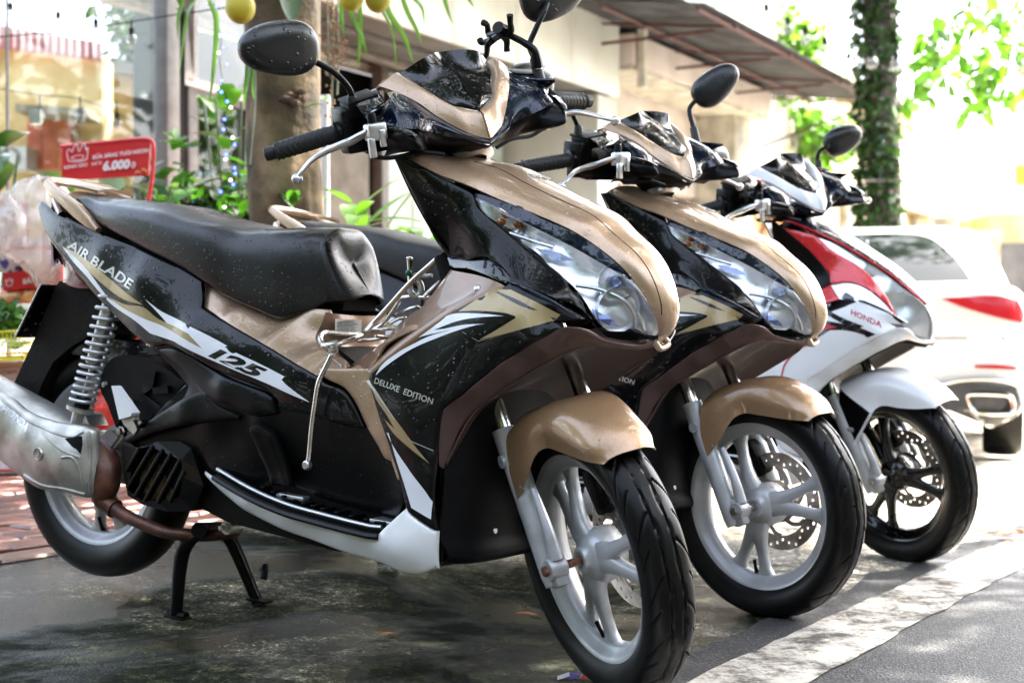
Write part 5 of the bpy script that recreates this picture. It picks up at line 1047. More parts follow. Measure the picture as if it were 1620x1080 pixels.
# tiny coloured lights hanging by the trunk
tl = thing('fairy_lights', 'hanging strand of tiny lit blue and white lights left of the thick trunk', 'fairy lights', (-1.0, 5.0, 1.2)); FLB = emis('blue_led', (.05, .08, 1.), 1.6); FLW = emis('pink_white_led', (1., .55, .8), 1.)
P = [(-1.034,5.000,1.763),(-1.019,5.000,1.680),(-1.008,5.000,1.636),(-1.015,5.000,1.571),(-1.004,5.000,1.483),(-.987,5.000,1.407),(-.998,5.000,1.352),(-.983,5.000,1.297),(-.961,5.000,1.253),(-.992,5.000,1.220),(-.966,5.000,1.177),(-.97,5.000,1.133),(-1.010,5.000,1.102)]; g = MB(); g.tube(P, .0013, 5); o = g.build('wire', MATTE, tl); o.matrix_parent_inverse = Matrix.Translation(-Vector(tl.location))
for i, p in enumerate([(-1.028,4.990,1.735),(-1.024,4.990,1.689),(-1.002,4.980,1.641),(-.998,4.990,1.602),(-1.015,4.990,1.582),(-.987,4.990,1.543),(-1.005,4.990,1.486),(-1.020,4.990,1.460),(-1.007,4.990,1.447),(-.987,4.990,1.414),(-.974,4.990,1.394),(-.994,4.980,1.351),(-1.001,4.990,1.318),(-.966,4.980,1.288),(-.959,4.980,1.264),(-.99,4.990,1.230),(-.992,4.990,1.215),(-.962,4.990,1.184),(-.959,4.990,1.165),(-.973,4.980,1.142),(-.964,4.980,1.126),(-1.008,4.980,1.102),(-.997,4.990,1.049)]):
    g = MB(); g.sphere(p, .0048, 8, 6); o = g.build('light_bulb', FLW if i % 3 == 1 else FLB, tl); o.matrix_parent_inverse = Matrix.Translation(-Vector(tl.location))
# ------------------------------------------------------------------ ground litter
DRY = noisy('dry_leaf', (.3, .08, .02), (.6, .3, .12), 20, .7, bump=.2)
dl = thing('dry_leaf_heap', 'scattered heap of dry orange leaves by the far front wheel', 'dry leaves', (1.45, 4.5, gz(1.45, 4.5))); rgl = np.random.default_rng(12); 
Pl = []
for x, y in zip(rgl.uniform(.35, 1., 70), rgl.uniform(0, 1, 70)): 
    q = E0 + FD * (1.9 + 1.7 * y) + FN * (-.35 + .75 * x); Pl.append((q.x - 1.45, q.y - 4.5, gz(q.x, q.y) + .02 - gz(1.45, 4.5) + rgl.uniform(0, .03)))
for k, p in enumerate(Pl): g = MB(); a = rgl.uniform(0, 6.28); blade(g, p, (math.cos(a), math.sin(a), rgl.uniform(-.05, .3)), rgl.uniform(.05, .1), rgl.uniform(.03, .05), .3); g.build('leaf', DRY, dl, ang=80)
rb = thing('blue_ribbon', 'pale blue plastic ribbon lying on the dry leaves at the right edge', 'ribbon', (1.6, 4.6, .02)); g = MB(); P = [Vector((p[0], p[1], p[2] + .03)) for p in [(1.398,4.602,-.023),(1.523,4.738,-.03),(1.603,4.730,-.033),(1.768,4.838,-.04)]]; g.tube(P, .006, 6, flat=.2); o = g.build('ribbon_strip', plain('blue_plastic', (.2, .45, .7), .4), rb); o.matrix_parent_inverse = Matrix.Translation(-Vector(rb.location))
wr = thing('candy_wrapper', 'small colourful wrapper on the ground beside the nearest front wheel', 'wrapper', [(.132,2.595,.001)][0]); 
for k, (c_, n_) in enumerate((((.75, .75, .75), 'white_foil'), ((.12, .08, .4), 'violet_foil'), ((.7, .03, .02), 'red_foil'), ((.75, .6, .05), 'yellow_foil'))):
    g = MB(); g.add([(-.05 + k * .022, .012, .004 + .008 * (k % 2)), (-.05 + k * .022, -.012, .003), (-.028 + k * .022, -.012, .010), (-.028 + k * .022, .012, .012 - .006 * (k % 2))], [(0, 1, 2, 3)]); g.build('foil_strip', plain(n_, c_, .3), wr, smooth=False)
for i, (uv) in enumerate([(.007,3.075,.018),(1.138,7.493,-.105),(1.499,4.366,-.024),(-.262,2.835,.023)]): 
    g = MB(); blade(g, (uv[0], uv[1], uv[2] + .008), (1, .3 * i, 0), .05, .02, .1); o = g.build('fallen_leaf', DRY, None, ang=80); tag(o, ('single brown leaf on the wet concrete left of the first front wheel', 'small brown leaf on pale concrete between the first two machines', 'single orange leaf near the right edge of the road', 'tiny dark leaf on the wet concrete under the footboard')[i], 'fallen leaf', 'fallen leaves')
# rough kerb stones at right
for i in range(7):
    q = E0 + FD * (4.6 + i * .52) + FN * (.42 + .05 * math.sin(i)); g = MB(); g.box((0, 0, .03), (.46, .2, .10), Matrix.Rotation(random.uniform(-.03, .03), 3, 'Z'), .02); o = g.build('kerb_stone', STONE, None); o.location = (q.x, q.y, gz(q.x, q.y)); o.rotation_euler = (0, 0, math.atan2(FD.y, FD.x)); tag(o, 'rough pale kerb stone before the white car, %s in its row' % ('nearest', 'second', 'third', 'fourth', 'fifth', 'sixth', 'farthest')[i], 'kerb stone', 'kerb stones by the white car')

LOUV = {((190, 560), (285, 400)): [(-1.0454,.156,.275),(-1.0074,.158,.3257)], ((200, 680), (380, 385)): [(-1.0388,.156,.2412),(-.9691,.158,.3343)], ((250, 745), (450, 410)): [(-1.0168,.156,.2252),(-.9406,.158,.3304)], ((320, 775), (510, 440)): [(-.9876,.156,.2205),(-.9162,.158,.3247)], ((410, 790), (575, 480)): [(-.951,.156,.2211),(-.8899,.158,.3165)], ((500, 780), (605, 560)): [(-.9154,.156,.2287),(-.8766,.158,.2956)]}
RINGS = [[(-1.1368,.141,.2073),(-1.1074,.138,.1906)], [(-1.1008,.1375,.1882),(-1.0669,.135,.177)]]
RIDGES = [[(-1.6686,.3647,1.315,.153),(-1.5713,.3224,1.271,.173),(-1.4784,.302,1.228,.182),(-1.4068,.2978,1.195,.184),(-1.3687,.3136,1.178,.177)], [(-1.5664,.1911,1.268,.233),(-1.5009,.1752,1.238,.24),(-1.4157,.1765,1.199,.239),(-1.3542,.1733,1.171,.241)], [(-1.4386,.247,1.210,.207),(-1.4035,.251,1.194,.205),(-1.3753,.225,1.181,.217),(-1.3595,.1872,1.174,.235)], [(-1.3515,.3154,1.170,.176),(-1.3439,.2696,1.167,.197),(-1.3410,.1999,1.165,.229),(-1.3373,.1784,1.164,.239)], [(-1.5098,.2986,1.243,.184),(-1.4535,.269,1.217,.197),(-1.3774,.254,1.182,.204)]]
STANDF = [Y(p) for p in [(-.9442,.1,-.0229),(-.9063,-.1,-.011)]]
RK = [[(-.4847,.197,.5561),(-.4941,.197,.5389),(-.5116,.197,.5043),(-.5191,.195,.4677),(-.5271,.192,.4153),(-.5312,.19,.3632),(-.535,.19,.3498)], [(-.568,.02,.5886),(-.56,.08,.5896),(-.5435,.15,.5922),(-.537,.17,.5869),(-.5204,.185,.5751),(-.5015,.195,.5714),(-.4785,.195,.5751),(-.4709,.15,.5877),(-.4794,.12,.5936),(-.4706,.1,.6152),(-.4414,.09,.651),(-.4064,.08,.6932),(-.3676,.075,.7274),(-.3471,.07,.7451),(-.3379,.065,.7431),(-.3342,.06,.7282)], [(-.5236,.09,.5828),(-.5151,.06,.5968),(-.4903,.05,.6118),(-.4593,.05,.6482),(-.4455,.05,.6647),(-.3894,.04,.6686)], [(-.4659,.04,.6321),(-.4282,.03,.6491),(-.4256,.02,.6455),(-.4218,.02,.6378)], [(-.4703,.05,.6158),(-.4555,.04,.6261),(-.4481,.03,.6254),(-.4569,.02,.617),(-.4588,-0,.6171)], [(-.5052,.06,.6015),(-.4841,.04,.6044),(-.4697,.02,.6081),(-.4623,-0,.6195)], [(-.5378,.06,.5779),(-.5132,.04,.5823),(-.4921,.02,.5906),(-.4814,-0,.6022)], [(-.4816,.08,.5911),(-.4785,.05,.5887),(-.479,.02,.5968)], [(-.3875,.06,.6703),(-.3768,.05,.6867),(-.3689,.04,.699)]]
def front_b(root, M):
    E = [(-.3679,.16,.9192),(-.3137,.15,.9102),(-.2558,.142,.8894),(-.1989,.13,.8657),(-.136,.118,.8332),(-.0678,.104,.7938),(-.0056,.088,.7489),(.0437,.062,.7083)]
    rise = [.024, .032, .034, .032, .028, .024, .020, .014, .012, .003]; fwd = [.004, .010, .018, .022, .022, .022, .020, .016, .012, .005]
    rows = [[e, (e[0] + f * .42, e[1] * .84, e[2] + r_ * .40), (e[0] + f * .74, e[1] * .56, e[2] + r_ * .74), (e[0] + f * .94, e[1] * .28, e[2] + r_ * .96), (e[0] + f, 0, e[2] + r_)] for e, r_, f in zip(E, rise, fwd)]
    loft('front_hood', rows, NAVY, root, nu=5, nv=6)
    E2 = [(.0437,.062,.7083),(.0623,.044,.669),(.0634,.026,.6354),(.0556,.01,.6137)]
    loft('nose_cover', [[e, (e[0] + f * .5, e[1] * .7, e[2] + r_ * .5), (e[0] + f * .85, e[1] * .35, e[2] + r_ * .85), (e[0] + f, 0, e[2] + r_)] for e, r_, f in zip(E2, (.014, .010, .006, .002), (.016, .014, .010, .004))], WHITE, root)
    for s in (1, -1):
        g = MB(); g.tube([(e[0] + .002, -e[1] * s, e[2] + .003) for e in E], .003, 6); g.build('hood_red_line', REDP, root)
    L = [(-.2421,.148,.8758),(-.1972,.138,.8626),(-.1351,.122,.8305),(-.067,.108,.7912),(-.0049,.092,.7463),(.0448,.07,.7055),(.0631,.044,.6564),(.0564,.016,.6135),(.037,.05,.6155),(.0014,.088,.6404),(-.0561,.118,.7329),(-.114,.132,.7924),(-.206,.146,.8453)]
    panel('headlight_lens', L, LENS, root, thick=0, sp=.011, edge=.003)
    panel('headlight_reflector', [(p[0] - .004, p[1] - .014, p[2]) for p in L], REFL, root, inner=[(p[0], p[1] - .04, p[2]) for p in [(-.0928,.12,.7828),(-.0073,.1,.7136)]], thick=.002, sp=.012, edge=0)
    panel('red_side_cowl', [(-.3453,.158,.9008),(-.2886,.152,.8896),(-.2421,.148,.8746),(-.2057,.147,.8441),(-.1136,.134,.7911),(-.0557,.12,.7317),(.0017,.09,.6392),(.0092,.11,.634),(-.0103,.15,.6547),(-.0344,.15,.6863),(-.0847,.15,.7322),(-.1414,.155,.7538),(-.1972,.158,.7466),(-.2052,.15,.7757),(-.2623,.15,.8372)], REDP, root, sp=.011)
    panel('front_side_cowl', [(-.3706,.162,.9213),(-.3451,.16,.9035),(-.262,.152,.8399),(-.2032,.152,.7768),(-.1961,.158,.7478),(-.2502,.165,.7034),(-.2801,.14,.727),(-.322,.13,.7962),(-.3583,.14,.8408),(-.3676,.15,.8806)], SATIN, root, sp=.012)
    panel('indicator_lens', [(-.1968,.16,.7465),(-.1632,.16,.7536),(-.1122,.158,.7446),(-.06,.156,.7101),(-.0192,.152,.6688),(-.0131,.15,.6546),(-.0463,.16,.6783),(-.1183,.172,.7034),(-.1659,.174,.7056)], LENS, root, thick=0, sp=.01, edge=.002, lift=.003)
    panel('indicator_reflector', [(-.1987,.15,.7472),(-.165,.15,.7544),(-.1139,.148,.7453),(-.0616,.146,.7108),(-.0207,.142,.6693),(-.0145,.14,.655),(-.0478,.15,.6788),(-.1201,.162,.704),(-.1678,.164,.7062)], REFL, root, thick=.002, sp=.01, edge=0)
    panel('red_lower_cowl', [(-.2525,.168,.7031),(-.2291,.164,.7275),(-.1968,.16,.7465),(-.1656,.176,.7055),(-.2005,.182,.6931),(-.2345,.184,.6799)], REDP, root, sp=.01)
    panel('headlight_chin', [(-.0091,.09,.634),(.0371,.05,.6144),(.0563,.014,.6112),(.0444,.01,.5956),(-.0083,.08,.6001),(-.0196,.12,.6035)], M['liner'], root, thick=.003, sp=.01, edge=.002)

def front_b_decals(root, wing, arch):
    bw = [bvh_of([wing[0], arch[0]]), bvh_of([wing[1], arch[1]])]
    decal('wing_stripe', [(-.2581,.6814,.2,-.052),(-.2378,.6896,.195,-.054),(-.1859,.6654,.182,-.048),(-.126,.6449,.167,-.043),(-.1487,.6353,.173,-.04),(-.197,.6547,.185,-.045),(-.2337,.6725,.194,-.049)], STK_B, root, bw, off=.001, corner=20)
    decal('wing_stripe', [(-.2681,.6509,.202,-.044),(-.2506,.6578,.198,-.046),(-.1967,.6505,.185,-.044),(-.1314,.6387,.169,-.041),(-.091,.6244,.159,-.038),(-.1152,.6136,.165,-.035),(-.1245,.6213,.167,-.037),(-.1718,.6305,.178,-.039),(-.219,.6296,.19,-.039),(-.2644,.5971,.201,-.031),(-.276,.5905,.204,-.029),(-.2543,.6247,.199,-.038),(-.2256,.6394,.192,-.041)], STK_B, root, bw, off=.001, corner=20)
    decal('wing_stripe', [(-.2648,.6469,.201,-.043),(-.2319,.6451,.193,-.043),(-.1989,.6385,.185,-.041),(-.225,.6311,.192,-.039),(-.2539,.6187,.199,-.036),(-.2431,.6343,.196,-.04)], STK_R, root, bw, off=.0014, corner=20)
    decal('wing_piping', [(-.2525,.5978,.198,-.031),(-.299,.5753,.21,-.026),(-.3412,.5293,.22,-.014),(-.3518,.4802,.223,-.002),(-.3467,.477,.221,-.002),(-.3368,.5265,.219,-.014),(-.2951,.5719,.209,-.025),(-.2523,.5937,.198,-.03)], STK_R, root, bw, off=.001, corner=60)
    text_on('maker_lettering', 'HONDA', [(-.1643,.6761,.177,-.05)][0], [(-.0767,.6434,.155,-.042)][0], .015, STK_R, root, bw[0], 1, bold=.02, off=.0012, up=(-.03, 0, 1))

def mech(root, style, M, rack):
    # rear mudguard, number plate seen from its back
    g = MB(); P = [(-1.3866,.07,.6502),(-1.2887,.07,.6396),(-1.2408,.07,.6025),(-1.2723,.07,.5394),(-1.3345,.07,.5104),(-1.3971,.07,.4682),(-1.4315,.07,.4149),(-1.4606,.07,.3488),(-1.5376,.07,.3927),(-1.4630,.07,.5168),(-1.3998,.07,.637)]
    g.prism([(p[0], p[2]) for p in P], .072, -.072); g.build('rear_mudguard', DARK, root)
    g = MB(); P = [(-1.4173,.098,.6396),(-1.4963,.098,.5176)]; a, b = P; d = Vector((b[0] - a[0], 0, b[2] - a[2])); nrm = Vector((-d.z, 0, d.x)).normalized()
    c = Vector(((a[0] + b[0]) / 2, 0, (a[2] + b[2]) / 2)); Mx = Matrix((nrm, Vector((0, 1, 0)), -d.normalized())).transposed(); g.box(c, (.003, .196, d.length), Mx, .0012); g.build('number_plate_back', BLK, root)
    g = MB(); g.tube([(a[0], -.098, a[2]), (b[0], -.098, b[2])], .002, 6, smooth=0); g.tube([(a[0], -.098, a[2]), (a[0], .098, a[2])], .002, 6, smooth=0); g.build('number_plate_rim', ALU, root)
    g = MB(); P = [(-1.3698,.06,.5078),(-1.3106,.06,.526),(-1.2205,.06,.5333),(-1.1325,.06,.5305),(-1.0935,.06,.5244),(-1.0015,.06,.4702),(-1.0857,.06,.4749),(-1.1738,.06,.4979),(-1.2347,.06,.481),(-1.2896,.06,.4889),(-1.3451,.06,.4909)]; g.prism([(p[0], p[2]) for p in P], .062, -.062); g.build('rear_hugger', BLK if style == 'A' else DARK, root)
    # air cleaner
    P = [(-1.1658,.12,.4871),(-1.1239,.12,.5058),(-1.0645,.12,.5068),(-1.0012,.12,.493),(-.9344,.12,.4657),(-.9797,.12,.4215),(-1.0222,.12,.3827),(-1.0468,.12,.3773),(-1.1067,.12,.3859),(-1.1301,.12,.354),(-1.1594,.12,.3985),(-1.1861,.12,.4348)]
    g = MB(); Q = [(p[0], p[2]) for p in cat_rom([(a_, 0, b_) for a_, _, b_ in P], 3, True, 60)]; Q = [(p.x, p.z) for p in cat_rom([(a_, 0, b_) for a_, _, b_ in P], 3, True, 60)]; g.prism(Q, -.03, -.118); 
    g.build('air_cleaner', MATTE, root)
    for nm, s_, n0, n1 in (('air_cleaner_clip', [(-1.0510,.13,.4732),(-1.0266,.13,.481),(-1.0101,.13,.4809),(-1.0159,.13,.4473),(-1.0437,.13,.4303)], -.11, -.128), ('air_cleaner_clip', [(-1.0159,.13,.4473),(-.9715,.13,.4555),(-.9664,.13,.4417),(-1.0109,.13,.4347)], -.11, -.130), ('engine_bracket', [(-1.1025,.13,.4263),(-1.0482,.13,.4342),(-.9928,.13,.412),(-1.0196,.13,.3834),(-1.0623,.13,.3965)], -.112, -.126)):
        g = MB(); g.prism([(p[0], p[2]) for p in s_], n0, n1); g.build(nm, SATIN, root)
    g = MB()
    for s_ in ([(-1.1668,.12,.441)], [(-1.0761,.128,.4112)]):
        p = s_[0]; g.lathe([(0, .006), (.006, .006), (.008, 0)], 6, Matrix.Translation((p[0], -p[1], p[2])) @ Matrix.Rotation(R(90), 4, 'X'))
    g.build('cleaner_screw', STEEL, root)
    # swing arm / transmission
    g = MB(); g.prism([(-WB - .05, .30), (-WB - .04, .21), (-1.1, .20), (-.80, .26), (-.62, .30), (-.60, .42), (-.85, .46), (-1.12, .40), (-WB - .02, .33)], .02, .105); g.build('engine_case', CAST, root)
    g = MB(); g.prism([(-.95, .43), (-.60, .44), (-.55, .36), (-.60, .25), (-.80, .235), (-.98, .30)], .03, -.10); g.build('engine_block', CAST, root)
    g = MB(); P = [(-1.1859,.12,.3255),(-1.1302,.12,.3301),(-1.1031,.12,.3371),(-1.1250,.12,.3131),(-1.1511,.12,.2883),(-1.1784,.12,.2769)]; g.prism([(p[0], p[2]) for p in P], -.06, -.12)
    P = [(-1.2745,.1,.3708),(-1.2494,.1,.3677),(-1.2312,.1,.3445),(-1.2640,.1,.3411),(-1.2977,.1,.3432)]; g.prism([(p[0], p[2]) for p in P], -.05, -.10); g.build('swing_arm', CAST, root)
    g = MB(); P = [(-1.1776,.11,.3286),(-1.1369,.11,.3466),(-1.1143,.11,.3354),(-1.1363,.11,.3112)]; g.prism([(p[0], p[2]) for p in P], -.10, -.125); g.build('muffler_bracket', ALU, root)
    g = MB(); p = [(-1.0956,.135,.3495)][0]; g.lathe([(0, .008), (.008, .008), (.0085, 0), (.012, 0), (.012, -.01)], 6, Matrix.Translation((p[0], -p[1], p[2])) @ Matrix.Rotation(R(90), 4, 'X')); g.build('bracket_bolt', STEEL, root)
    # shock absorber
    sh = bpy.data.objects.new('shock_absorber', None); COL.objects.link(sh); sh.parent = root
    p0 = [(-1.1831,.105,.6081)][0]; p1 = [(-1.2320,.128,.3844)][0]; p0 = Vector(Y(p0)); p1 = Vector(Y(p1)); dd = (p0 - p1).normalized(); p0 = p0 + dd * .03
    g = MB(); coil(g, p1 + dd * .008, p0, 14, .0245, .0042, pitch=lambda t: 1 - (1 - t) ** .80 if t < 1 else 1); g.build('spring', SPRINGM, sh)
    g = MB(); g.tube([p1 + dd * .10, p0], .0155, 18, smooth=0); g.tube([p1 + dd * .01, p0], .005, 10, smooth=0); g.build('damper', CAST, sh)
    g = MB(); g.tube([p1 - dd * .004, p1 + dd * .024], .018, 16, smooth=0); g.build('bump_stop', RUBBER, sh)
    g = MB(); g.lathe([(0, .004), (.029, .004), (.029, -.004), (0, -.004)], 24, Matrix.Translation(p1 - dd * .002) @ dd.to_track_quat('Z', 'Y').to_matrix().to_4x4()); g.tube([p1, p1 - dd * .045], [.014, .010, .012], 10, smooth=0); g.lathe([(0, .012), (.010, .012), (.010, -.012)], 14, Matrix.Translation(p1 - dd * .045 + Vector((0, 0, 0))) @ Matrix.Rotation(R(90), 4, 'X')); g.build('lower_mount', CAST, sh)
    # radiator cover with slanting louvres
    OUT = [(-1.0768,.15,.3255),(-1.0650,.15,.3376),(-1.0243,.152,.3249),(-.9682,.152,.344),(-.9046,.152,.351),(-.8703,.154,.3409),(-.8481,.154,.303),(-.831,.154,.2703),(-.8596,.15,.2173),(-.9302,.148,.2055),(-1.0061,.146,.2099),(-1.0528,.146,.2225),(-1.0661,.146,.2601)]
    OPN = [(-1.0222,.153,.3231),(-.9826,.153,.3333),(-.8871,.155,.316),(-.8808,.155,.2837),(-.8888,.152,.2417),(-.9537,.15,.2244),(-1.0035,.149,.2206),(-1.0442,.149,.237)]
    rc = bpy.data.objects.new('radiator_cover', None); COL.objects.link(rc); rc.parent = root
    no, ni = len(OUT), len(OPN); pts = [(p[0], p[2]) for p in OUT] + [(p[0], p[2]) for p in OPN]
    ed = [(i, (i + 1) % no) for i in range(no)] + [(no + i, no + (i + 1) % ni) for i in range(ni)]
    rd = delaunay_2d_cdt([Vector(p) for p in pts], ed, [], 0, 1e-6); V2 = [(v.x, v.y) for v in rd[0]]; IP = np.array([(p[0], p[2]) for p in OPN]); OP = np.array([(p[0], p[2]) for p in OUT])
    F2 = []
    for f in rd[2]:
        c = np.array([[sum(V2[i][0] for i in f) / 3, sum(V2[i][1] for i in f) / 3]])
        if inside(c, OP)[0] and not inside(c, IP)[0]: F2.append(list(f))
    F_ = tps([(p[0], p[2]) for p in OUT + OPN], [p[1] + (.008 if i >= no else 0) for i, p in enumerate(OUT + OPN)])
    nn = F_(np.array(V2)); m = len(V2); vv = [(V2[i][0], -nn[i], V2[i][1]) for i in range(m)] + [(V2[i][0], -nn[i] + .03, V2[i][1]) for i in range(m)]; ff = F2 + [[i + m for i in reversed(f)] for f in F2]; cnt = {}
    for f in F2:
        for i in range(3): a_, b_ = f[i], f[(i + 1) % 3]; cnt.setdefault((min(a_, b_), max(a_, b_)), []).append((a_, b_))
    ff += [[e[0][1], e[0][0], e[0][0] + m, e[0][1] + m] for e in cnt.values() if len(e) == 1]
    o = mesh('cover_frame', vv, ff, SATIN, rc, smooth=False); fixn(o)
    for a_, b_ in (((190, 560), (285, 400)), ((200, 680), (380, 385)), ((250, 745), (450, 410)), ((320, 775), (510, 440)), ((410, 790), (575, 480)), ((500, 780), (605, 560))):
        q = LOUV[(a_, b_)]
        g = MB(); A_, C_ = Vector(Y(q[0])), Vector(Y(q[1])); d = (C_ - A_); Mx = Matrix((d.normalized(), Vector((0, 1, 0)), d.normalized().cross(Vector((0, 1, 0))))).transposed(); g.box((A_ + C_) / 2, (d.length, .014, .0085), Mx, .002); g.build('louvre', SATIN, rc)
    g = MB(); xs = [p[0] for p in OPN]; zs = [p[2] for p in OPN]
    k = 0; x = min(xs)
    while x < max(xs):
        g.box((x, -.118, (min(zs) + max(zs)) / 2), (.0022, .02, max(zs) - min(zs))); x += .0055
    g.box(((min(xs) + max(xs)) / 2, -.105, (min(zs) + max(zs)) / 2), (max(xs) - min(xs), .01, max(zs) - min(zs))); g.build('radiator_core', FINS, rc, smooth=False)
    # exhaust pipe (rusty) and muffler with its cast guard
    g = MB(); P = [(-1.1743,.125,.3009),(-1.1297,.138,.2797),(-1.1190,.145,.2437),(-1.1340,.14,.2062),(-1.1074,.138,.1906),(-1.0669,.135,.177),(-1.0178,.13,.166),(-.9599,.12,.1559),(-.9141,.1,.1556),(-.9493,.08,.1495),(-.9052,.06,.1514),(-.868,.05,.1601),(-.8657,.02,.1614)]
    g.tube([Y(p) for p in P], [.026, .029, .029, .022, .0150, .0135, .013, .013, .0125, .0125, .0125, .0125], 20); o = g.build('exhaust_pipe', RUST, root)
    g = MB()
    for s_ in ((790, 330), (812, 345), (886, 405), (900, 415)): pass
    for q in RINGS: 
        c = Vector(Y(q[0])); d = (Vector(Y(q[1])) - c).normalized(); g.lathe([(.017, .004), (.0205, .003), (.0205, -.003), (.017, -.004)], 20, Matrix.Translation(c) @ d.to_track_quat('Z', 'Y').to_matrix().to_4x4(), closed=True)
    o = g.build('pipe_clamp', RUST, root); fixn(o)
    ax0 = Vector((-1.13, -.105, .265)); ax1 = Vector((-1.62, -.130, .40))
    g = MB(); g.tube([ax0 + (ax1 - ax0) * t for t in (0, .03, .2, .5, .9, .98, 1)], [.030, .046, .054, .056, .056, .052, .030], 28, smooth=2); g.build('muffler', CAST, root)
    gd = [(-1.4745,.2,.4369),(-1.4133,.198,.4057),(-1.3717,.196,.3928),(-1.3285,.192,.3714),(-1.2574,.188,.3591),(-1.1887,.184,.357),(-1.1550,.182,.3564),(-1.1306,.172,.3477),(-1.1263,.17,.3106),(-1.1240,.17,.268),(-1.1258,.17,.2221),(-1.1365,.172,.2101),(-1.1475,.176,.2077),(-1.2082,.186,.2115),(-1.2774,.19,.2105),(-1.3177,.192,.2227),(-1.3739,.196,.2438),(-1.4162,.198,.2641),(-1.4793,.202,.2938)]
    gi = [(-1.3884,.212,.3779),(-1.2974,.214,.3322),(-1.2149,.212,.2979),(-1.3159,.214,.2974),(-1.2531,.212,.2595),(-1.1782,.206,.2466),(-1.1599,.204,.2929),(-1.2335,.2,.3491),(-1.1434,.188,.2938),(-1.1476,.184,.3412),(-1.1414,.19,.2446)]
    gp = panel('muffler_guard', gd, CAST, root, inner=gi, mirror=False, thick=.005, sp=.009, edge=.006, corner=25, maxn=.216)
    bg = bvh_of([gp[0]])
    # triangular hole's shade painted near its front edge, raised ridges, bolt and cast lettering
    decal_mesh('guard_hole_shade', *poly_fill([(p[0], p[2]) for p in on_surf([(-1.4306,.2908,1.206,.187),(-1.3723,.3038,1.180,.181),(-1.3687,.2843,1.178,.19),(-1.3728,.2619,1.180,.2),(-1.4053,.2759,1.195,.194)], bg)], .01, 50, 1), DARK, root, bg, 1, .0012)
    g = MB()
    for s_ in RIDGES:
        pts = []
        for p in cat_rom(on_surf(s_, bg), 6):
            h = bg.ray_cast(Vector((p.x, -.5, p.z)), Vector((0, 1, 0)), 1.)
            if h[0]: pts.append(h[0])
        if len(pts) > 2: g.tube(pts, .0035, 8, smooth=0)
    g.build('guard_ridge', CAST, root)
    g = MB(); q = on_surf([(-1.5196,.2451,1.247,.208)], bg)[0]; h = bg.ray_cast(Vector((q[0], -.5, q[2])), Vector((0, 1, 0)), 1.); c = h[0] if h[0] else Vector((q[0], -.21, q[2]))
    g.lathe([(.0125, .003), (.0135, .0015), (.0135, -.004), (.0095, -.004), (.0095, .0)], 24, Matrix.Translation(c) @ Matrix.Rotation(R(90), 4, 'X')); g.lathe([(0, .003), (.0055, .003), (.0065, .0), (.0065, -.004)], 14, Matrix.Translation(c) @ Matrix.Rotation(R(90), 4, 'X')); g.build('guard_bolt', STEEL, root)
    V, Fc, w = text_tris('HONDA', 1, 0, .02, .0); a, b = [Vector((p[0], 0, p[2])) for p in on_surf([(-1.6571,.3382,1.310,.165),(-1.5625,.2976,1.267,.184)], bg)]; ex = (b - a).normalized(); ez = Vector((-ex.z, 0, ex.x)); x0 = min(v.x for v in V)
    if ez.z < 0: ez = -ez
    decal_mesh('guard_lettering', [((a + ex * ((v.x - x0) / w * (b - a).length) + ez * (v.y / .72 * .014 - .005)).x, (a + ex * ((v.x - x0) / w * (b - a).length) + ez * (v.y / .72 * .014 - .005)).z) for v in V], Fc, ALU, root, bg, 1, .0015)
    # passenger foot peg (folded)
    g = MB(); P = [(-1.0891,.165,.4461),(-1.0832,.165,.4453),(-1.0240,.16,.3966),(-1.0273,.16,.3897),(-1.0610,.16,.3797)]; g.prism([(p[0], p[2]) for p in P], -.150, -.172); o = g.build('passenger_footpeg', WHITE, root)
    g = MB(); P = [(-1.0628,.16,.3787),(-1.0272,.16,.3884),(-1.0158,.16,.3619),(-1.0246,.16,.3518),(-1.0564,.16,.3695)]; g.prism([(p[0], p[2]) for p in P], -.150, -.164); g.build('footpeg_hinge', CAST, root)
    g = MB(); P = [(-1.0231,.165,.3824),(-.9988,.165,.3849),(-.9944,.165,.3762),(-1.0107,.165,.368)]; g.prism([(p[0], p[2]) for p in P], -.150, -.17); g.build('footpeg_bracket', SATIN, root)
    g = MB(); 
    for p in [(-.9982,.172,.38)]: g.lathe([(0, .003), (.004, .003), (.005, 0)], 10, Matrix.Translation(Y(p)) @ Matrix.Rotation(R(90), 4, 'X'))
    g.build('footpeg_pin', STEEL, root)
    # engine bolt near the stand
    g = MB(); p = [(-.8301,.08,.1817)][0]; T_ = Matrix.Translation(Y(p)) @ Matrix.Rotation(R(90), 4, 'X'); g.lathe([(0, .024), (.005, .023), (.005, .012), (.009, .012), (.009, .006), (.0145, .006), (.0155, 0), (.0155, -.03)], 16, T_); g.build('engine_mount_bolt', CAST, root)
    # centre stand : both feet on the ground
    zf = .0
    g = MB(); a_ = Vector(Y([(-.9221,.1,.1389)][0])); f_ = Vector(STANDF[0]); 
    g.tube([a_ + Vector((.02, .02, .03)), a_, a_ + (f_ - a_) * .25 + Vector((-.01, 0, 0)), f_], [.015, .0155, .0145, .0125], 12); g.box(f_ + Vector((.005, 0, .006)), (.055, .03, .008), None, .003); g.tube([f_ + Vector((-.02, 0, .01)), f_ + Vector((.03, 0, .012))], .009, 8, smooth=0); g.build('stand_leg', SATIN, root)
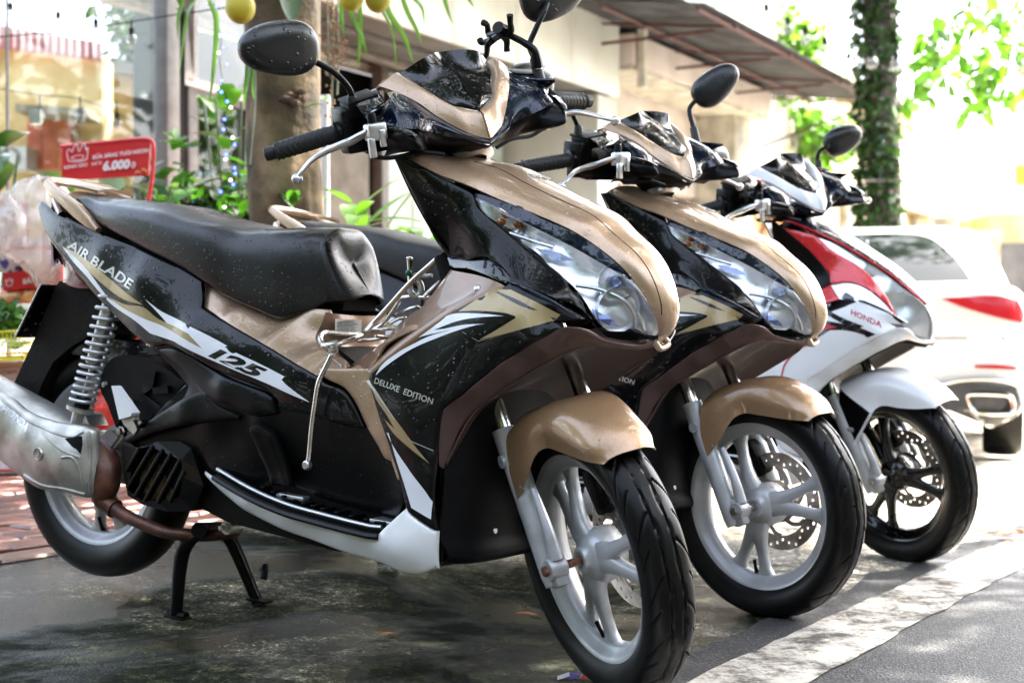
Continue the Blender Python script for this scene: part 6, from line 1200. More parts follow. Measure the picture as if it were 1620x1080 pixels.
    g = MB(); a2 = Vector(Y([(-.9689,-.08,.1076)][0])); f2 = Vector(STANDF[1]); g.tube([a2 + Vector((-.01, -.02, .03)), a2, f2], [.015, .0145, .0125], 12); g.box(f2 + Vector((.005, 0, .006)), (.055, .03, .008), None, .003); g.tube([f2 + Vector((.01, 0, .07)), f2 + Vector((.035, -.02, .085)), f2 + Vector((.04, -.03, .06))], .008, 8); g.build('stand_leg', SATIN, root)
    g = MB(); g.tube([a_ + Vector((.03, .0, .03)), a2 + Vector((-.02, 0, .03))], .016, 14, smooth=0); g.build('stand_pivot', DARK, root)
    if rack: make_rack(root)

def make_rack(root):
    def T(P, r, nm='rack_tube', n=10): g = MB(); g.tube([Y(p) for p in P], r, n); return g.build(nm, STEEL, root)
    T(RK[0], .0048, 'rack_rod'); T(RK[1], .0052); T(RK[2], .0042)
    for P in RK[3:]: T(P, .0034)
    g = MB(); p = RK[0][-1]; g.lathe([(0, .006), (.006, .006), (.0085, .004), (.009, -.004), (0, -.005)], 16, Matrix.Translation(Y(p)) @ Matrix.Rotation(R(90), 4, 'X')); g.build('rod_end', ALU, root)
    p = [Vector(Y(q)) for q in [(-.5003,.195,.5779),(-.4775,.195,.5841),(-.4744,.195,.5632),(-.4854,.195,.5553),(-.4946,.195,.5592)]]
    g = MB(); v = [q + Vector((0, -.0, 0)) for q in p] + [q + Vector((0, .004, 0)) for q in p]; g.add(v, [(0, 1, 2, 3, 4), (9, 8, 7, 6, 5)] + [(i, (i + 1) % 5, 5 + (i + 1) % 5, 5 + i) for i in range(5)]); g.build('rack_bracket', ALU, root, smooth=False)
    g = MB(); q = [(-.4828,.2,.5652)][0]; g.lathe([(0, .003), (.005, .003), (.0058, 0), (.0058, -.004)], 12, Matrix.Translation(Y(q)) @ Matrix.Rotation(R(90), 4, 'X')); g.build('bracket_screw', STEEL, root)
    # clamp with green knob
    P = [(-.4343,.05,.7387),(-.431,.05,.7153),(-.4296,.05,.6971)]; g = MB(); g.tube([Y(q) for q in P], [.0055, .0045, .0055, .005], 10, smooth=0); g.sphere(Y(P[0]), .0065, sc=(1, 1, .6)); g.build('clamp_pin', CHROME, root)
    g = MB(); g.sphere(Y([(-.4285,.058,.712)][0]), .0062); g.build('clamp_knob', GREENP, root)
    P = [(-.4294,.05,.6931),(-.4283,.05,.6788),(-.4182,.045,.6677),(-.411,.04,.6748),(-.414,.04,.6929),(-.424,.045,.7027),(-.4249,.04,.7081),(-.4062,.03,.7081),(-.3949,.03,.7099)]; g = MB(); g.tube([Y(q) for q in P], [.005, .007, .007, .006, .0045, .004], 10); g.build('clamp_hook', CAST, root)

def fender_a(root, mat):
    rows = [[(.148, .050, .457), (.152, .040, .464), (.156, .022, .469), (.158, 0, .470)],
            [(.117, .060, .4565), (.124, .057, .478), (.131, .036, .494), (.134, 0, .500)],
            [(.077, .064, .4572), (.083, .063, .488), (.089, .044, .513), (.092, 0, .521)],
            [(.032, .069, .4592), (.034, .069, .494), (.036, .052, .526), (.037, 0, .534)],
            [(-.004, .074, .459), (-.009, .075, .494), (-.012, .058, .526), (-.012, 0, .532)],
            [(-.025, .087, .444), (-.040, .086, .480), (-.050, .070, .512), (-.050, 0, .520)],
            [(-.045, .098, .405), (-.066, .095, .452), (-.080, .080, .498), (-.085, 0, .510)],
            [(-.077, .106, .3585), (-.098, .104, .410), (-.102, .092, .475), (-.106, 0, .500)]]
    o = loft('front_fender', rows, mat, root, nu=6, nv=6, thick=.0028)
    g = MB(); g.box((-.10, .088, .41), (.012, .02, .10)); g.box((-.10, -.088, .41), (.012, .02, .10)); o2 = g.build('fender_stay', BROWN, root)
    return [o, o2]
def fender_b(root, mat):
    # angular white fender with dark side plates
    rows = [[(.175, .050, .470), (.178, .040, .474), (.18, .022, .478), (.182, 0, .480)],
            [(.130, .062, .4625), (.136, .056, .492), (.140, .034, .505), (.143, 0, .508)],
            [(.070, .066, .4575), (.075, .062, .505), (.083, .040, .525), (.086, 0, .530)],
            [(.022, .070, .4582), (.020, .068, .505), (.018, .048, .534), (.018, 0, .538)],
            [(.004, .080, .450), (-.045, .085, .492), (-.055, .062, .528), (-.055, 0, .532)],
            [(-.004, .090, .436), (-.105, .096, .497), (-.115, .070, .512), (-.118, 0, .518)]]
    o = loft('front_fender', rows, mat, root, nu=6, nv=6, thick=.0028)
    out = [o]
    for s in (1, -1):
        g = MB(); P = [(-.004, .434), (-.105, .495), (-.112, .44), (-.094, .37), (-.07, .335)]
        g.prism(P, -.088 * s, -.096 * s); out.append(g.build('fender_side_plate', SATIN, root))
        g = MB(); g.tube([(-.002, -.096 * s, .436), (-.035, -.097 * s, .385), (-.068, -.098 * s, .335)], .004, 8, smooth=0); out.append(g.build('fender_trim', mat, root))
    return out

def body(root, style, M, st, rack):
    A = style == 'A'
    # ---------------------------------------------------------------- rear side cowl
    cowl = panel('rear_side_cowl', [(-1.4950,.052,.8127),(-1.4800,.055,.8264),(-1.4437,.066,.8142),(-1.4016,.078,.798),(-1.3301,.09,.784),(-1.2352,.1,.7617),(-1.0894,.112,.7302),(-.9549,.12,.6942),(-.8956,.122,.6714),(-.8802,.13,.6361),(-.8747,.137,.6209),(-.8064,.148,.5985),(-.7334,.156,.5755),(-.6525,.163,.5497),(-.5426,.17,.5134),(-.5196,.172,.5017),(-.4746,.173,.4916),(-.45,.173,.4709),(-.4202,.172,.4301),(-.4694,.174,.4307),(-.532,.172,.4384),(-.6177,.17,.4509),(-.6455,.168,.4667),(-.6641,.168,.4765),(-.7969,.162,.5019),(-.9228,.155,.5372),(-.9563,.15,.5409),(-1.0058,.145,.5333),(-1.1279,.125,.5808),(-1.2664,.105,.6547),(-1.3592,.092,.7093),(-1.4214,.078,.7451),(-1.4576,.066,.773)],
        M['side'], root, inner=[(-1.2105,.118,.7106),(-1.0521,.142,.6724),(-.8817,.16,.5853),(-.7567,.168,.5473),(-.6011,.176,.4907)], sp=.012, lift=.004)
    bv = [bvh_of([cowl[0]]), bvh_of([cowl[1]])]
    decal('side_stripe', [(-1.4683,.7259,1.223,-.012),(-1.3836,.6798,1.185,.009),(-1.3093,.6188,1.151,.037),(-1.2072,.5843,1.104,.053),(-1.1269,.5665,1.067,.061),(-1.0096,.528,1.014,.079),(-1.0535,.5563,1.034,.066),(-1.1189,.5746,1.064,.057),(-1.1900,.6223,1.096,.035),(-1.1380,.5993,1.072,.046),(-1.0722,.5806,1.042,.054),(-.9366,.5387,.98,.074),(-.9445,.5358,.984,.075),(-.7727,.4884,.905,.097),(-.7809,.4814,.909,.1),(-.759,.4682,.899,.106),(-.7016,.4425,.872,.118),(-.8206,.4705,.927,.105),(-.9958,.5094,1.007,.087),(-1.0859,.5338,1.048,.076),(-1.0946,.5368,1.052,.075),(-1.1693,.5493,1.087,.069),(-1.2199,.5743,1.110,.057),(-1.2945,.604,1.144,.044),(-1.3824,.6624,1.184,.017),(-1.4323,.6952,1.207,.002)], M['stripe'], root, bv, corner=14, off=.0008, sp=.01)
    decal('side_accent', [(-1.4733,.7289,1.226,-.013),(-1.3851,.7003,1.185,-0),(-1.2699,.6427,1.133,.026),(-1.1957,.6096,1.099,.041),(-1.2591,.6184,1.128,.037),(-1.3013,.6349,1.147,.03),(-1.3737,.6723,1.180,.013),(-1.4430,.7108,1.212,-.005)], M['accent'], root, bv, off=.0006, sp=.01)
    decal('side_accent', [(-1.3095,.6219,1.151,.036),(-1.2492,.6066,1.123,.043),(-1.1954,.605,1.099,.043),(-1.1454,.582,1.076,.054),(-1.0578,.5575,1.036,.065),(-1.0118,.5293,1.015,.078),(-1.1291,.5672,1.068,.061),(-1.2095,.5854,1.105,.052),(-1.2670,.6024,1.131,.044)], M['accent'], root, bv, off=.0010, sp=.01)
    for s, q in ((1, bv[0]), (-1, bv[1])):
        if s == 1 or A:
            text_on('model_lettering', 'AIR BLADE' , *([(-1.4548,.7264,1.217,-.012),(-1.2311,.637,1.115,.029)][::s]), .022, STK_S, root, q, s, shear=.35, bold=.02, off=.0012, up=(.10, 0, 1.))
    for s in (1, -1): text_on('side_number', '125', *([(-.9913,.5151,1.005,.084),(-.8209,.4742,.927,.103)][::s]), .022, STK_B, root, bv[0] if s == 1 else bv[1], s, shear=.45, bold=.05, off=.0013, up=(.06, 0, 1))
    # dark fairing between cowl top and seat
    g = MB(); P = [(-1.4025,.07,.8054),(-1.2597,.08,.7774),(-1.0718,.09,.7349),(-.9189,.1,.683),(-.9166,.1,.6519),(-1.0574,.1,.6854),(-1.2443,.09,.7258),(-1.3728,.08,.7589)]; 
    g.prism([(p[0], p[2]) for p in P], .056, -.056); g.build('under_seat_frame', DARK, root)
    # tail lamp and tail end
    panel('tail_lamp', [(-1.4880,.05,.7828),(-1.4418,.068,.7561),(-1.3966,.084,.7331),(-1.3375,.098,.7021),(-1.2461,.106,.6391),(-1.2844,.104,.6372),(-1.3570,.09,.6441),(-1.3726,.08,.6908),(-1.4057,.07,.718),(-1.4553,.055,.7517)], TAILRED, root, thick=.004, sp=.01, lift=-.002)
    rows = [[(-1.452, .052, .822), (-1.462, .03, .828), (-1.466, 0, .830)], [(-1.440, .060, .77), (-1.462, .035, .775), (-1.470, 0, .777)], [(-1.400, .085, .68), (-1.43, .05, .685), (-1.44, 0, .687)]]
    loft('tail_lamp', rows, TAILRED, root, thick=.004)
    rows = [[(-1.452, .052, .824), (-1.455, .03, .838), (-1.456, 0, .842)], [(-1.39, .066, .835), (-1.39, .04, .850), (-1.39, 0, .853)], [(-1.31, .07, .825), (-1.31, .04, .84), (-1.31, 0, .842)]]
    loft('tail_cover', rows, M['rail'], root, thick=.003)
    # ---------------------------------------------------------------- grab rail
    bar = [(-1.4286,.085,.8666),(-1.3853,.094,.8455),(-1.3380,.101,.8242),(-1.2952,.105,.8035),(-1.2540,.108,.7816),(-1.2239,.108,.7651)]
    g = MB(); ws = [.020, .024, .030, .034, .026, .010]
    def rail(s):
        P = [Vector((p[0], -p[1] * s, p[2])) for p in bar]; Q = cat_rom(P, 5); N = len(Q); vs = []; fs = []; nc = 10
        for i in range(N):
            q = i / (N - 1) * 5; a = min(int(q), 4); w = ws[a] + (ws[a + 1] - ws[a]) * (q - a); T = (Q[min(i + 1, N - 1)] - Q[max(i - 1, 0)]).normalized(); U = Vector((-T.z, 0, T.x)).normalized()
            for k in range(nc):
                c = 2 * math.pi * k / nc; cx = math.copysign(abs(math.cos(c)) ** .6, math.cos(c)); cy = math.copysign(abs(math.sin(c)) ** .6, math.sin(c)); vs.append(Q[i] + U * cx * w / 2 + Vector((0, cy * .009, 0)))
        for i in range(N - 1):
            for k in range(nc): fs.append((i * nc + k, i * nc + (k + 1) % nc, (i + 1) * nc + (k + 1) % nc, (i + 1) * nc + k))
        fs.append(tuple(range(nc))); fs.append(tuple((N - 1) * nc + k for k in range(nc))); g.add(vs, fs)
    rail(1); rail(-1)
    e = bar[0]; 
    g.tube([Y(e), (e[0] - .012, -.06, e[2] + .004), (e[0] - .018, 0, e[2] + .006), (e[0] - .012, .06, e[2] + .004), (e[0], e[1], e[2])], .0105, 12)
    o = g.build('grab_rail', M['rail'], root, ang=50); fixn(o)
    rows = [[(-1.415, .07, .868), (-1.42, .03, .872), (-1.42, 0, .873)], [(-1.36, .055, .862), (-1.36, .03, .867), (-1.36, 0, .868)], [(-1.30, .05, .853), (-1.30, .03, .858), (-1.3, 0, .859)]]
    loft('rail_centre_plate', rows, M['rail'], root, thick=.006)
    g = MB(); P = [(-1.4285,.06,.8307),(-1.3925,.07,.7963)]
    
    for s in (1, -1): g = MB(); g.tube([(p[0], -p[1] * s, p[2]) for p in P], .010, 10, smooth=0); g.build('rail_bracket', STEEL, root)
    # ---------------------------------------------------------------- seat
    low = [(-1.3227,.085,.8267),(-1.2641,.1,.791),(-1.1728,.116,.7625),(-1.0507,.128,.7278),(-.9403,.134,.6948),(-.8754,.134,.6684),(-.8161,.13,.6446),(-.7453,.124,.624),(-.6914,.116,.6122),(-.644,.1,.6289),(-.6067,.076,.6477)]
    edge = [(-1.3213,.07,.8393),(-1.2564,.086,.8278),(-1.1644,.108,.8188),(-1.0590,.122,.8088),(-.9593,.13,.7905),(-.8729,.129,.7802),(-.8216,.118,.7694),(-.7673,.112,.7714),(-.7067,.106,.7736),(-.6617,.092,.7758),(-.6327,.07,.7743)]
    cz = [.006, .012, .016, .018, .016, .014, .014, .014, .016, .016, .018, .016, .010]
    cx = [-.02, -.01, 0, 0, 0, 0, 0, 0, 0, 0, .004, .014, .016]
    rows = []
    for i in range(11):
        l, e = low[i], edge[i]
        rows.append([(l[0], l[1] - .012, l[2] - .004), (l[0], l[1], l[2] + .004), ((l[0] * .5 + e[0] * .5), (l[1] + e[1]) / 2 + .010, (l[2] + e[2]) / 2), (e[0] * .9 + l[0] * .1, e[1] + .007, e[2] * .88 + l[2] * .12), (e[0] + cx[i] * .3, e[1] - .012, e[2] + cz[i] * .25), (e[0] + cx[i] * .8, e[1] * .5, e[2] + cz[i] * .9), (e[0] + cx[i], 0, e[2] + cz[i])])
    r0 = [(p[0] - .018, p[1] * .86, p[2] * .5 + .5 * .80) for p in rows[0]]; rows = [r0] + rows
    rl = rows[-1]
    dr = cat_rom(rl + [(p[0], -p[1], p[2]) for p in reversed(rl[:-1])], 6); g_ = []
    for k in range(19):
        c_, s_ = max(0, math.cos(R(5 * k))), math.sin(R(5 * k)); g_.append([Y((p.x + .036 * s_ * (1.15 - .6 * (p.z - .65) / .14), p.y * (c_ ** .62 * .98 + .02), .683 + (p.z - .683) * (c_ ** .8 * .6 + .4))) for p in dr])
    v_, f_ = grid_mesh(g_); f_.append(tuple(range(18 * len(dr), 19 * len(dr)))); nose = mesh('seat_nose', v_, f_, M['seat'], root, ang=60); fixn(nose)
    seat = loft('seat', rows, M['seat'], root, nu=5, nv=6, thick=.0, cap=True)
    # stitched seams on the nose of the seat
    bs = [bvh_of([seat])] * 2
    seam = [(-.6877,.773,.866,-.034),(-.6879,.7507,.866,-.023),(-.6805,.7231,.863,-.011),(-.6706,.6872,.858,.006),(-.6643,.6513,.855,.022)]
    for dx in (0, .009):
        pts = []
        for p in cat_rom([(q[0] + dx, 0, q[2]) for q in on_surf(seam, bs[0])], 5):
            h = bs[0].ray_cast(Vector((p.x, -.5, p.z)), Vector((0, 1, 0)), 1.)
            if h[0]: pts.append(h[0] + Vector((0, -.0003, 0)))
        if len(pts) > 3:
            
            for s in (1, -1): g = MB(); g.tube([(p.x, p.y * s, p.z) for p in pts], .0012, 6, smooth=0); g.build('seat_seam', M['seat'], root)
    g = MB(); P = [(-.6523,.05,.6315),(-.5883,.05,.6326),(-.5864,.05,.6543),(-.6537,.05,.6506)]; g.prism([(p[0], p[2]) for p in P], .05, -.05); g.build('seat_base', DARK, root)
    # ---------------------------------------------------------------- bronze tunnel cover below the seat
    panel('tunnel_side_cover', [(-.9087,.108,.6713),(-.8417,.108,.6458),(-.7624,.106,.6245),(-.6984,.104,.6081),(-.6456,.098,.6269),(-.5978,.09,.6286),(-.5952,.094,.6153),(-.6081,.106,.5742),(-.6004,.11,.564),(-.5627,.118,.5483),(-.5159,.14,.539),(-.4917,.158,.5309),(-.5414,.166,.5196),(-.5479,.166,.5155),(-.6336,.16,.5445),(-.7374,.152,.5771),(-.8115,.143,.601),(-.8802,.13,.6249),(-.8937,.12,.6497)],
        M['tunnel'], root, inner=[(-.9047,.108,.6551),(-.8191,.11,.6261),(-.7027,.112,.592),(-.6289,.112,.5673),(-.81,.138,.6164),(-.6884,.146,.5792),(-.5901,.154,.5478)], sp=.010, lift=-.005, grow=.005)
    # front wall of the tunnel (faces forward)
    wall = [(-.5978,.09,.6286),(-.5875,-.005,.6232),(-.5845,-.01,.5732)]
    rows = [[(-.5961,.092,.6281),(-.5877,.05,.6239),(-.5841,-0,.6233)], [(-.5976,.097,.6124),(-.582,.055,.6031),(-.5811,-0,.601)], [(-.6048,.106,.5771),(-.5863,.06,.5758),(-.5835,-0,.5761)], [(-.5593,.12,.5491),(-.5666,.06,.5448),(-.5777,-0,.5435)], [(-.5003,.15,.5326),(-.5361,.07,.5259),(-.5691,-0,.5222)]]
    wl = loft('tunnel_front', rows, M['inner'], root, thick=.003)
    lb = [(-.5915,.078,.6171),(-.5825,.01,.6167),(-.5803,.012,.5905),(-.5862,.083,.5924)]
    if A:
        q = [Vector(Y((p[0] + .013, p[1] + .004, p[2]))) for p in lb]
        o = mesh('warning_label', q, [(0, 1, 2, 3)], PAPER, root, smooth=False)
        ex = (q[1] - q[0]); ez = (q[3] - q[0]); nn = ez.cross(ex).normalized() * -1; nn = nn if nn.x > 0 else -nn
        g = MB()
        for k in range(8):
            y0 = .12 + .1 * k; x0 = .05 if k else .3; x1 = (.7 if k == 0 else .93 - .25 * random.random())
            n_ = random.randint(5, 9); xs = sorted(random.uniform(x0, x1) for _ in range(n_)); xs = [x0] + xs + [x1]
            for a in range(len(xs) - 1):
                if xs[a + 1] - xs[a] < .02: continue
                p = [q[0] + ex * u_ + ez * v_ + nn * .0006 for u_, v_ in ((xs[a], y0), (xs[a + 1] - .012, y0), (xs[a + 1] - .012, y0 + .04), (xs[a], y0 + .04))]; g.add(p, [(0, 1, 2, 3)])
        g.build('label_print', INK, root, smooth=False)
    # low saddle of the step-through
    rows = [[(-.5002,.15,.5321),(-.5381,.08,.5259),(-.5839,-0,.532)], [(-.4675,.165,.5299),(-.4985,.1,.5373),(-.5704,-0,.5413)], [(-.418,.17,.534),(-.4573,.11,.5433),(-.5395,-0,.5492)], [(-.3784,.172,.5853),(-.417,.1,.6032),(-.4693,-0,.6218)], [(-.2798,.175,.6266),(-.3365,.1,.6416),(-.4121,-0,.6626)]]
    loft('step_through_floor', rows, M['inner'], root, thick=.003)
    # ---------------------------------------------------------------- inner leg shield (faces the rider)
    def pull(P, d): return [(p[0] + d, p[1], p[2]) for p in P]
    rows = [[(-.4105,.178,.529),(-.4666,.13,.5299),(-.5362,.07,.528),(-.4,0,.42)], [(-.3391,.183,.5783),(-.3885,.15,.5821),(-.4657,.085,.566),(-.37,0,.5)], [(-.2689,.187,.6238),(-.3303,.15,.6187),(-.4224,.08,.5978),(-.33,0,.57)], [(-.1986,.19,.6646),(-.2757,.15,.6518),(-.3832,.08,.6404),(-.29,0,.65)], [(-.1443,.191,.6874),(-.2262,.155,.6813),(-.3443,.085,.6834),(-.25,0,.71)], [(-.1224,.188,.6971),(-.2024,.15,.7129),(-.309,.09,.7236),(-.24,0,.74)]]
    rows = [[(r_[0][0] + .03, r_[0][1] - .03, r_[0][2] - .03)] + r_ for r_ in rows]
    loft('inner_leg_shield', rows, M['inner'], root, thick=.003)
    panel('inner_upper_cover', [(-.3157,.1,.7448),(-.2628,.118,.7435),(-.2059,.14,.747),(-.1576,.158,.7313),(-.1298,.168,.7144),(-.1279,.172,.7049),(-.1404,.172,.7019),(-.1839,.16,.7134),(-.2434,.135,.7238),(-.2879,.115,.724),(-.3047,.105,.7274)], BLK, root, lift=-.002, sp=.01)
    g = MB(); q = [(-.1918,.165,.6888)][0]
    
    for s in (1, -1): g = MB(); g.sphere((q[0] - .004, -q[1] * s, q[2]), .0075, sc=(1, 1, 1.2)); g.build('luggage_hook', ALU, root)
    # bronze strip that runs down to the footboard
    panel('inner_leg_trim', [(-.5417,.168,.5238),(-.4633,.17,.5298),(-.416,.174,.5342),(-.4158,.176,.5184),(-.3904,.178,.4642),(-.3585,.181,.4076),(-.3269,.184,.3498),(-.3334,.182,.3488),(-.3525,.178,.3791),(-.3703,.176,.3834),(-.3876,.174,.4027),(-.4146,.173,.4313),(-.4443,.172,.4714),(-.4751,.171,.4979),(-.523,.169,.5117)],
        M['tunnel'], root, inner=[(-.4709,.172,.52),(-.4144,.177,.4744),(-.3796,.18,.4252)], sp=.010, lift=-.003, grow=.003)
    # ---------------------------------------------------------------- lower side cover and bracket arm
    low_c = panel('lower_side_cover', [(-1.0090,.142,.5325),(-.9562,.15,.5398),(-.9248,.153,.5359),(-.7987,.16,.5003),(-.6676,.166,.4748),(-.6472,.166,.4652),(-.6195,.168,.4493),(-.5345,.169,.4367),(-.4726,.17,.4289),(-.4217,.17,.4284),(-.4162,.171,.4305),(-.3908,.172,.4022),(-.3717,.174,.3819),(-.3525,.176,.378),(-.3299,.18,.3474),(-.3213,.182,.3151),(-.3502,.16,.2816),(-.4623,.15,.2832),(-.6089,.14,.2934),(-.6715,.138,.2914),(-.734,.15,.2981),(-.7935,.155,.3055),(-.8185,.155,.308),(-.8297,.152,.3148),(-.8744,.15,.3402),(-.9384,.15,.3486),(-1.0305,.15,.3226),(-1.0668,.15,.333),(-1.0634,.15,.3436),(-1.0252,.15,.365),(-.9978,.148,.3821),(-.9564,.142,.4244),(-.9116,.138,.4647),(-.9623,.138,.5021)],
        SATIN, root, inner=[(-.8234,.172,.482),(-.7308,.18,.4525),(-.6745,.184,.4313),(-.796,.172,.4188),(-.846,.158,.3855),(-.7733,.154,.3792),(-.6176,.168,.4231),(-.4447,.168,.3845),(-.5189,.154,.323),(-.707,.172,.4222)], sp=.014, thick=.004, lift=-.006, grow=.005)
    bl = [bvh_of([low_c[0]]), bvh_of([low_c[1]])]
    text_on('cover_lettering', 'PGM-FI', [(-.9411,.4608,.982,.109)][0], [(-.8339,.4384,.933,.12)][0], .011, BLK, root, bl[0], 1, shear=.3, bold=.02, off=.0010)
    panel('upper_side_fairing', [(-.9194,.158,.5338),(-.7945,.164,.4975),(-.6648,.17,.4722),(-.6423,.172,.4632),(-.6316,.172,.4337),(-.6709,.172,.4245),(-.7072,.172,.4249),(-.7466,.17,.4331),(-.7979,.166,.4403),(-.8498,.16,.4657),(-.9072,.152,.4968),(-.9587,.146,.5152),(-.9943,.144,.5296)], SATIN, root, inner=[(-.7806,.176,.4695),(-.6813,.178,.4464)], thick=.016, edge=.006, sp=.010, lift=.005)
    panel('bracket_arm', [(-1.0598,.152,.3432),(-1.0088,.154,.3698),(-.9913,.154,.383),(-.9214,.156,.4226),(-.851,.158,.4544),(-.8187,.16,.4602),(-.794,.164,.4378),(-.7274,.166,.4213),(-.7288,.164,.4129),(-.8445,.16,.3927),(-.9652,.156,.3616),(-1.0414,.152,.3316),(-1.0604,.152,.3333)], SATIN, root, inner=[(-.8785,.166,.4104)], thick=.018, edge=.007, sp=.010, lift=.008)
    # raised slanting ridge above the footboard
    panel('cover_ridge', [(-.704,.17,.4036),(-.67,.172,.4112),(-.6351,.172,.3989),(-.5914,.162,.3009),(-.6496,.158,.2953)], SATIN, root, inner=[(-.681,.16,.3572),(-.6609,.15,.2997),(-.636,.15,.3028),(-.667,.166,.3912)], thick=.006, sp=.007, edge=.012, lift=.012)
    # ---------------------------------------------------------------- leg shield wing
    wing = panel('leg_shield', [(-.4147,.176,.5299),(-.3434,.18,.5799),(-.2731,.184,.6255),(-.2018,.188,.6664),(-.1474,.19,.6897),(-.1231,.19,.6989),(-.1146,.19,.7058),(-.0567,.196,.6841),(-.0162,.19,.6709),(.0176,.168,.6536),(-.0003,.174,.6492),(-.025,.186,.6461),(-.0084,.19,.6371),(-.0319,.198,.6217),(-.08,.205,.5925),(-.1313,.204,.5586),(-.1862,.203,.5156),(-.2203,.202,.4909),(-.2314,.2,.4806),(-.2383,.196,.4315),(-.2409,.194,.3851),(-.2436,.192,.319),(-.2335,.192,.2737),(-.245,.192,.275),(-.2981,.19,.2943),(-.3076,.188,.3051),(-.3224,.186,.3426),(-.347,.184,.3891),(-.357,.183,.4079),(-.3888,.18,.4644),(-.4135,.178,.5179)],
        M['wing'], root, inner=[(-.1864,.205,.6181),(-.102,.208,.6563),(-.3102,.19,.5265),(-.3218,.195,.4839),(-.2862,.196,.4263),(-.2659,.196,.3554),(-.0406,.214,.6188)], sp=.013)
    bw = [bvh_of([wing[0]]), bvh_of([wing[1]])]
    if A:
        decal('wing_accent', [(-.3507,.6461,.712,.025),(-.2761,.6882,.678,.005),(-.2489,.6978,.665,.001),(-.1803,.673,.634,.012),(-.1285,.6534,.61,.021),(-.1366,.6438,.614,.026),(-.1773,.6314,.632,.031),(-.2488,.6101,.665,.041),(-.2993,.5972,.688,.047),(-.2797,.6079,.679,.042),(-.2499,.6254,.666,.034),(-.2234,.6412,.654,.027),(-.2236,.645,.654,.025),(-.2454,.6493,.664,.023),(-.3016,.6501,.689,.023)], M['accent'], root, bw, corner=16, off=.0006)
        decal('wing_line', [(-.2731,.6899,.676,.004),(-.2604,.6864,.671,.006),(-.2165,.6735,.65,.012),(-.1762,.658,.632,.019),(-.2036,.662,.644,.017),(-.2411,.6747,.662,.011)], STK_B, root, bw, off=.0011, corner=20)
        decal('wing_flash', [(-.3805,.634,.726,.03),(-.3552,.6421,.714,.026),(-.3012,.6449,.689,.025),(-.2487,.644,.665,.025),(-.3007,.6382,.689,.028),(-.351,.628,.712,.033),(-.4049,.6078,.737,.042),(-.3822,.6115,.726,.04),(-.3377,.6217,.706,.036),(-.2889,.627,.684,.033),(-.3122,.6224,.694,.035),(-.375,.6014,.723,.045),(-.452,.5693,.758,.06),(-.5074,.5354,.784,.075),(-.5384,.5105,.798,.087),(-.5243,.5313,.791,.077),(-.495,.5547,.778,.066),(-.4526,.5773,.758,.056),(-.4139,.5955,.741,.048),(-.3627,.6114,.717,.04),(-.4271,.5951,.747,.048),(-.4645,.5797,.764,.055),(-.4339,.5973,.75,.047),(-.4056,.6179,.737,.037)], STK_W, root, bw, corner=22, off=.0012)
        decal('wing_seam_line', [(-.3384,.6091,.706,.041),(-.3023,.5944,.69,.048),(-.2487,.6088,.665,.042),(-.3022,.5934,.69,.049),(-.3393,.6083,.707,.042)], STK_S, root, bw, sub=1, off=.0009, sp=.02)
        decal('lower_accent', [(-.5516,.499,.804,.092),(-.5194,.4636,.789,.108),(-.4681,.4171,.766,.129),(-.4319,.3834,.749,.145),(-.3967,.3558,.733,.157),(-.4451,.3792,.755,.147),(-.4876,.4043,.775,.135),(-.5118,.4289,.786,.124),(-.4848,.4127,.773,.131),(-.5036,.4352,.782,.121),(-.5334,.465,.795,.107)], M['accent'], root, bw, off=.0008)
        decal('wing_seam_line', [(-.5534,.5004,.805,.091),(-.49,.4366,.776,.12),(-.4445,.3941,.755,.14),(-.3886,.3815,.729,.146),(-.3892,.3802,.729,.146),(-.4454,.3926,.755,.141),(-.4912,.4348,.776,.121),(-.554,.4987,.805,.092)], STK_S, root, bw, sub=1, off=.0010, sp=.02)
        decal('lower_white_flash', [(-.5026,.4027,.781,.136),(-.4859,.38,.774,.146),(-.442,.3365,.754,.166),(-.4064,.306,.737,.18),(-.3837,.2849,.727,.19),(-.3844,.2768,.727,.194),(-.3859,.2513,.728,.205),(-.4336,.267,.75,.198),(-.4516,.3056,.758,.18),(-.4774,.3566,.77,.157),(-.4979,.4032,.779,.136)], STK_W, root, bw, off=.0012)
        text_on('edition_lettering', 'DELUXE  EDITION', [(-.5409,.4958,.799,.093)][0], [(-.3948,.4674,.732,.106)][0], .011, STK_S, root, bw[0], 1, shear=.25, bold=.012, off=.0011, up=(-.05, 0, 1))
        text_on('edition_lettering', 'DELUXE  EDITION', [(-.3948,.4674,.732,.106)][0], [(-.5409,.4958,.799,.093)][0], .011, STK_S, root, bw[1], -1, shear=.25, bold=.012, off=.0011, up=(-.05, 0, 1))
    # navy edge strip of the wing
    panel('wing_edge_strip', [(-.1135,.191,.7073),(-.095,.19,.7047),(-.0344,.188,.6814),(.0114,.172,.6557),(.0181,.166,.6532),(-.0016,.172,.6503),(-.0219,.184,.6615),(-.0633,.19,.6855),(-.1116,.19,.7027)], NAVY, root, thick=.004, sp=.010, lift=.005, edge=.003)
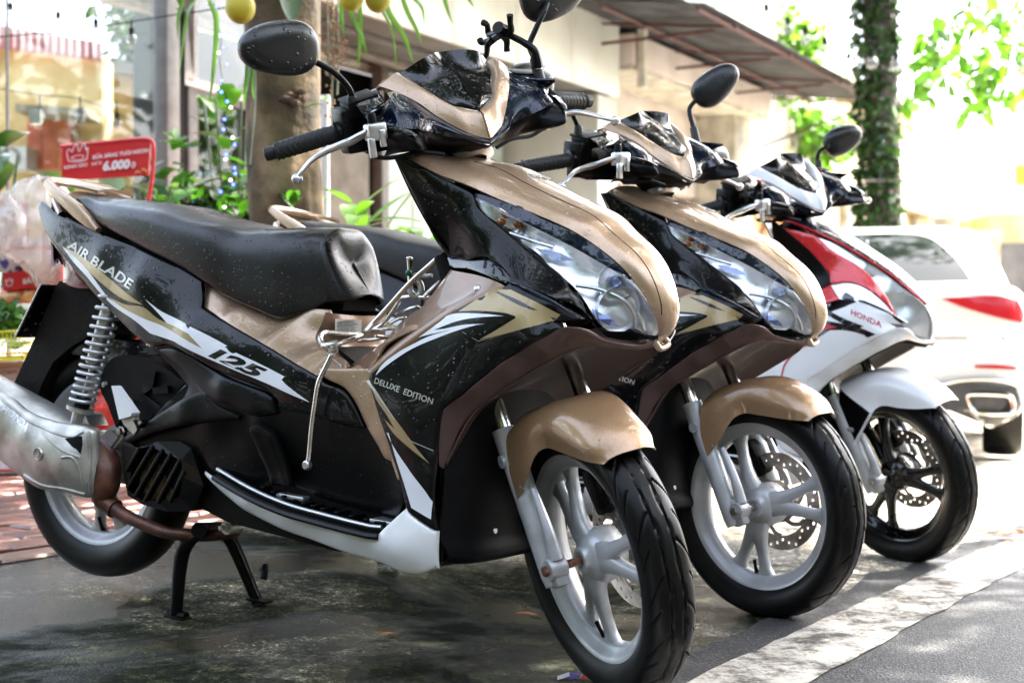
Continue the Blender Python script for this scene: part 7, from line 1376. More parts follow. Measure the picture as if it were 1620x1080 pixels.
    # ---------------------------------------------------------------- brown wheel arch
    arch = panel('wheel_arch_trim', [(-.0084,.19,.6371),(.0094,.18,.6388),(.0217,.16,.6348),(.0319,.13,.6199),(.0495,.08,.6138),(.0625,.045,.6147),(.0646,.02,.6231),(.0717,.012,.6148),(.0604,.04,.606),(.0368,.08,.6053),(.0135,.12,.6098),(.0016,.145,.6057),(-.0144,.162,.5949),(-.0409,.17,.579),(-.09,.176,.547),(-.1332,.18,.5174),(-.1755,.182,.4849),(-.2053,.182,.4507),(-.2218,.18,.413),(-.2255,.178,.4028),(-.2341,.178,.3769),(-.2407,.192,.3825),(-.2391,.194,.4313),(-.2319,.198,.48),(-.2228,.198,.4929),(-.1876,.201,.5149),(-.1326,.202,.558),(-.0825,.201,.5918),(-.0326,.197,.6217)],
        M['arch'], root, inner=[(-.0411,.198,.5981),(-.1068,.198,.5535),(-.1621,.196,.5133),(.0102,.175,.6225),(-.2308,.19,.432)], sp=.011, thick=.004)
    if not A: front_b_decals(root, wing, arch)
    # inner liner of the arch and front wall of the leg shield
    inn = [(.0604,.04,.606),(.0135,.12,.6098),(-.0144,.162,.5949),(-.09,.176,.547),(-.1769,.18,.4847),(-.2255,.178,.4028),(-.2354,.178,.3748)]
    rows = [[(p[0], p[1], p[2]), (p[0] - .015, p[1] * .62, p[2] + d), (p[0] - .02, 0, p[2] + d * 1.4)] for p, d in zip(inn, (.01, .02, .03, .03, .02, .0, .0))]
    loft('arch_liner', rows, M['liner'], root, thick=.003)
    # engine-bay front wall
    rows = [[(-.20, .150, .66), (-.17, .1, .665), (-.16, 0, .67)]] + [[(-.235, .178, z), (-.205, .13, z), (-.195, 0, z)] for z in (.56, .50, .42, .33, .26)] + [[(-.225, .165, .225), (-.195, .12, .222), (-.185, 0, .222)], [(-.26, .15, .205), (-.25, .1, .205), (-.24, 0, .205)]]
    loft('front_splash_guard', rows, MATTE, root, thick=.004)
    panel('lower_guard_side', [(-.2417,.178,.4204),(-.2341,.18,.3766),(-.2334,.18,.3582),(-.2385,.19,.3729),(-.2327,.185,.2078),(-.2387,.175,.229),(-.2416,.178,.3003)], MATTE, root, sp=.02, lift=-.006, corner=20, sub=2)
    g = MB(); q = [(-.1364,.1,.2825)]; 
    for s in (1, -1): g.lathe([(0, .004), (.005, .004), (.007, 0)], 12, Matrix.Translation((-.196, -.07 * s, .265)) @ Matrix.Rotation(R(90), 4, 'Y'))
    g.build('guard_bolt', STEEL, root)
    # ---------------------------------------------------------------- footboard and white side trim
    trim = panel('side_trim', [(-.8371,.15,.2982),(-.8124,.158,.2924),(-.7105,.172,.2669),(-.6425,.182,.2594),(-.5045,.188,.2502),(-.3666,.192,.245),(-.3598,.192,.248),(-.3033,.192,.3021),(-.2943,.192,.2925),(-.2448,.192,.2721),(-.2335,.19,.2711),(-.2382,.178,.2047),(-.2871,.172,.185),(-.3684,.165,.1912),(-.5535,.16,.2088),(-.6978,.156,.2332),(-.7665,.152,.2564),(-.8338,.148,.2889)],
        M['trim'], root, inner=[(-.7115,.17,.2544),(-.7043,.178,.2615),(-.5891,.185,.2433),(-.4468,.192,.2359),(-.3539,.199,.2352),(-.3142,.196,.2161),(-.2847,.18,.1939),(-.2855,.197,.2575),(-.2588,.19,.2361)], sp=.010, thick=.004, corner=30)
    # footboard: flat top with ribs, bright edge moulding
    ol = [(-.7924,.16,.3074),(-.6934,.172,.2839),(-.5973,.178,.2678),(-.5072,.186,.2626),(-.385,.19,.2572),(-.3565,.19,.2588)]
    rows = []
    for i, p in enumerate(ol):
        q = min(1, i / 2); rows.append([(p[0], p[1], p[2]), (p[0], p[1] - .02 * q - .004, p[2] + .002), (p[0], .11, p[2] + .004), (p[0], .085, p[2] + .004)])
    for s in (1, -1):
        rr = [[(x, n * s, z) for x, n, z in r_] for r_ in rows]; loft('footboard', rr, SATIN, root, mirror=False, thick=.006, nu=3)
        g = MB(); g.tube([Y((p[0], (p[1] - .003) * s, p[2] + .002)) for p in ol], .004, 8); g.build('footboard_moulding', ALU, root)
        for i in range(13):
            t = i / 12; k = 1.2 + t * 3.5; a = int(k); b = min(a + 1, 5); f = k - a; x = ol[a][0] + (ol[b][0] - ol[a][0]) * f; z = ol[a][2] + (ol[b][2] - ol[a][2]) * f; n = ol[a][1] + (ol[b][1] - ol[a][1]) * f
            g = MB(); g.box((x, -(n - .042) * s, z + .007), (.010, .050, .005), None, .002); g.build('footboard_rib', MATTE, root)
        g = MB(); g.tube([Y((p[0], (p[1] + .002) * s, p[2] - .014)) for p in ol], .010, 8, flat=.7); g.build('footboard_rubber', RUBBER, root)
        g = MB(); p = ol[2]; g.box((p[0] - .01, -(p[1] - .045) * s, p[2] + .010), (.07, .04, .010), None, .004); g.build('footboard_plate', ALU, root); g = MB(); p = ol[4]; g.box((p[0] + .01, -(p[1] - .045) * s, p[2] + .008), (.05, .05, .008), None, .003); g.build('footboard_plate', ALU, root)
    # underside
    g = MB(); g.prism([(-.22, .22), (-.25, .205), (-.5, .19), (-.78, .205), (-.93, .24), (-1.0, .33), (-1.0, .40), (-.9, .47), (-.5, .45), (-.25, .40)], .135, -.135); g.build('belly', DARK, root)
    g = MB(); g.prism([(-.5, .44), (-.9, .46), (-1.02, .60), (-1.30, .72), (-1.36, .76), (-1.0, .73), (-.65, .60), (-.45, .50)], .078, -.078); g.build('luggage_box', DARK, root)
    # ---------------------------------------------------------------- front cowl
    fsp = panel('front_side_cowl', front_a_side(), M['nose_side'], root, inner=[(-.2901,.154,.8497),(-.2126,.152,.7921),(-.1015,.156,.7209)], sp=.011, corner=30) if A else []
    if A:
        hood_a(root, M); headlight_a(root, M)
    else:
        front_b(root, M)
    # knee panel behind the cowl, closing it towards the rider
    rows = [[(-.392, .165, .912), (-.40, .10, .918), (-.40, 0, .92)], [(-.355, .150, .84), (-.37, .09, .845), (-.37, 0, .85)], [(-.315, .125, .77), (-.335, .07, .775), (-.335, 0, .78)], [(-.285, .100, .735), (-.30, .06, .735), (-.30, 0, .735)]]
    loft('cowl_rear_cover', rows, SATIN, root, thick=.003)
    # ---------------------------------------------------------------- engine, swing arm, stand, exhaust, shock
    mech(root, style, M, rack)

def front_a_side():
    return [(-.3867,.172,.912),(-.3707,.168,.9166),(-.3351,.16,.899),(-.2936,.152,.8792),(-.2421,.142,.8576),(-.2348,.14,.8525),(-.2224,.142,.8312),(-.1918,.137,.8081),(-.1407,.132,.7751),(-.0883,.126,.7405),(-.0548,.119,.7174),(-.0192,.11,.6818),(.005,.104,.6446),(.0043,.118,.6467),(.0092,.15,.6529),(-.0447,.176,.6834),(-.1224,.174,.7056),(-.1295,.172,.7072),(-.13,.17,.7155),(-.155,.162,.7313),(-.2004,.148,.7469),(-.2576,.125,.7396),(-.2853,.112,.7429),(-.3057,.105,.7424),(-.3261,.118,.7698),(-.3346,.132,.7949),(-.342,.148,.8259),(-.3768,.166,.8933)]

def hood_a(root, M):
    E = [(-.3729,.166,.9176),(-.3096,.152,.8889),(-.2489,.142,.8701),(-.1904,.126,.8476),(-.1258,.112,.8254),(-.0613,.1,.8017),(-.0251,.084,.7806),(.0175,.074,.752),(.0419,.064,.7282),(.0648,.05,.6938),(.0802,.034,.658),(.08,.02,.6325),(.0695,.008,.6163)]
    rise = [.030, .040, .044, .040, .036, .034, .028, .025, .022, .019, .014, .008, .003]
    fwd = [.004, .010, .020, .024, .026, .028, .028, .028, .028, .026, .022, .014, .005]
    rows = []
    for e, r_, f in zip(E, rise, fwd):
        n = e[1]
        rows.append([e, (e[0] + f * .42, n * .84, e[2] + r_ * .40), (e[0] + f * .74, n * .56, e[2] + r_ * .74), (e[0] + f * .94, n * .28, e[2] + r_ * .96), (e[0] + f, 0, e[2] + r_)])
    h = loft('front_hood', rows, M['hood'], root, nu=5, nv=6, thick=.003)
    # centre ridge moulding with badge
    bh = bvh_of([h])
    def drop(x, n, z):
        q = bh.ray_cast(Vector((x + .12, -n, z + .12)), Vector((-1, 0, -1)).normalized(), .5)
        return q[0] if q[0] else Vector((x, -n, z))
    for s in (1, -1):
        pts = []
        for t in range(30):
            u = t / 29; i = 1 + u * 9; a = int(i); f = i - a; e0, e1 = E[a], E[min(a + 1, 12)]; x = e0[0] + (e1[0] - e0[0]) * f; z = e0[2] + (e1[2] - e0[2]) * f
            n = (.075 - .045 * u) * s; pts.append(drop(x, n, z) + Vector((.0, 0, -.0003)))
        g = MB(); g.tube(pts, .0011, 6, smooth=0); g.build('hood_seam', MATTE, root)
    c = drop(-.205, 0, .875); nrm = Vector((.5, 0, .85)).normalized(); tx = Vector((0, 1, 0)); ty = nrm.cross(tx)
    V, Fc, w = text_tris('HONDA', 1, 0, .02, .05); x0 = min(v.x for v in V)
    P = [drop((c + ty * (v.y * .016 - .005)).x, -((v.x - x0) / w * .064 - .032), (c + ty * (v.y * .016 - .005)).z) + nrm * (.0012 + v.z * .03) for v in V]
    mesh('hood_badge', P, Fc, ALU, root, smooth=False)
    # black strip between hood and headlight
    panel('headlight_brow', [(-.2342,.141,.8541),(-.1903,.126,.8467),(-.1258,.112,.8245),(-.0612,.1,.8007),(-.025,.084,.7794),(.0176,.074,.7508),(.0428,.064,.7269),(.0414,.07,.7249),(.0036,.082,.7451),(-.0447,.096,.7697),(-.0961,.106,.7924),(-.1405,.132,.8122),(-.2083,.138,.8427)], NAVY, root, thick=.004, sp=.009, lift=-.004, edge=.003, grow=.004)

def headlight_a(root, M):
    L = [(-.2346,.139,.8494),(-.2089,.137,.8428),(-.1412,.131,.8122),(-.0967,.105,.7925),(-.0453,.095,.7698),(.003,.081,.7451),(.0409,.069,.7249),(.066,.052,.6927),(.0803,.034,.6561),(.0791,.024,.6372),(.0722,.02,.6296),(.0586,.03,.631),(.0452,.046,.6391),(.0229,.064,.6367),(.0091,.078,.6369),(.0024,.098,.6445),(-.0233,.103,.6817),(-.0583,.113,.7163),(-.0914,.121,.7406),(-.1427,.129,.7752),(-.1932,.135,.8082),(-.2142,.14,.8219)]
    lens = panel('headlight_lens', L, LENS, root, inner=[(-.1117,.124,.7741),(-.0333,.11,.7258),(.0138,.094,.6981),(.0427,.07,.6698),(.0595,.05,.657)], thick=.0, sp=.010, edge=.003, lift=.001)
    Ls = [(p[0] - .012, p[1] - .020, p[2] + .002) for p in L]
    for s in (1, -1):
        pass
    # reflector bowl behind the lens, bumpy chrome with stepped facets
    rf = panel('headlight_reflector', [(p[0] - .004, p[1] - .012, p[2]) for p in L], REFL, root, inner=[(p[0], p[1] - .045, p[2]) for p in [(-.1679,.128,.7961),(-.1117,.124,.7741),(-.0333,.11,.7258),(.0138,.094,.6981),(.0427,.07,.6698),(-.1666,.136,.8112)]], thick=.002, sp=.006, edge=0, flute=(.0009, .010, .55, -.83))
    for s in (1, -1):
        def q(t): p = B_tab[t]; return Vector((p[0], -p[1] * s, p[2]))
        B_tab = {'a': [(-.1818,.112,.821)][0], 'b': [(-.1911,.112,.8087)][0], 'c': [(-.1586,.108,.8062)][0], 'd': [(-.0516,.07,.7266)][0], 'e': [(.0096,.06,.7155)][0], 'f': [(-.0886,.1,.7548)][0], 'g': [(.0164,.062,.6731)][0]}
        for t, r_ in (('a', .008), ('b', .0075), ('c', .0085)):
            g = MB(); g.sphere(q(t), r_, sc=(1.2, 1, .8)); g.build('indicator_bulb', AMBER, root)
        # bulb with shade and round bowls
        g = MB(); c = q('e'); Mx = Matrix.Translation(c) @ Vector((.75, -.55 * s, -.1)).to_track_quat('Z', 'Y').to_matrix().to_4x4()
        g.lathe([(.034, .012), (.030, -.006), (.022, -.018), (.010, -.024), (.0, -.024)], 28, Mx); g.build('bulb_bowl', REFL, root)
        g = MB(); g.lathe([(0, .018), (.008, .016), (.010, .008), (.010, -.02)], 16, Mx); g.build('bulb', BLUEG, root)
        g = MB(); c = q('g'); Mx = Matrix.Translation(c) @ Vector((.8, -.5 * s, -.15)).to_track_quat('Z', 'Y').to_matrix().to_4x4(); g.lathe([(.040, .014), (.036, -.004), (.026, -.016), (.0, -.022)], 28, Mx); g.build('bulb_bowl', REFL, root)
        P = [(-.1187,.112,.7662),(-.0725,.104,.76),(-.0463,.1,.7481),(-.0703,.106,.7457),(-.0963,.11,.7516)]; g = MB(); g.add([(p[0], -p[1] * s, p[2]) for p in P], [tuple(range(5))]); g.build('blue_trim', BLUEG, root, smooth=False)
        P = [(-.0148,.088,.6696),(.0214,.078,.6542),(.0313,.07,.642),(.018,.08,.6422),(-.0026,.088,.6526)]; g = MB(); g.add([(p[0], -p[1] * s, p[2]) for p in P], [tuple(range(5))]); g.build('blue_trim', BLUEG, root, smooth=False)
        # chrome dividers seen through the lens
        for P in ([(-.0406,.1,.7069),(-.0008,.088,.7022),(.0367,.076,.6881),(.052,.062,.6658),(.0498,.05,.6422)], [(-.1643,.124,.7892),(-.1157,.118,.7767),(-.0835,.11,.7688)], [(.0517,.052,.6683),(.0598,.045,.6523),(.0621,.04,.6383)]):
            g = MB(); g.tube([(p[0], -p[1] * s, p[2]) for p in P], .0035, 8); g.build('reflector_rib', ALU, root)
    panel('headlight_chin', [(.0002,.094,.6428),(.0092,.078,.635),(.0274,.062,.634),(.0449,.045,.6348),(.0654,.022,.6272),(.0688,.012,.6187),(.0646,.03,.6231),(.038,.05,.62),(.0141,.085,.6225),(.0061,.12,.6387),(.0122,.15,.648)], SATIN, root, thick=.003, sp=.01, edge=.002)
    o = MB(); P = [(.0684,.012,.6246),(.0755,-.004,.6336),(.0773,-.018,.6193),(.0688,-.01,.6078)]; o.tube([Y(p) for p in [(.0709,.016,.6188),(.074,-0,.6083),(.0778,-.02,.6169),(.0723,-.014,.625)]], .006, 8); o.build('nose_tip', M['hood'], root)

# ------------------------------------------------------------------ the scooters
POSES = [(.1676,2.4956,-.5815,.0647,-.5888,-.0106,0),(.5582,3.1751,-.5441,.0608,-.2983,-.0571,-.0029),(1.0680,3.9550,-.403,.054,-.595,-.053,-.012)]        # x, y, yaw, pitch, steer, roll ; origin under the front axle
RF, RRW, WB = .249, .258, 1.288
CAST_A = R(26.5)
STEER_O = Vector((.081, 0, 0)); STEER_AX = Vector((-math.sin(CAST_A), 0, math.cos(CAST_A)))
def steer_mat(a): return Matrix.Translation(STEER_O) @ Matrix.Rotation(a, 4, STEER_AX) @ Matrix.Translation(-STEER_O)
def root_mat(p):
    c = Matrix.Translation((0, 0, RF))
    return Matrix.Translation((p[0], p[1], p[6])) @ Matrix.Rotation(p[2], 4, 'Z') @ Matrix.Rotation(p[5], 4, 'X') @ c @ Matrix.Rotation(p[3], 4, 'Y') @ c.inverted()

def tyre_mesh(R0, width, name, mat, parent, center, tread=True):
    """tyre with directional grooves cut into the tread"""
    NU, NV = (1440, 72) if tread else (240, 44)
    hw = width / 2; rim_r = .181
    # cross-section: from right bead over the crown to the left bead (angle parameter)
    th = np.linspace(-1, 1, NV); s = np.abs(th)
    # superellipse-ish profile
    a = th * math.pi * .80; yy = hw * np.sin(np.clip(a, -math.pi * .5, math.pi * .5)); 
    yy = hw * np.sign(th) * np.where(s < .62, np.sin(s / .62 * math.pi / 2) ** .92, 1 - .36 * ((s - .62) / .38) ** 2)
    H = R0 - rim_r; prof_r = R0 - H * np.where(s < .62, .44 * (1 - np.cos(s / .62 * math.pi / 2)) ** 1.05, .44 + .56 * (s - .62) / .38)
    u = np.linspace(0, 1, NU, endpoint=False)
    U, T = np.meshgrid(u, th, indexing='ij')
    RR_ = np.tile(prof_r, (NU, 1)); YY = np.tile(yy, (NU, 1))
    if tread:
        N = 30; d = np.zeros_like(U)
        S = np.abs(T) / .62
        side = np.where(T > 0, 0., .5)
        ph = U * N
        # centre zigzag line, one each side
        zz = .13 + .05 * np.abs(((ph / 2 + side) % 1) * 2 - 1)
        d = np.maximum(d, np.clip(1.6 - np.abs(S - zz) / .026, 0, 1))
        # long curved grooves
        x = (ph / 2 + side + .55 * S + .35 * S * S) % 1; x = np.minimum(x, 1 - x)
        g = np.clip(1.5 - x / .030, 0, 1) * (S > .22) * (S < .86)
        d = np.maximum(d, g)
        x = (ph / 2 + side + .5 + .25 * S + .5 * S * S) % 1; x = np.minimum(x, 1 - x)
        g = np.clip(1.5 - x / .024, 0, 1) * (S > .45) * (S < .98)
        d = np.maximum(d, g)
        RR_ = RR_ - np.clip(d, 0, 1) * .0042
        # fine sidewall ribs
    RR_ = RR_ + np.where(s > .72, 1, 0) * np.where(np.abs(s - .80) < .02, .0, 0)
    ang = U * 2 * math.pi
    X = RR_ * np.cos(ang) + center[0]; Z = RR_ * np.sin(ang) + center[2]; Yv = YY
    co = np.stack([X, Yv, Z], 2).reshape(-1, 3)
    i = np.arange(NU)[:, None]; j = np.arange(NV - 1)[None]; i2 = (i + 1) % NU
    f = np.stack([i * NV + j, i * NV + j + 1, i2 * NV + j + 1, i2 * NV + j], 2).reshape(-1, 4)
    me = bpy.data.meshes.new(name); me.vertices.add(len(co)); me.vertices.foreach_set('co', co.ravel())
    me.loops.add(f.size); me.loops.foreach_set('vertex_index', f.ravel()); me.polygons.add(len(f))
    me.polygons.foreach_set('loop_start', np.arange(len(f)) * 4); me.polygons.foreach_set('loop_total', np.full(len(f), 4))
    me.update(calc_edges=True); me.polygons.foreach_set('use_smooth', [True] * len(f)); me.set_sharp_from_angle(angle=R(50))
    o = link(name, me, mat, parent); return o

def strap(center_pts, widths, thick, nseg=6, nc=12):
    """rounded alloy spoke in the wheel plane: points (x,z), in-plane widths, lateral thickness list, lateral offset list"""
    P = cat_rom([(p[0], p[1], p[2]) for p in center_pts], nseg); N = len(P)
    vs = []; fs = []
    for i in range(N):
        q = i / (N - 1) * (len(widths) - 1); a = min(int(q), len(widths) - 2); w = widths[a] + (widths[a + 1] - widths[a]) * (q - a)
        t = thick[a] + (thick[a + 1] - thick[a]) * (q - a)
        T = (P[min(i + 1, N - 1)] - P[max(i - 1, 0)]); T.y = 0; T.normalize(); S = Vector((-T.z, 0, T.x))
        for k in range(nc):
            c = 2 * math.pi * k / nc; cx, cy = math.cos(c), math.sin(c)
            cx = math.copysign(abs(cx) ** .6, cx); cy = math.copysign(abs(cy) ** .6, cy)
            vs.append(P[i] + S * cx * w / 2 + Vector((0, cy * t / 2, 0)))
    for i in range(N - 1):
        for k in range(nc): fs.append((i * nc + k, i * nc + (k + 1) % nc, (i + 1) * nc + (k + 1) % nc, (i + 1) * nc + k))
    return vs, fs

def make_wheel(root, center, R0, width, rimm, rot, name, disc=True, tread=True, valve=-100):
    w = bpy.data.objects.new(name, None); COL.objects.link(w); w.parent = root
    c = Vector(center)
    tyre_mesh(R0, width, 'tyre', RUBBER, w, center, tread)
    Mx = Matrix.Translation(c) @ Matrix.Rotation(R(90), 4, 'X')      # lathe z -> -y (right side is +h)
    m = MB(); hw = width * .36
    # rim barrel: rings of (radius, lateral). right side +h
    prof = [(.192, hw), (.1935, hw - .002), (.1925, hw - .005), (.184, hw - .007), (.178, hw - .011), (.1745, hw - .019), (.168, hw - .022), (.1655, .006), (.1655, -.006),
            (.168, -hw + .022), (.1745, -hw + .019), (.178, -hw + .011), (.184, -hw + .007), (.1925, -hw + .005), (.1935, -hw + .002), (.192, -hw),
            (.1885, -hw - .0005), (.181, -hw + .002), (.174, -hw + .006), (.1705, -hw + .013), (.162, -hw + .017), (.157, -.010), (.156, 0), (.157, .010), (.162, hw - .017), (.1705, hw - .013), (.174, hw - .006), (.181, hw - .002), (.1885, hw + .0005)]
    m.lathe(prof, 120, Mx, closed=True)
    rim = m.build('rim', rimm, w, ang=50); fixn(rim)
    m = MB(); m.lathe([(.0, .038), (.012, .038), (.0135, .040), (.017, .041), (.0215, .040), (.024, .032), (.033, .029), (.040, .023), (.046, .015), (.050, .004), (.048, -.01), (.046, -.03), (.03, -.04), (0, -.042)], 48, Mx)
    for pc in (0, 1, 2):
        base = rot + (130, 13, -100)[pc]
        for s in (-1, 1):
            a1 = R(base + 13.5 * s); a0 = R(base + 9 * s)
            pts = []
            for rr, an, h in ((.034, R(base + 3 * s), .010), (.062, R(base + 8 * s), .012), (.10, R(base + 11.5 * s), .008), (.135, R(base + 13 * s), .003), (.163, R(base + 13.8 * s), 0)):
                pts.append((c.x + rr * math.cos(an), -h, c.z + rr * math.sin(an)))
            v, f = strap(pts, [.056, .042, .029, .024, .027, .050], [.030, .027, .023, .020, .019, .020]); m.add(v, f)
    sp = m.build('spokes', rimm, w, ang=60); fixn(sp)
    m = MB(); va = R(valve); d = Vector((math.cos(va), 0, math.sin(va)))
    m.tube([c + d * .158 + Vector((0, -.004, 0)), c + d * .142 + Vector((0, -.012, 0)), c + d * .125 + Vector((0, -.018, 0))], [.006, .0042, .0036, .0045], 8); m.build('valve', MATTE, w)
    if disc:
        # drilled brake disc on the left side
        m = MB(); ro, ri = .110, .078; NS = 96; y = .050
        vs = []; fs = []
        holes = []
        for k in range(18):
            a = 2 * math.pi * k / 18; holes.append(((.102 if k % 2 else .086) , a, .0038)); holes.append((.094, a + math.pi / 18, .0034))
        outer = [(ro * math.cos(2 * math.pi * k / NS), ro * math.sin(2 * math.pi * k / NS)) for k in range(NS)]
        inner = [(ri * math.cos(2 * math.pi * k / NS), ri * math.sin(2 * math.pi * k / NS)) for k in range(NS)]
        pts = outer + inner; loops = [list(range(NS)), list(range(2 * NS - 1, NS - 1, -1))]
        for hr, ha, rr in holes:
            b = len(pts); hc = (hr * math.cos(ha), hr * math.sin(ha)); pts += [(hc[0] + rr * math.cos(2 * math.pi * k / 8), hc[1] + rr * math.sin(2 * math.pi * k / 8)) for k in range(8)]
            loops.append(list(range(b + 7, b - 1, -1)))
        rd = delaunay_2d_cdt([Vector(p) for p in pts], [(l[i], l[(i + 1) % len(l)]) for l in loops for i in range(len(l))], [], 0, 1e-6)
        V2 = [(v.x, v.y) for v in rd[0]]; F2 = []
        for f_ in rd[2]:
            cx = sum(V2[i][0] for i in f_) / len(f_); cz = sum(V2[i][1] for i in f_) / len(f_); rr = math.hypot(cx, cz)
            if rr > ro or rr < ri * .9995: continue
            if any(math.hypot(cx - hr * math.cos(ha), cz - hr * math.sin(ha)) < r_ for hr, ha, r_ in holes): continue
            F2.append(list(f_))
        nV = len(V2); v3 = [(c.x + p[0], y, c.z + p[1]) for p in V2] + [(c.x + p[0], y + .0035, c.z + p[1]) for p in V2]
        f3 = F2 + [[i + nV for i in reversed(f_)] for f_ in F2]; cnt = {}
        for f_ in F2:
            for i in range(len(f_)):
                a_, b_ = f_[i], f_[(i + 1) % len(f_)]; cnt.setdefault((min(a_, b_), max(a_, b_)), []).append((a_, b_))
        f3 += [[e[0][1], e[0][0], e[0][0] + nV, e[0][1] + nV] for e in cnt.values() if len(e) == 1]
        dsk = mesh('brake_disc', v3, f3, DISC, w, smooth=False); fixn(dsk)
        m = MB()
        for k in range(6):
            a = 2 * math.pi * k / 6; pts = [(c.x + r_ * math.cos(a + da), .051, c.z + r_ * math.sin(a + da)) for r_, da in ((.04, 0), (.058, .16), (.072, .42), (.079, .62))]
            v, f = strap(pts, [.016, .010, .010, .014], [.004, .004, .004, .004]); m.add(v, f)
        m.lathe([(.036, -.048), (.048, -.048), (.048, -.054), (.036, -.054)], 40, Mx, closed=True)
        cr = m.build('disc_carrier', DISC, w); fixn(cr)
    return w

def coil(m, p0, p1, turns, rad, wire, n=8, per=22, pitch=None):
    p0, p1 = Vector(p0), Vector(p1); ax = (p1 - p0); L = ax.length; ax.normalize(); u = ax.orthogonal().normalized(); w = ax.cross(u); pts = []
    for i in range(int(turns * per) + 1):
        t = i / (turns * per); a = 2 * math.pi * turns * t; tt = pitch(t) if pitch else t
        pts.append(p0 + ax * L * tt + (u * math.cos(a) + w * math.sin(a)) * rad)
    m.tube(pts, wire, n, smooth=0)

def vn(P): return [Y(p) for p in P]

def build_moto(label, style, M, rack=False, phone=False):
    root = thing('scooter', label, 'motor scooter')
    st = []                                  # steered parts
    C1, C2 = M['hood'], M['fender']
    # ---- wheels
    fw = make_wheel(root, (0, 0, RF), RF, .088, M['wheel'], M['rotf'], 'front_wheel', valve=-95); st.append(fw)
    make_wheel(root, (-WB, 0, RRW), RRW, .092, M['wheel'], 20, 'rear_wheel', disc=False, tread=False, valve=-88)
    # ---- fork
    for s in (1, -1):
        f = MB(); ya = .085 * s
        d = STEER_AX
        b = Vector((-.012, -ya, RF - .035)); t0 = b + d * .285; t1 = b + d * .60
        f.tube([b, b + d * .02, b + d * .16, t0 - d * .01, t0], [.019, .0215, .0215, .022, .023], 20, smooth=0)
        f.tube([b + Vector((.014, .0, .05)), b + Vector((-.004, 0, .10)), b + Vector((-.040, 0, .165))], [.014, .010, .006], 12)
        f.lathe([(0, .018), (.0175, .018), (.0185, .016), (.0185, -.012), (.0175, -.014), (0, -.014)], 24, Matrix.Translation((0, -ya, RF)) @ Matrix.Rotation(R(90), 4, 'X'))
        f.box((-.006, -ya, RF - .006), (.03, .026, .06), Matrix.Rotation(-CAST_A, 3, 'Y'), .006)
        f.tube([t0 - d * .055 + Vector((0, -.026 * s, 0)), t0 - d * .055], .0115, 14, smooth=0)
        f.tube([b + d * .19 + Vector((.012, -.012 * s, 0)), b + d * .19 + Vector((.034, -.012 * s, .0))], .006, 10, smooth=0)
        o = f.build('fork_leg', SILVER, root, ang=45); st.append(o)
        g = MB(); g.tube([t0 - d * .02, t1], .0152, 20, smooth=0); o2 = g.build('stanchion', M.get('stanchion', CHROME), root); st.append(o2)
        g = MB(); g.tube([t0 + d * .16, t1 + d * .02], .021, 18, smooth=0); o2 = g.build('fork_clamp_tube', DARK, root); st.append(o2)
    g = MB(); g.tube([(0, -.112, RF), (0, -.104, RF)], .0095, 6, smooth=0); g.tube([(0, -.104, RF), (0, .10, RF)], .0075, 14, smooth=0); o = g.build('axle', RUSTB if style == 'A' and rack else STEEL, root, ang=30); st.append(o)
    # brake caliper on the left leg
    g = MB(); g.box((-.075, .062, RF + .085), (.05, .045, .085), Matrix.Rotation(R(-35), 3, 'Y'), .01); g.box((-.068, .085, RF + .04), (.03, .02, .06), Matrix.Rotation(R(-20), 3, 'Y'), .006); o = g.build('brake_caliper', M.get('caliper', DARK), root); st.append(o)
    g = MB(); g.tube([(-.09, .07, RF + .12), (-.16, .08, RF + .25), (-.19, .07, RF + .42), (-.2, .05, RF + .55)], .005, 8); o = g.build('brake_hose', MATTE, root); st.append(o)
    # ---- steering stem
    g = MB(); g.tube([Vector((-.19, 0, .55)), Vector((-.36, 0, .93))], .028, 20, smooth=0); g.box((-.205, 0, .60), (.05, .21, .035), Matrix.Rotation(-CAST_A, 3, 'Y'), .008); g.build('steering_stem', MATTE, root)
    # ---- front fender (steered)
    if style == 'A':
        rows = [[(.2393,.03,.4804),(.1481,-.046,.4581)], ]
        o = fender_a(root, C2); st += o
    else:
        o = fender_b(root, C2); st += o
    body(root, style, M, st, rack)
    handlebar(root, style, M, st, phone)
    root_objs = st
    return root, st

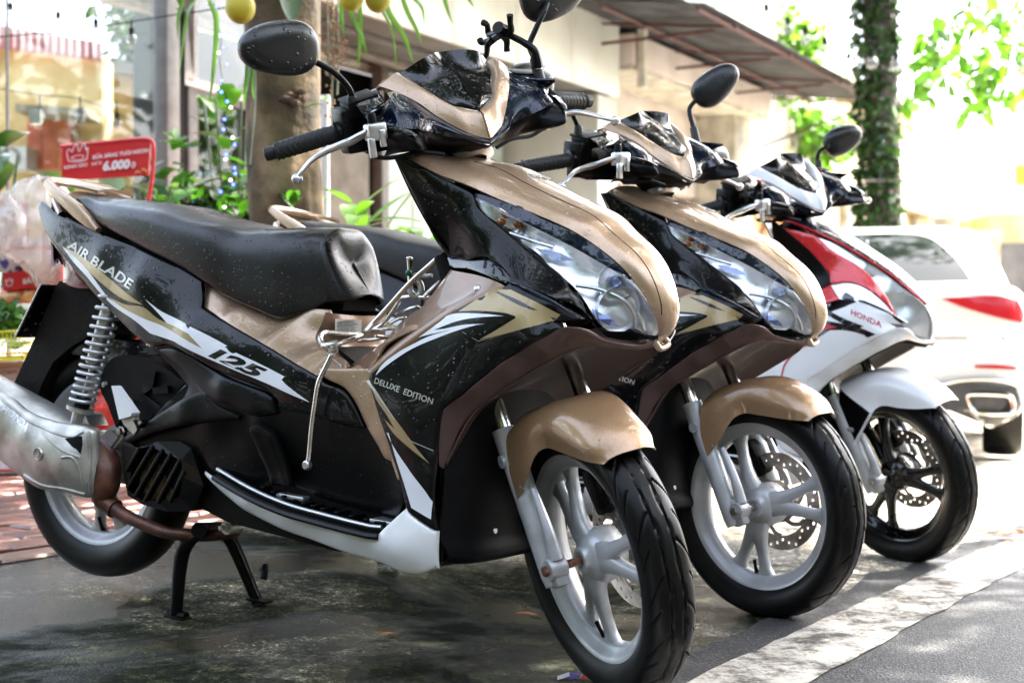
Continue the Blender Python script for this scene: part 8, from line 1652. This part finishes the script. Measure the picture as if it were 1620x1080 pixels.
def mirror_unit(root, st, stem, head_c, axis, up, half, name='mirror'):
    """stem: path; head: egg shell with a mirror face"""
    mu = bpy.data.objects.new(name, None); COL.objects.link(mu); mu.parent = root; st.append(mu)
    g = MB(); g.tube(stem, [.0062, .0058, .0055, .0052], 12); g.build('mirror_stem', SATIN, mu)
    d0 = (Vector(stem[1]) - Vector(stem[0])).normalized()
    g = MB(); b = Vector(stem[0]); g.tube([b - d0 * .012, b, b + d0 * .03, b + d0 * .034], [.0105, .0105, .0095, .007], 14, smooth=0); g.tube([b - d0 * .03, b - d0 * .012], .0075, 6, smooth=0); g.build('mirror_boot', GRIPR, mu)
    c = Vector(head_c); ax = Vector(axis).normalized(); u = Vector(up); u = (u - ax * u.dot(ax)).normalized(); w = ax.cross(u)      # ax: lateral long axis, u: up, w: facing
    if w.x > 0: w = -w                                                   # glass faces backwards
    NT, NP = 36, 14; vs = []; fs = []
    for i in range(NP + 1):
        ph = math.pi / 2 * i / NP
        for k in range(NT):
            t = 2 * math.pi * k / NT; ct, s_ = math.cos(t), math.sin(t)
            ex = 2.35; rx = half[0] * math.copysign(abs(ct) ** (2 / ex), ct); ry = half[1] * math.copysign(abs(s_) ** (2 / ex), s_)
            ry *= 1 - .18 * (rx / half[0]); 
            q = math.cos(ph) ** .55
            vs.append(c + ax * rx * q + u * ry * q - w * (half[2] * math.sin(ph)))
    for i in range(NP):
        for k in range(NT): fs.append((i * NT + k, i * NT + (k + 1) % NT, (i + 1) * NT + (k + 1) % NT, (i + 1) * NT + k))
    # rim lip towards the glass
    b0 = len(vs)
    for k in range(NT):
        p = vs[k]; vs.append(p + w * .006)
    for k in range(NT):
        p = vs[k]; vs.append(c + (p - c) * .94 + w * .007)
    for k in range(NT):
        a, b = k, (k + 1) % NT; fs.append((b0 + a, b0 + b, b, a)); fs.append((b0 + NT + a, b0 + NT + b, b0 + b, b0 + a))
    o = mesh('mirror_housing', vs, fs, MIRB, mu, ang=60); fixn(o)
    b1 = b0 + NT; P = [vs[b1 + k] - w * .002 for k in range(NT)]; o = mesh('mirror_glass', P, [tuple(range(NT))], MIRG, mu, smooth=False)
    return mu
MIRB = paint('mirror_housing_black', (.0025, .003, .004), rough=.36, coat=.22, coatr=.2, drops=(105, .62, 1.))
MIRG = plain('mirror_silver', (.8, .8, .8), .02, 1.)

def handlebar(root, style, M, st, phone):
    A = style == 'A'
    vis, vee, wing, line = M['visor'], M['vee'], M['hwing'], M.get('line')
    ve = [(-.3669,.087,1.0994),(-.3275,.074,1.0762),(-.301,.058,1.0578),(-.2696,.042,1.0380),(-.2573,.019,1.0270),(-.2407,.002,1.0206)]
    vc = [(-.3273,-0,1.0951),(-.2959,-0,1.0702),(-.2727,-0,1.0495),(-.254,-0,1.0342),(-.2409,-0,1.0203)]
    rows = [[(-.3669,.087,1.0994),(-.3342,.056,1.1185),(-.345,.028,1.1255),(-.37,0,1.1262)]]
    for e_, c_ in zip(ve[1:], vc): e_, c_ = Vector(e_), Vector(c_); rows.append([tuple(e_), tuple(e_.lerp(c_, .36) + Vector((.0015, 0, .002))), tuple(e_.lerp(c_, .70) + Vector((.001, 0, .001))), (c_.x, 0, c_.z)])
    o = loft('visor', rows, vis, root, nu=6, nv=6, thick=.003); st.append(o)
    # the V shaped cover round it
    inner = [rows[0][0], rows[1][0], rows[2][0], rows[3][0], rows[4][0], rows[5][0]]
    outer = [(-.3697,.13,1.0821),(-.3053,.098,1.0533),(-.2682,.068,1.0164),(-.2356,.038,.9871),(-.2211,.014,.9728),(-.2132,.002,.9678)]
    r2 = []
    N = 9
    def samp(P, t): Q = cat_rom(P, 8); i = t * (len(Q) - 1); a = int(i); b = min(a + 1, len(Q) - 1); return Q[a].lerp(Q[b], i - a)
    for i in range(N):
        t = i / (N - 1); a = samp(outer, t); b = samp(inner, t); d = Vector((-.002, 0, -.003))
        m1 = a.lerp(b, .35) + Vector((.006, 0, .004)) * (1 - t * .4); m2 = a.lerp(b, .75) + Vector((.006, 0, .006)) * (1 - t * .3)
        r2.append([tuple(a), tuple(m1), tuple(m2), tuple(b + d)])
    # the right and left arms meet at the tip
    for s in (1, -1):
        o = loft('visor_surround', [[(p[0], p[1] * s, p[2]) for p in r_] for r_ in r2], vee, root, mirror=False, nu=4, nv=4, thick=.003); st.append(o)
        r3 = [[tuple(outer[k]) [0:1] + (outer[k][1] * s, outer[k][2]), (outer[k][0] - .035, outer[k][1] * s * .98, outer[k][2] + .015)] for k in range(3)]
        g = MB()
        # upper shoulder running back from the surround towards the rider
        P0 = Vector(outer[0]); P1 = Vector(inner[0])
        rr = [[tuple(P0), tuple(P0.lerp(P1, .5) + Vector((.004, 0, .008))), tuple(P1)], [(-.385, .130, 1.080), (-.385, .11, 1.092), (-.382, .085, 1.100)], [(-.43, .125, 1.060), (-.43, .10, 1.068), (-.43, .07, 1.070)]]
        o = loft('visor_shoulder', [[(p[0], p[1] * s, p[2]) for p in r_] for r_ in rr], vee, root, mirror=False, nu=4, nv=4, thick=.003); st.append(o)
    WR = [[(-.2602,.168,1.0485),(-.2838,.178,1.0435),(-.319,.184,1.0377)], [(-.3027,.142,1.0553),(-.2966,.158,1.0378),(-.2935,.17,1.0211)], [(-.3291,.12,1.0669),(-.2751,.14,1.0373),(-.2463,.151,1.0095)], [(-.3056,.098,1.0526),(-.2612,.11,1.0267),(-.2332,.118,1.0011)], [(-.2685,.068,1.0155),(-.2531,.072,.9989),(-.2565,.07,.985)], [(-.236,.038,.9861),(-.2262,.041,.9781),(-.2305,.04,.972)], [(-.2154,.001,.9674),(-.2172,.001,.9616),(-.2188,.001,.9567)]]
    LR = [[(-.3237,.182,1.0357),(-.2783,.18,1.0127),(-.2634,.174,.9886),(-.3135,.162,.957)], [(-.2993,.168,1.0193),(-.2459,.166,.9996),(-.2309,.16,.9769),(-.3272,.148,.9596)], [(-.2519,.149,1.0077),(-.2042,.145,.9916),(-.1975,.138,.9714),(-.2925,.118,.9633)], [(-.2386,.116,.9993),(-.254,.104,.9828),(-.2788,.092,.9659),(-.3135,.078,.9512)], [(-.2617,.068,.9829),(-.2679,.062,.9688),(-.2878,.054,.9548),(-.3171,.042,.9393)], [(-.2355,.038,.97),(-.2378,.03,.9615),(-.2436,.02,.955),(-.2576,.009,.9476)], [(-.2193,.001,.9552),(-.2221,.001,.9537),(-.226,.001,.9524),(-.231,.001,.9511)]]
    TR = [[(-.395, .120, 1.080), (-.372, .120, 1.073), (-.349, .119, 1.054)], [(-.398, .155, 1.071), (-.365, .152, 1.066), (-.334, .148, 1.051)], [(-.390, .188, 1.060), (-.355, .186, 1.056), (-.322, .184, 1.033)]]
    for s in (1, -1): o = loft('handlebar_top_cover', [[(p[0], p[1] * s, p[2]) for p in r_] for r_ in TR], BLK, root, mirror=False, nu=4, nv=4, thick=.003); st.append(o)
    def bulge(R_, f, m=1): return [[p if i in (0, len(r_) - 1) else (p[0] + f, p[1], p[2]) for i, p in enumerate(r_)] for r_ in R_]
    for s in (1, -1):
        for nm_, R_, mt in (('handlebar_wing', bulge(WR, .005), wing), ('handlebar_lower_cover', bulge(LR, .003), SATIN if A else BLK)):
            o = loft(nm_, [[(p[0], p[1] * s, p[2]) for p in r_] for r_ in R_], mt, root, mirror=False, nu=5, nv=6, thick=.003); st.append(o)
    w3 = panel('handlebar_inset', [(-.3047,.176,1.0228),(-.2615,.17,1.0172),(-.2161,.156,1.0065),(-.1942,.146,.9954),(-.2392,.154,.9929),(-.2679,.168,.9901)], BLK, root, sp=.01, lift=.007, edge=.005, thick=.006); st += w3
    if line is not None:
        dl = panel('handlebar_red_line', [(-.3332,.13,1.0704),(-.3017,.1,1.0503),(-.2647,.07,1.0135),(-.2676,.072,1.0101),(-.3031,.103,1.0448),(-.3391,.134,1.0648)], line, root, lift=.003, thick=.003, edge=.001, sp=.02); st += dl
    # core so nothing is hollow
    g = MB(); g.prism([(-.425, 1.045), (-.385, 1.065), (-.34, 1.04), (-.30, 1.0), (-.28, .975), (-.31, .955), (-.38, .955), (-.42, .985)], .05, -.05)
    g.prism([(-.425, 1.03), (-.40, 1.045), (-.385, 1.03), (-.375, 1.0), (-.385, .965), (-.41, .97)], .168, -.168); o = g.build('handlebar_core', SATIN, root); st.append(o)
    g = MB(); g.tube([(-.31, 0, .93), (-.325, 0, .97)], .03, 20, smooth=0); g.lathe([(.03, 0), (.045, .004), (.045, .018), (.03, .02)], 24, Matrix.Translation((-.305, 0, .925)) @ Matrix.Rotation(-CAST_A, 4, 'Y')); o = g.build('stem_cover', ALU, root); st.append(o)
    # switch housings, grips, levers
    for s in (1, -1):
        gi = Vector((-.393, -.213 * s, 1.010)); ge = Vector((-.4405, -.324 * s, .9915)); d = (ge - gi).normalized()
        g = MB()
        # ribbed rubber grip
        prof = []; n = 40; L = (ge - gi).length
        for i in range(n + 1):
            t = i / n; r_ = .0155 + .0012 * math.sin(t * math.pi) 
            if t < .05: r_ = .0225 if t > .01 else .019
            if t > .93: r_ = .0175 if t < .965 else .0125
            prof.append((r_, t * L))
        prof.append((.0125, L + .014)); prof.append((.0095, L + .016)); prof.append((0, L + .016)); Mx = Matrix.Translation(gi) @ d.to_track_quat('Z', 'Y').to_matrix().to_4x4()
        g.lathe(prof, 28, Mx)
        # raised curved mouldings round the grip
        for k in range(9):
            t0 = .12 + k * .088; pts = []
            for a in range(14):
                q = a / 13; an = -1.2 + q * 3.2 ; zz = (t0 + .10 * math.sin(q * math.pi * .9)) * L; r_ = .0162; pts.append(Mx @ Vector((r_ * math.cos(an), r_ * math.sin(an), min(zz, L * .92))))
                
            g.tube(pts, .0011, 5, smooth=0)
            g.tube([Mx @ Vector((-(Mx.inverted() @ p).x, -(Mx.inverted() @ p).y, (Mx.inverted() @ p).z)) for p in pts], .0011, 5, smooth=0)
        o = g.build('grip', GRIPR, root); st.append(o)
        g = MB(); g.tube([(-.385, -.15 * s, 1.012), gi + d * .004], .021, 18, smooth=0); g.box((-.395, -.190 * s, 1.022), (.055, .045, .062), Matrix.Rotation(R(8), 3, 'Y'), .008)
        g.box((-.392, -.182 * s, .985), (.045, .05, .03), None, .006); o = g.build('switch_housing', SATIN, root); st.append(o)
        # master cylinder / reservoir
        g = MB(); c = Vector((-.385, -.168 * s, 1.052)); Mr = Matrix.Rotation(R(12), 3, 'Y') @ Matrix.Rotation(R(10 * s), 3, 'X'); g.box(c, (.05, .056, .026), Mr, .004); g.box(c + Vector((0, 0, .0145)), (.054, .060, .006), Mr, .002); o = g.build('fluid_reservoir', MATTE, root); st.append(o)
        # lever
        if s == 1:
            LP = [(-.2544,.205,1.0128),(-.2879,.212,1.0041),(-.3059,.225,.9962),(-.3106,.245,.9919),(-.3105,.275,.9844),(-.3017,.303,.9743),(-.298,.322,.9604),(-.3041,.331,.9484)]
        else:
            LP = [(-.4005,-.205,.9972),(-.3994,-.222,.9907),(-.3973,-.247,.9775),(-.3788,-.268,.977),(-.3551,-.285,.9701),(-.3377,-.305,.9603),(-.3343,-.327,.9516)]
        g = MB(); g.tube([Y(p) for p in LP], [.0085, .0105, .0115, .0095, .0078, .0068, .0062], 12, flat=.62, smooth=6); g.sphere(Y(LP[-1]), .0098, 16, 12); o = g.build('brake_lever', ALU, root); st.append(o)
        g = MB(); c = Vector(Y(LP[0])); g.box(c + Vector((-.004, .012 * s, -.004)), (.03, .035, .030), None, .005); g.box(c + Vector((.006, -.002 * s, -.030)), (.010, .012, .034), None, .002); g.box(c + Vector((.010, .018 * s, -.016)), (.010, .010, .030), None, .002); o = g.build('lever_bracket', ALU, root); st.append(o)
        g = MB(); g.lathe([(0, .006), (.007, .006), (.008, .003), (.008, -.012)], 14, Matrix.Translation(c + Vector((-.012, .012 * s, .022)))); g.tube([c + Vector((-.01, 0, -.045)), c + Vector((-.0, .03 * s, -.052)), c + Vector((.02, .08 * s, -.05)), c + Vector((.03, .12 * s, -.06))], .004, 8); o = g.build('lever_pivot', MATTE, root); st.append(o)
    # mirrors
    if A:
        P = [(-.376,.186,1.0404),(-.368,.186,1.0650),(-.3641,.19,1.0857),(-.3623,.212,1.1153),(-.3608,.242,1.1369),(-.3707,.254,1.1433)]
        mirror_unit(root, st, [Y(p) for p in P], Y((-.312, .322, 1.170)), (.12, -1, .10), (.12, 0, 1), (.073, .046, .028))
        P = [(-.356,-.186,1.0597),(-.3637,-.186,1.0872),(-.3844,-.19,1.1149),(-.3853,-.205,1.1392),(-.3872,-.23,1.1719),(-.3953,-.245,1.1885)]
        q = [(-.4292,-.275,1.2035)][0]
        mirror_unit(root, st, [Y(p) for p in P], Y(q), (-.10, 1, .12), (.0, -.1, 1), (.073, .046, .028))
    else:
        P = [(-.3947,-.186,1.0535),(-.3954,-.188,1.0687),(-.3996,-.19,1.0932),(-.3974,-.2,1.1137),(-.3884,-.216,1.1211),(-.3786,-.228,1.1247)]
        mirror_unit(root, st, [Y(p) for p in P], Y([(-.3632,-.262,1.1394)][0]), (.03, .08, .03), (.1, .0, 1), (.062, .042, .028))
        mirror_unit(root, st, [Y((p[0], -p[1], p[2])) for p in P], Y((lambda q: (q[0], -q[1], q[2]))([(-.3632,-.262,1.1394)][0])), (.03, -.08, .03), (.1, .0, 1), (.062, .042, .028))
    if phone:
        ph = bpy.data.objects.new('phone_holder', None); COL.objects.link(ph); ph.parent = root; st.append(ph)
        P = [(-.358,-.186,1.0554),(-.3573,-.186,1.0731)]; g = MB(); g.tube([Y(p) for p in P], .0095, 12, smooth=0); g.build('holder_collar', ALU, ph)
        P = [(-.354,-.184,1.0713),(-.3539,-.184,1.0870),(-.3536,-.182,1.1049),(-.3631,-.165,1.1232),(-.378,-.15,1.1368),(-.3868,-.14,1.1452)]
        g = MB(); g.tube([Y(p) for p in P], [.012, .011, .0075, .0065, .006, .007], 10, smooth=4); g.build('holder_arm', SATIN, ph)
        g = MB()
        for s_ in PHC: 
            pts = [Y(p) for p in s_]; g.tube(pts, [.009, .0065, .0055, .0065], 8, smooth=3)
        c = Vector(Y([(-.3839,-.138,1.1472)][0])); g.sphere(c, .014, 14, 10); g.lathe([(0, .02), (.012, .02), (.013, 0), (.013, -.01)], 16, Matrix.Translation(c) @ Matrix.Rotation(R(60), 4, 'X') @ Matrix.Rotation(R(30), 4, 'Y')); g.build('holder_clamp', SATIN, ph)
PHC = [[(-.395,-.14,1.1476),(-.4513,-.14,1.1451),(-.4447,-.136,1.1631),(-.4533,-.132,1.1689)], [(-.3862,-.14,1.1471),(-.3655,-.145,1.1452),(-.3575,-.142,1.1605),(-.3509,-.14,1.1749)], [(-.3962,-.14,1.1438),(-.441,-.138,1.1348),(-.468,-.13,1.1313),(-.4642,-.126,1.1376)], [(-.4313,-.138,1.1362),(-.4497,-.134,1.1258),(-.451,-.13,1.1104),(-.4602,-.13,1.1056)], [(-.3879,-.14,1.1413),(-.3782,-.14,1.1290),(-.3818,-.14,1.1175),(-.3832,-.14,1.1097)]]

# ------------------------------------------------------------------ put the three machines in place
MA = dict(hood=CHAMP, fender=BRONZE, wheel=SILVER, rotf=0, side=BLK2, stripe=STK_W, accent=STK_G, rail=CHAMP, seat=SEATW, tunnel=CHAMP, inner=INNERB, wing=BLK2, arch=BROWN, liner=BROWN, trim=WHITE, nose_side=BLK2, visor=BLK, vee=CHAMP, hwing=NAVY)
MBB = dict(hood=NAVY, fender=WHITE, wheel=BLK, rotf=-12, side=BLK, stripe=STK_R, accent=STK_W, rail=BLK, seat=SEATD, tunnel=REDP, inner=SATIN, wing=WHITE, arch=WHITE, liner=MATTE, trim=WHITE, nose_side=REDP, visor=BLK, vee=WHITE, hwing=NAVY, line=REDP)
def pose(root, st, p):
    root.matrix_world = root_mat(p)
    for o in st: o.matrix_basis = steer_mat(p[4])
def children(o): return [c for c in o.children]
r1, st1 = build_moto('nearest bronze and black scooter, wet black seat, wire rack and phone clamp on handlebar', 'A', MA, rack=True, phone=True)
r1['group'] = 'scooters parked in a row'
bpy.context.view_layer.update()
# second machine: same model, without rack, phone clamp or water on the seat
SKIP = ('mirror', 'rack_rod', 'rack_tube', 'rack_bracket', 'rod_end', 'bracket_screw', 'clamp_', 'phone_holder')
def copy_machine(r):
    new = r.copy(); COL.objects.link(new); steered = []; sset_ = set(o.name for o in st1)
    for c in r.children:
        if any(c.name.startswith(k) for k in SKIP): continue
        d = c.copy(); COL.objects.link(d); d.parent = new
        if c.name in sset_: steered.append(d)
        if c.name.split('.')[0] in ('seat', 'seat_seam', 'seat_nose'):
            d.data = c.data.copy(); d.data.materials[0] = SEATD
        if c.name.split('.')[0] == 'axle': d.data = c.data.copy(); d.data.materials[0] = STEEL
        for e in c.children:
            f = e.copy(); COL.objects.link(f); f.parent = d
    return new, steered
r2, st2 = copy_machine(r1); r2['label'] = 'middle bronze and black scooter with dry seat, between nearest and red one'
for stem_, hc, ax_, hf in (([(-.3951,.186,1.0544),(-.3932,.188,1.0785),(-.3956,.2,1.1051),(-.4,.222,1.1340),(-.4022,.25,1.1538)], [(-.4243,.315,1.1741)][0], (.12, -1, .0), (.080, .050, .028)),
                          ([(-.3577,-.186,1.0637),(-.3697,-.188,1.0971),(-.3795,-.19,1.1179),(-.3871,-.194,1.1387),(-.3837,-.204,1.1542),(-.3756,-.222,1.1689),(-.3707,-.228,1.1750)], [(-.3548,-.255,1.1999)][0], (.062, .08, .083), (.066, .040, .026))):
    mirror_unit(r2, st2, [Y(p) for p in stem_], Y(hc), ax_, (.1, .3, 1), hf)
pose(r1, st1, POSES[0]); pose(r2, st2, POSES[1])
r3, st3 = build_moto('red, white and black scooter with white fender and black wheels, farthest', 'B', MBB)
r3['group'] = 'scooters parked in a row'
pose(r3, st3, POSES[2])
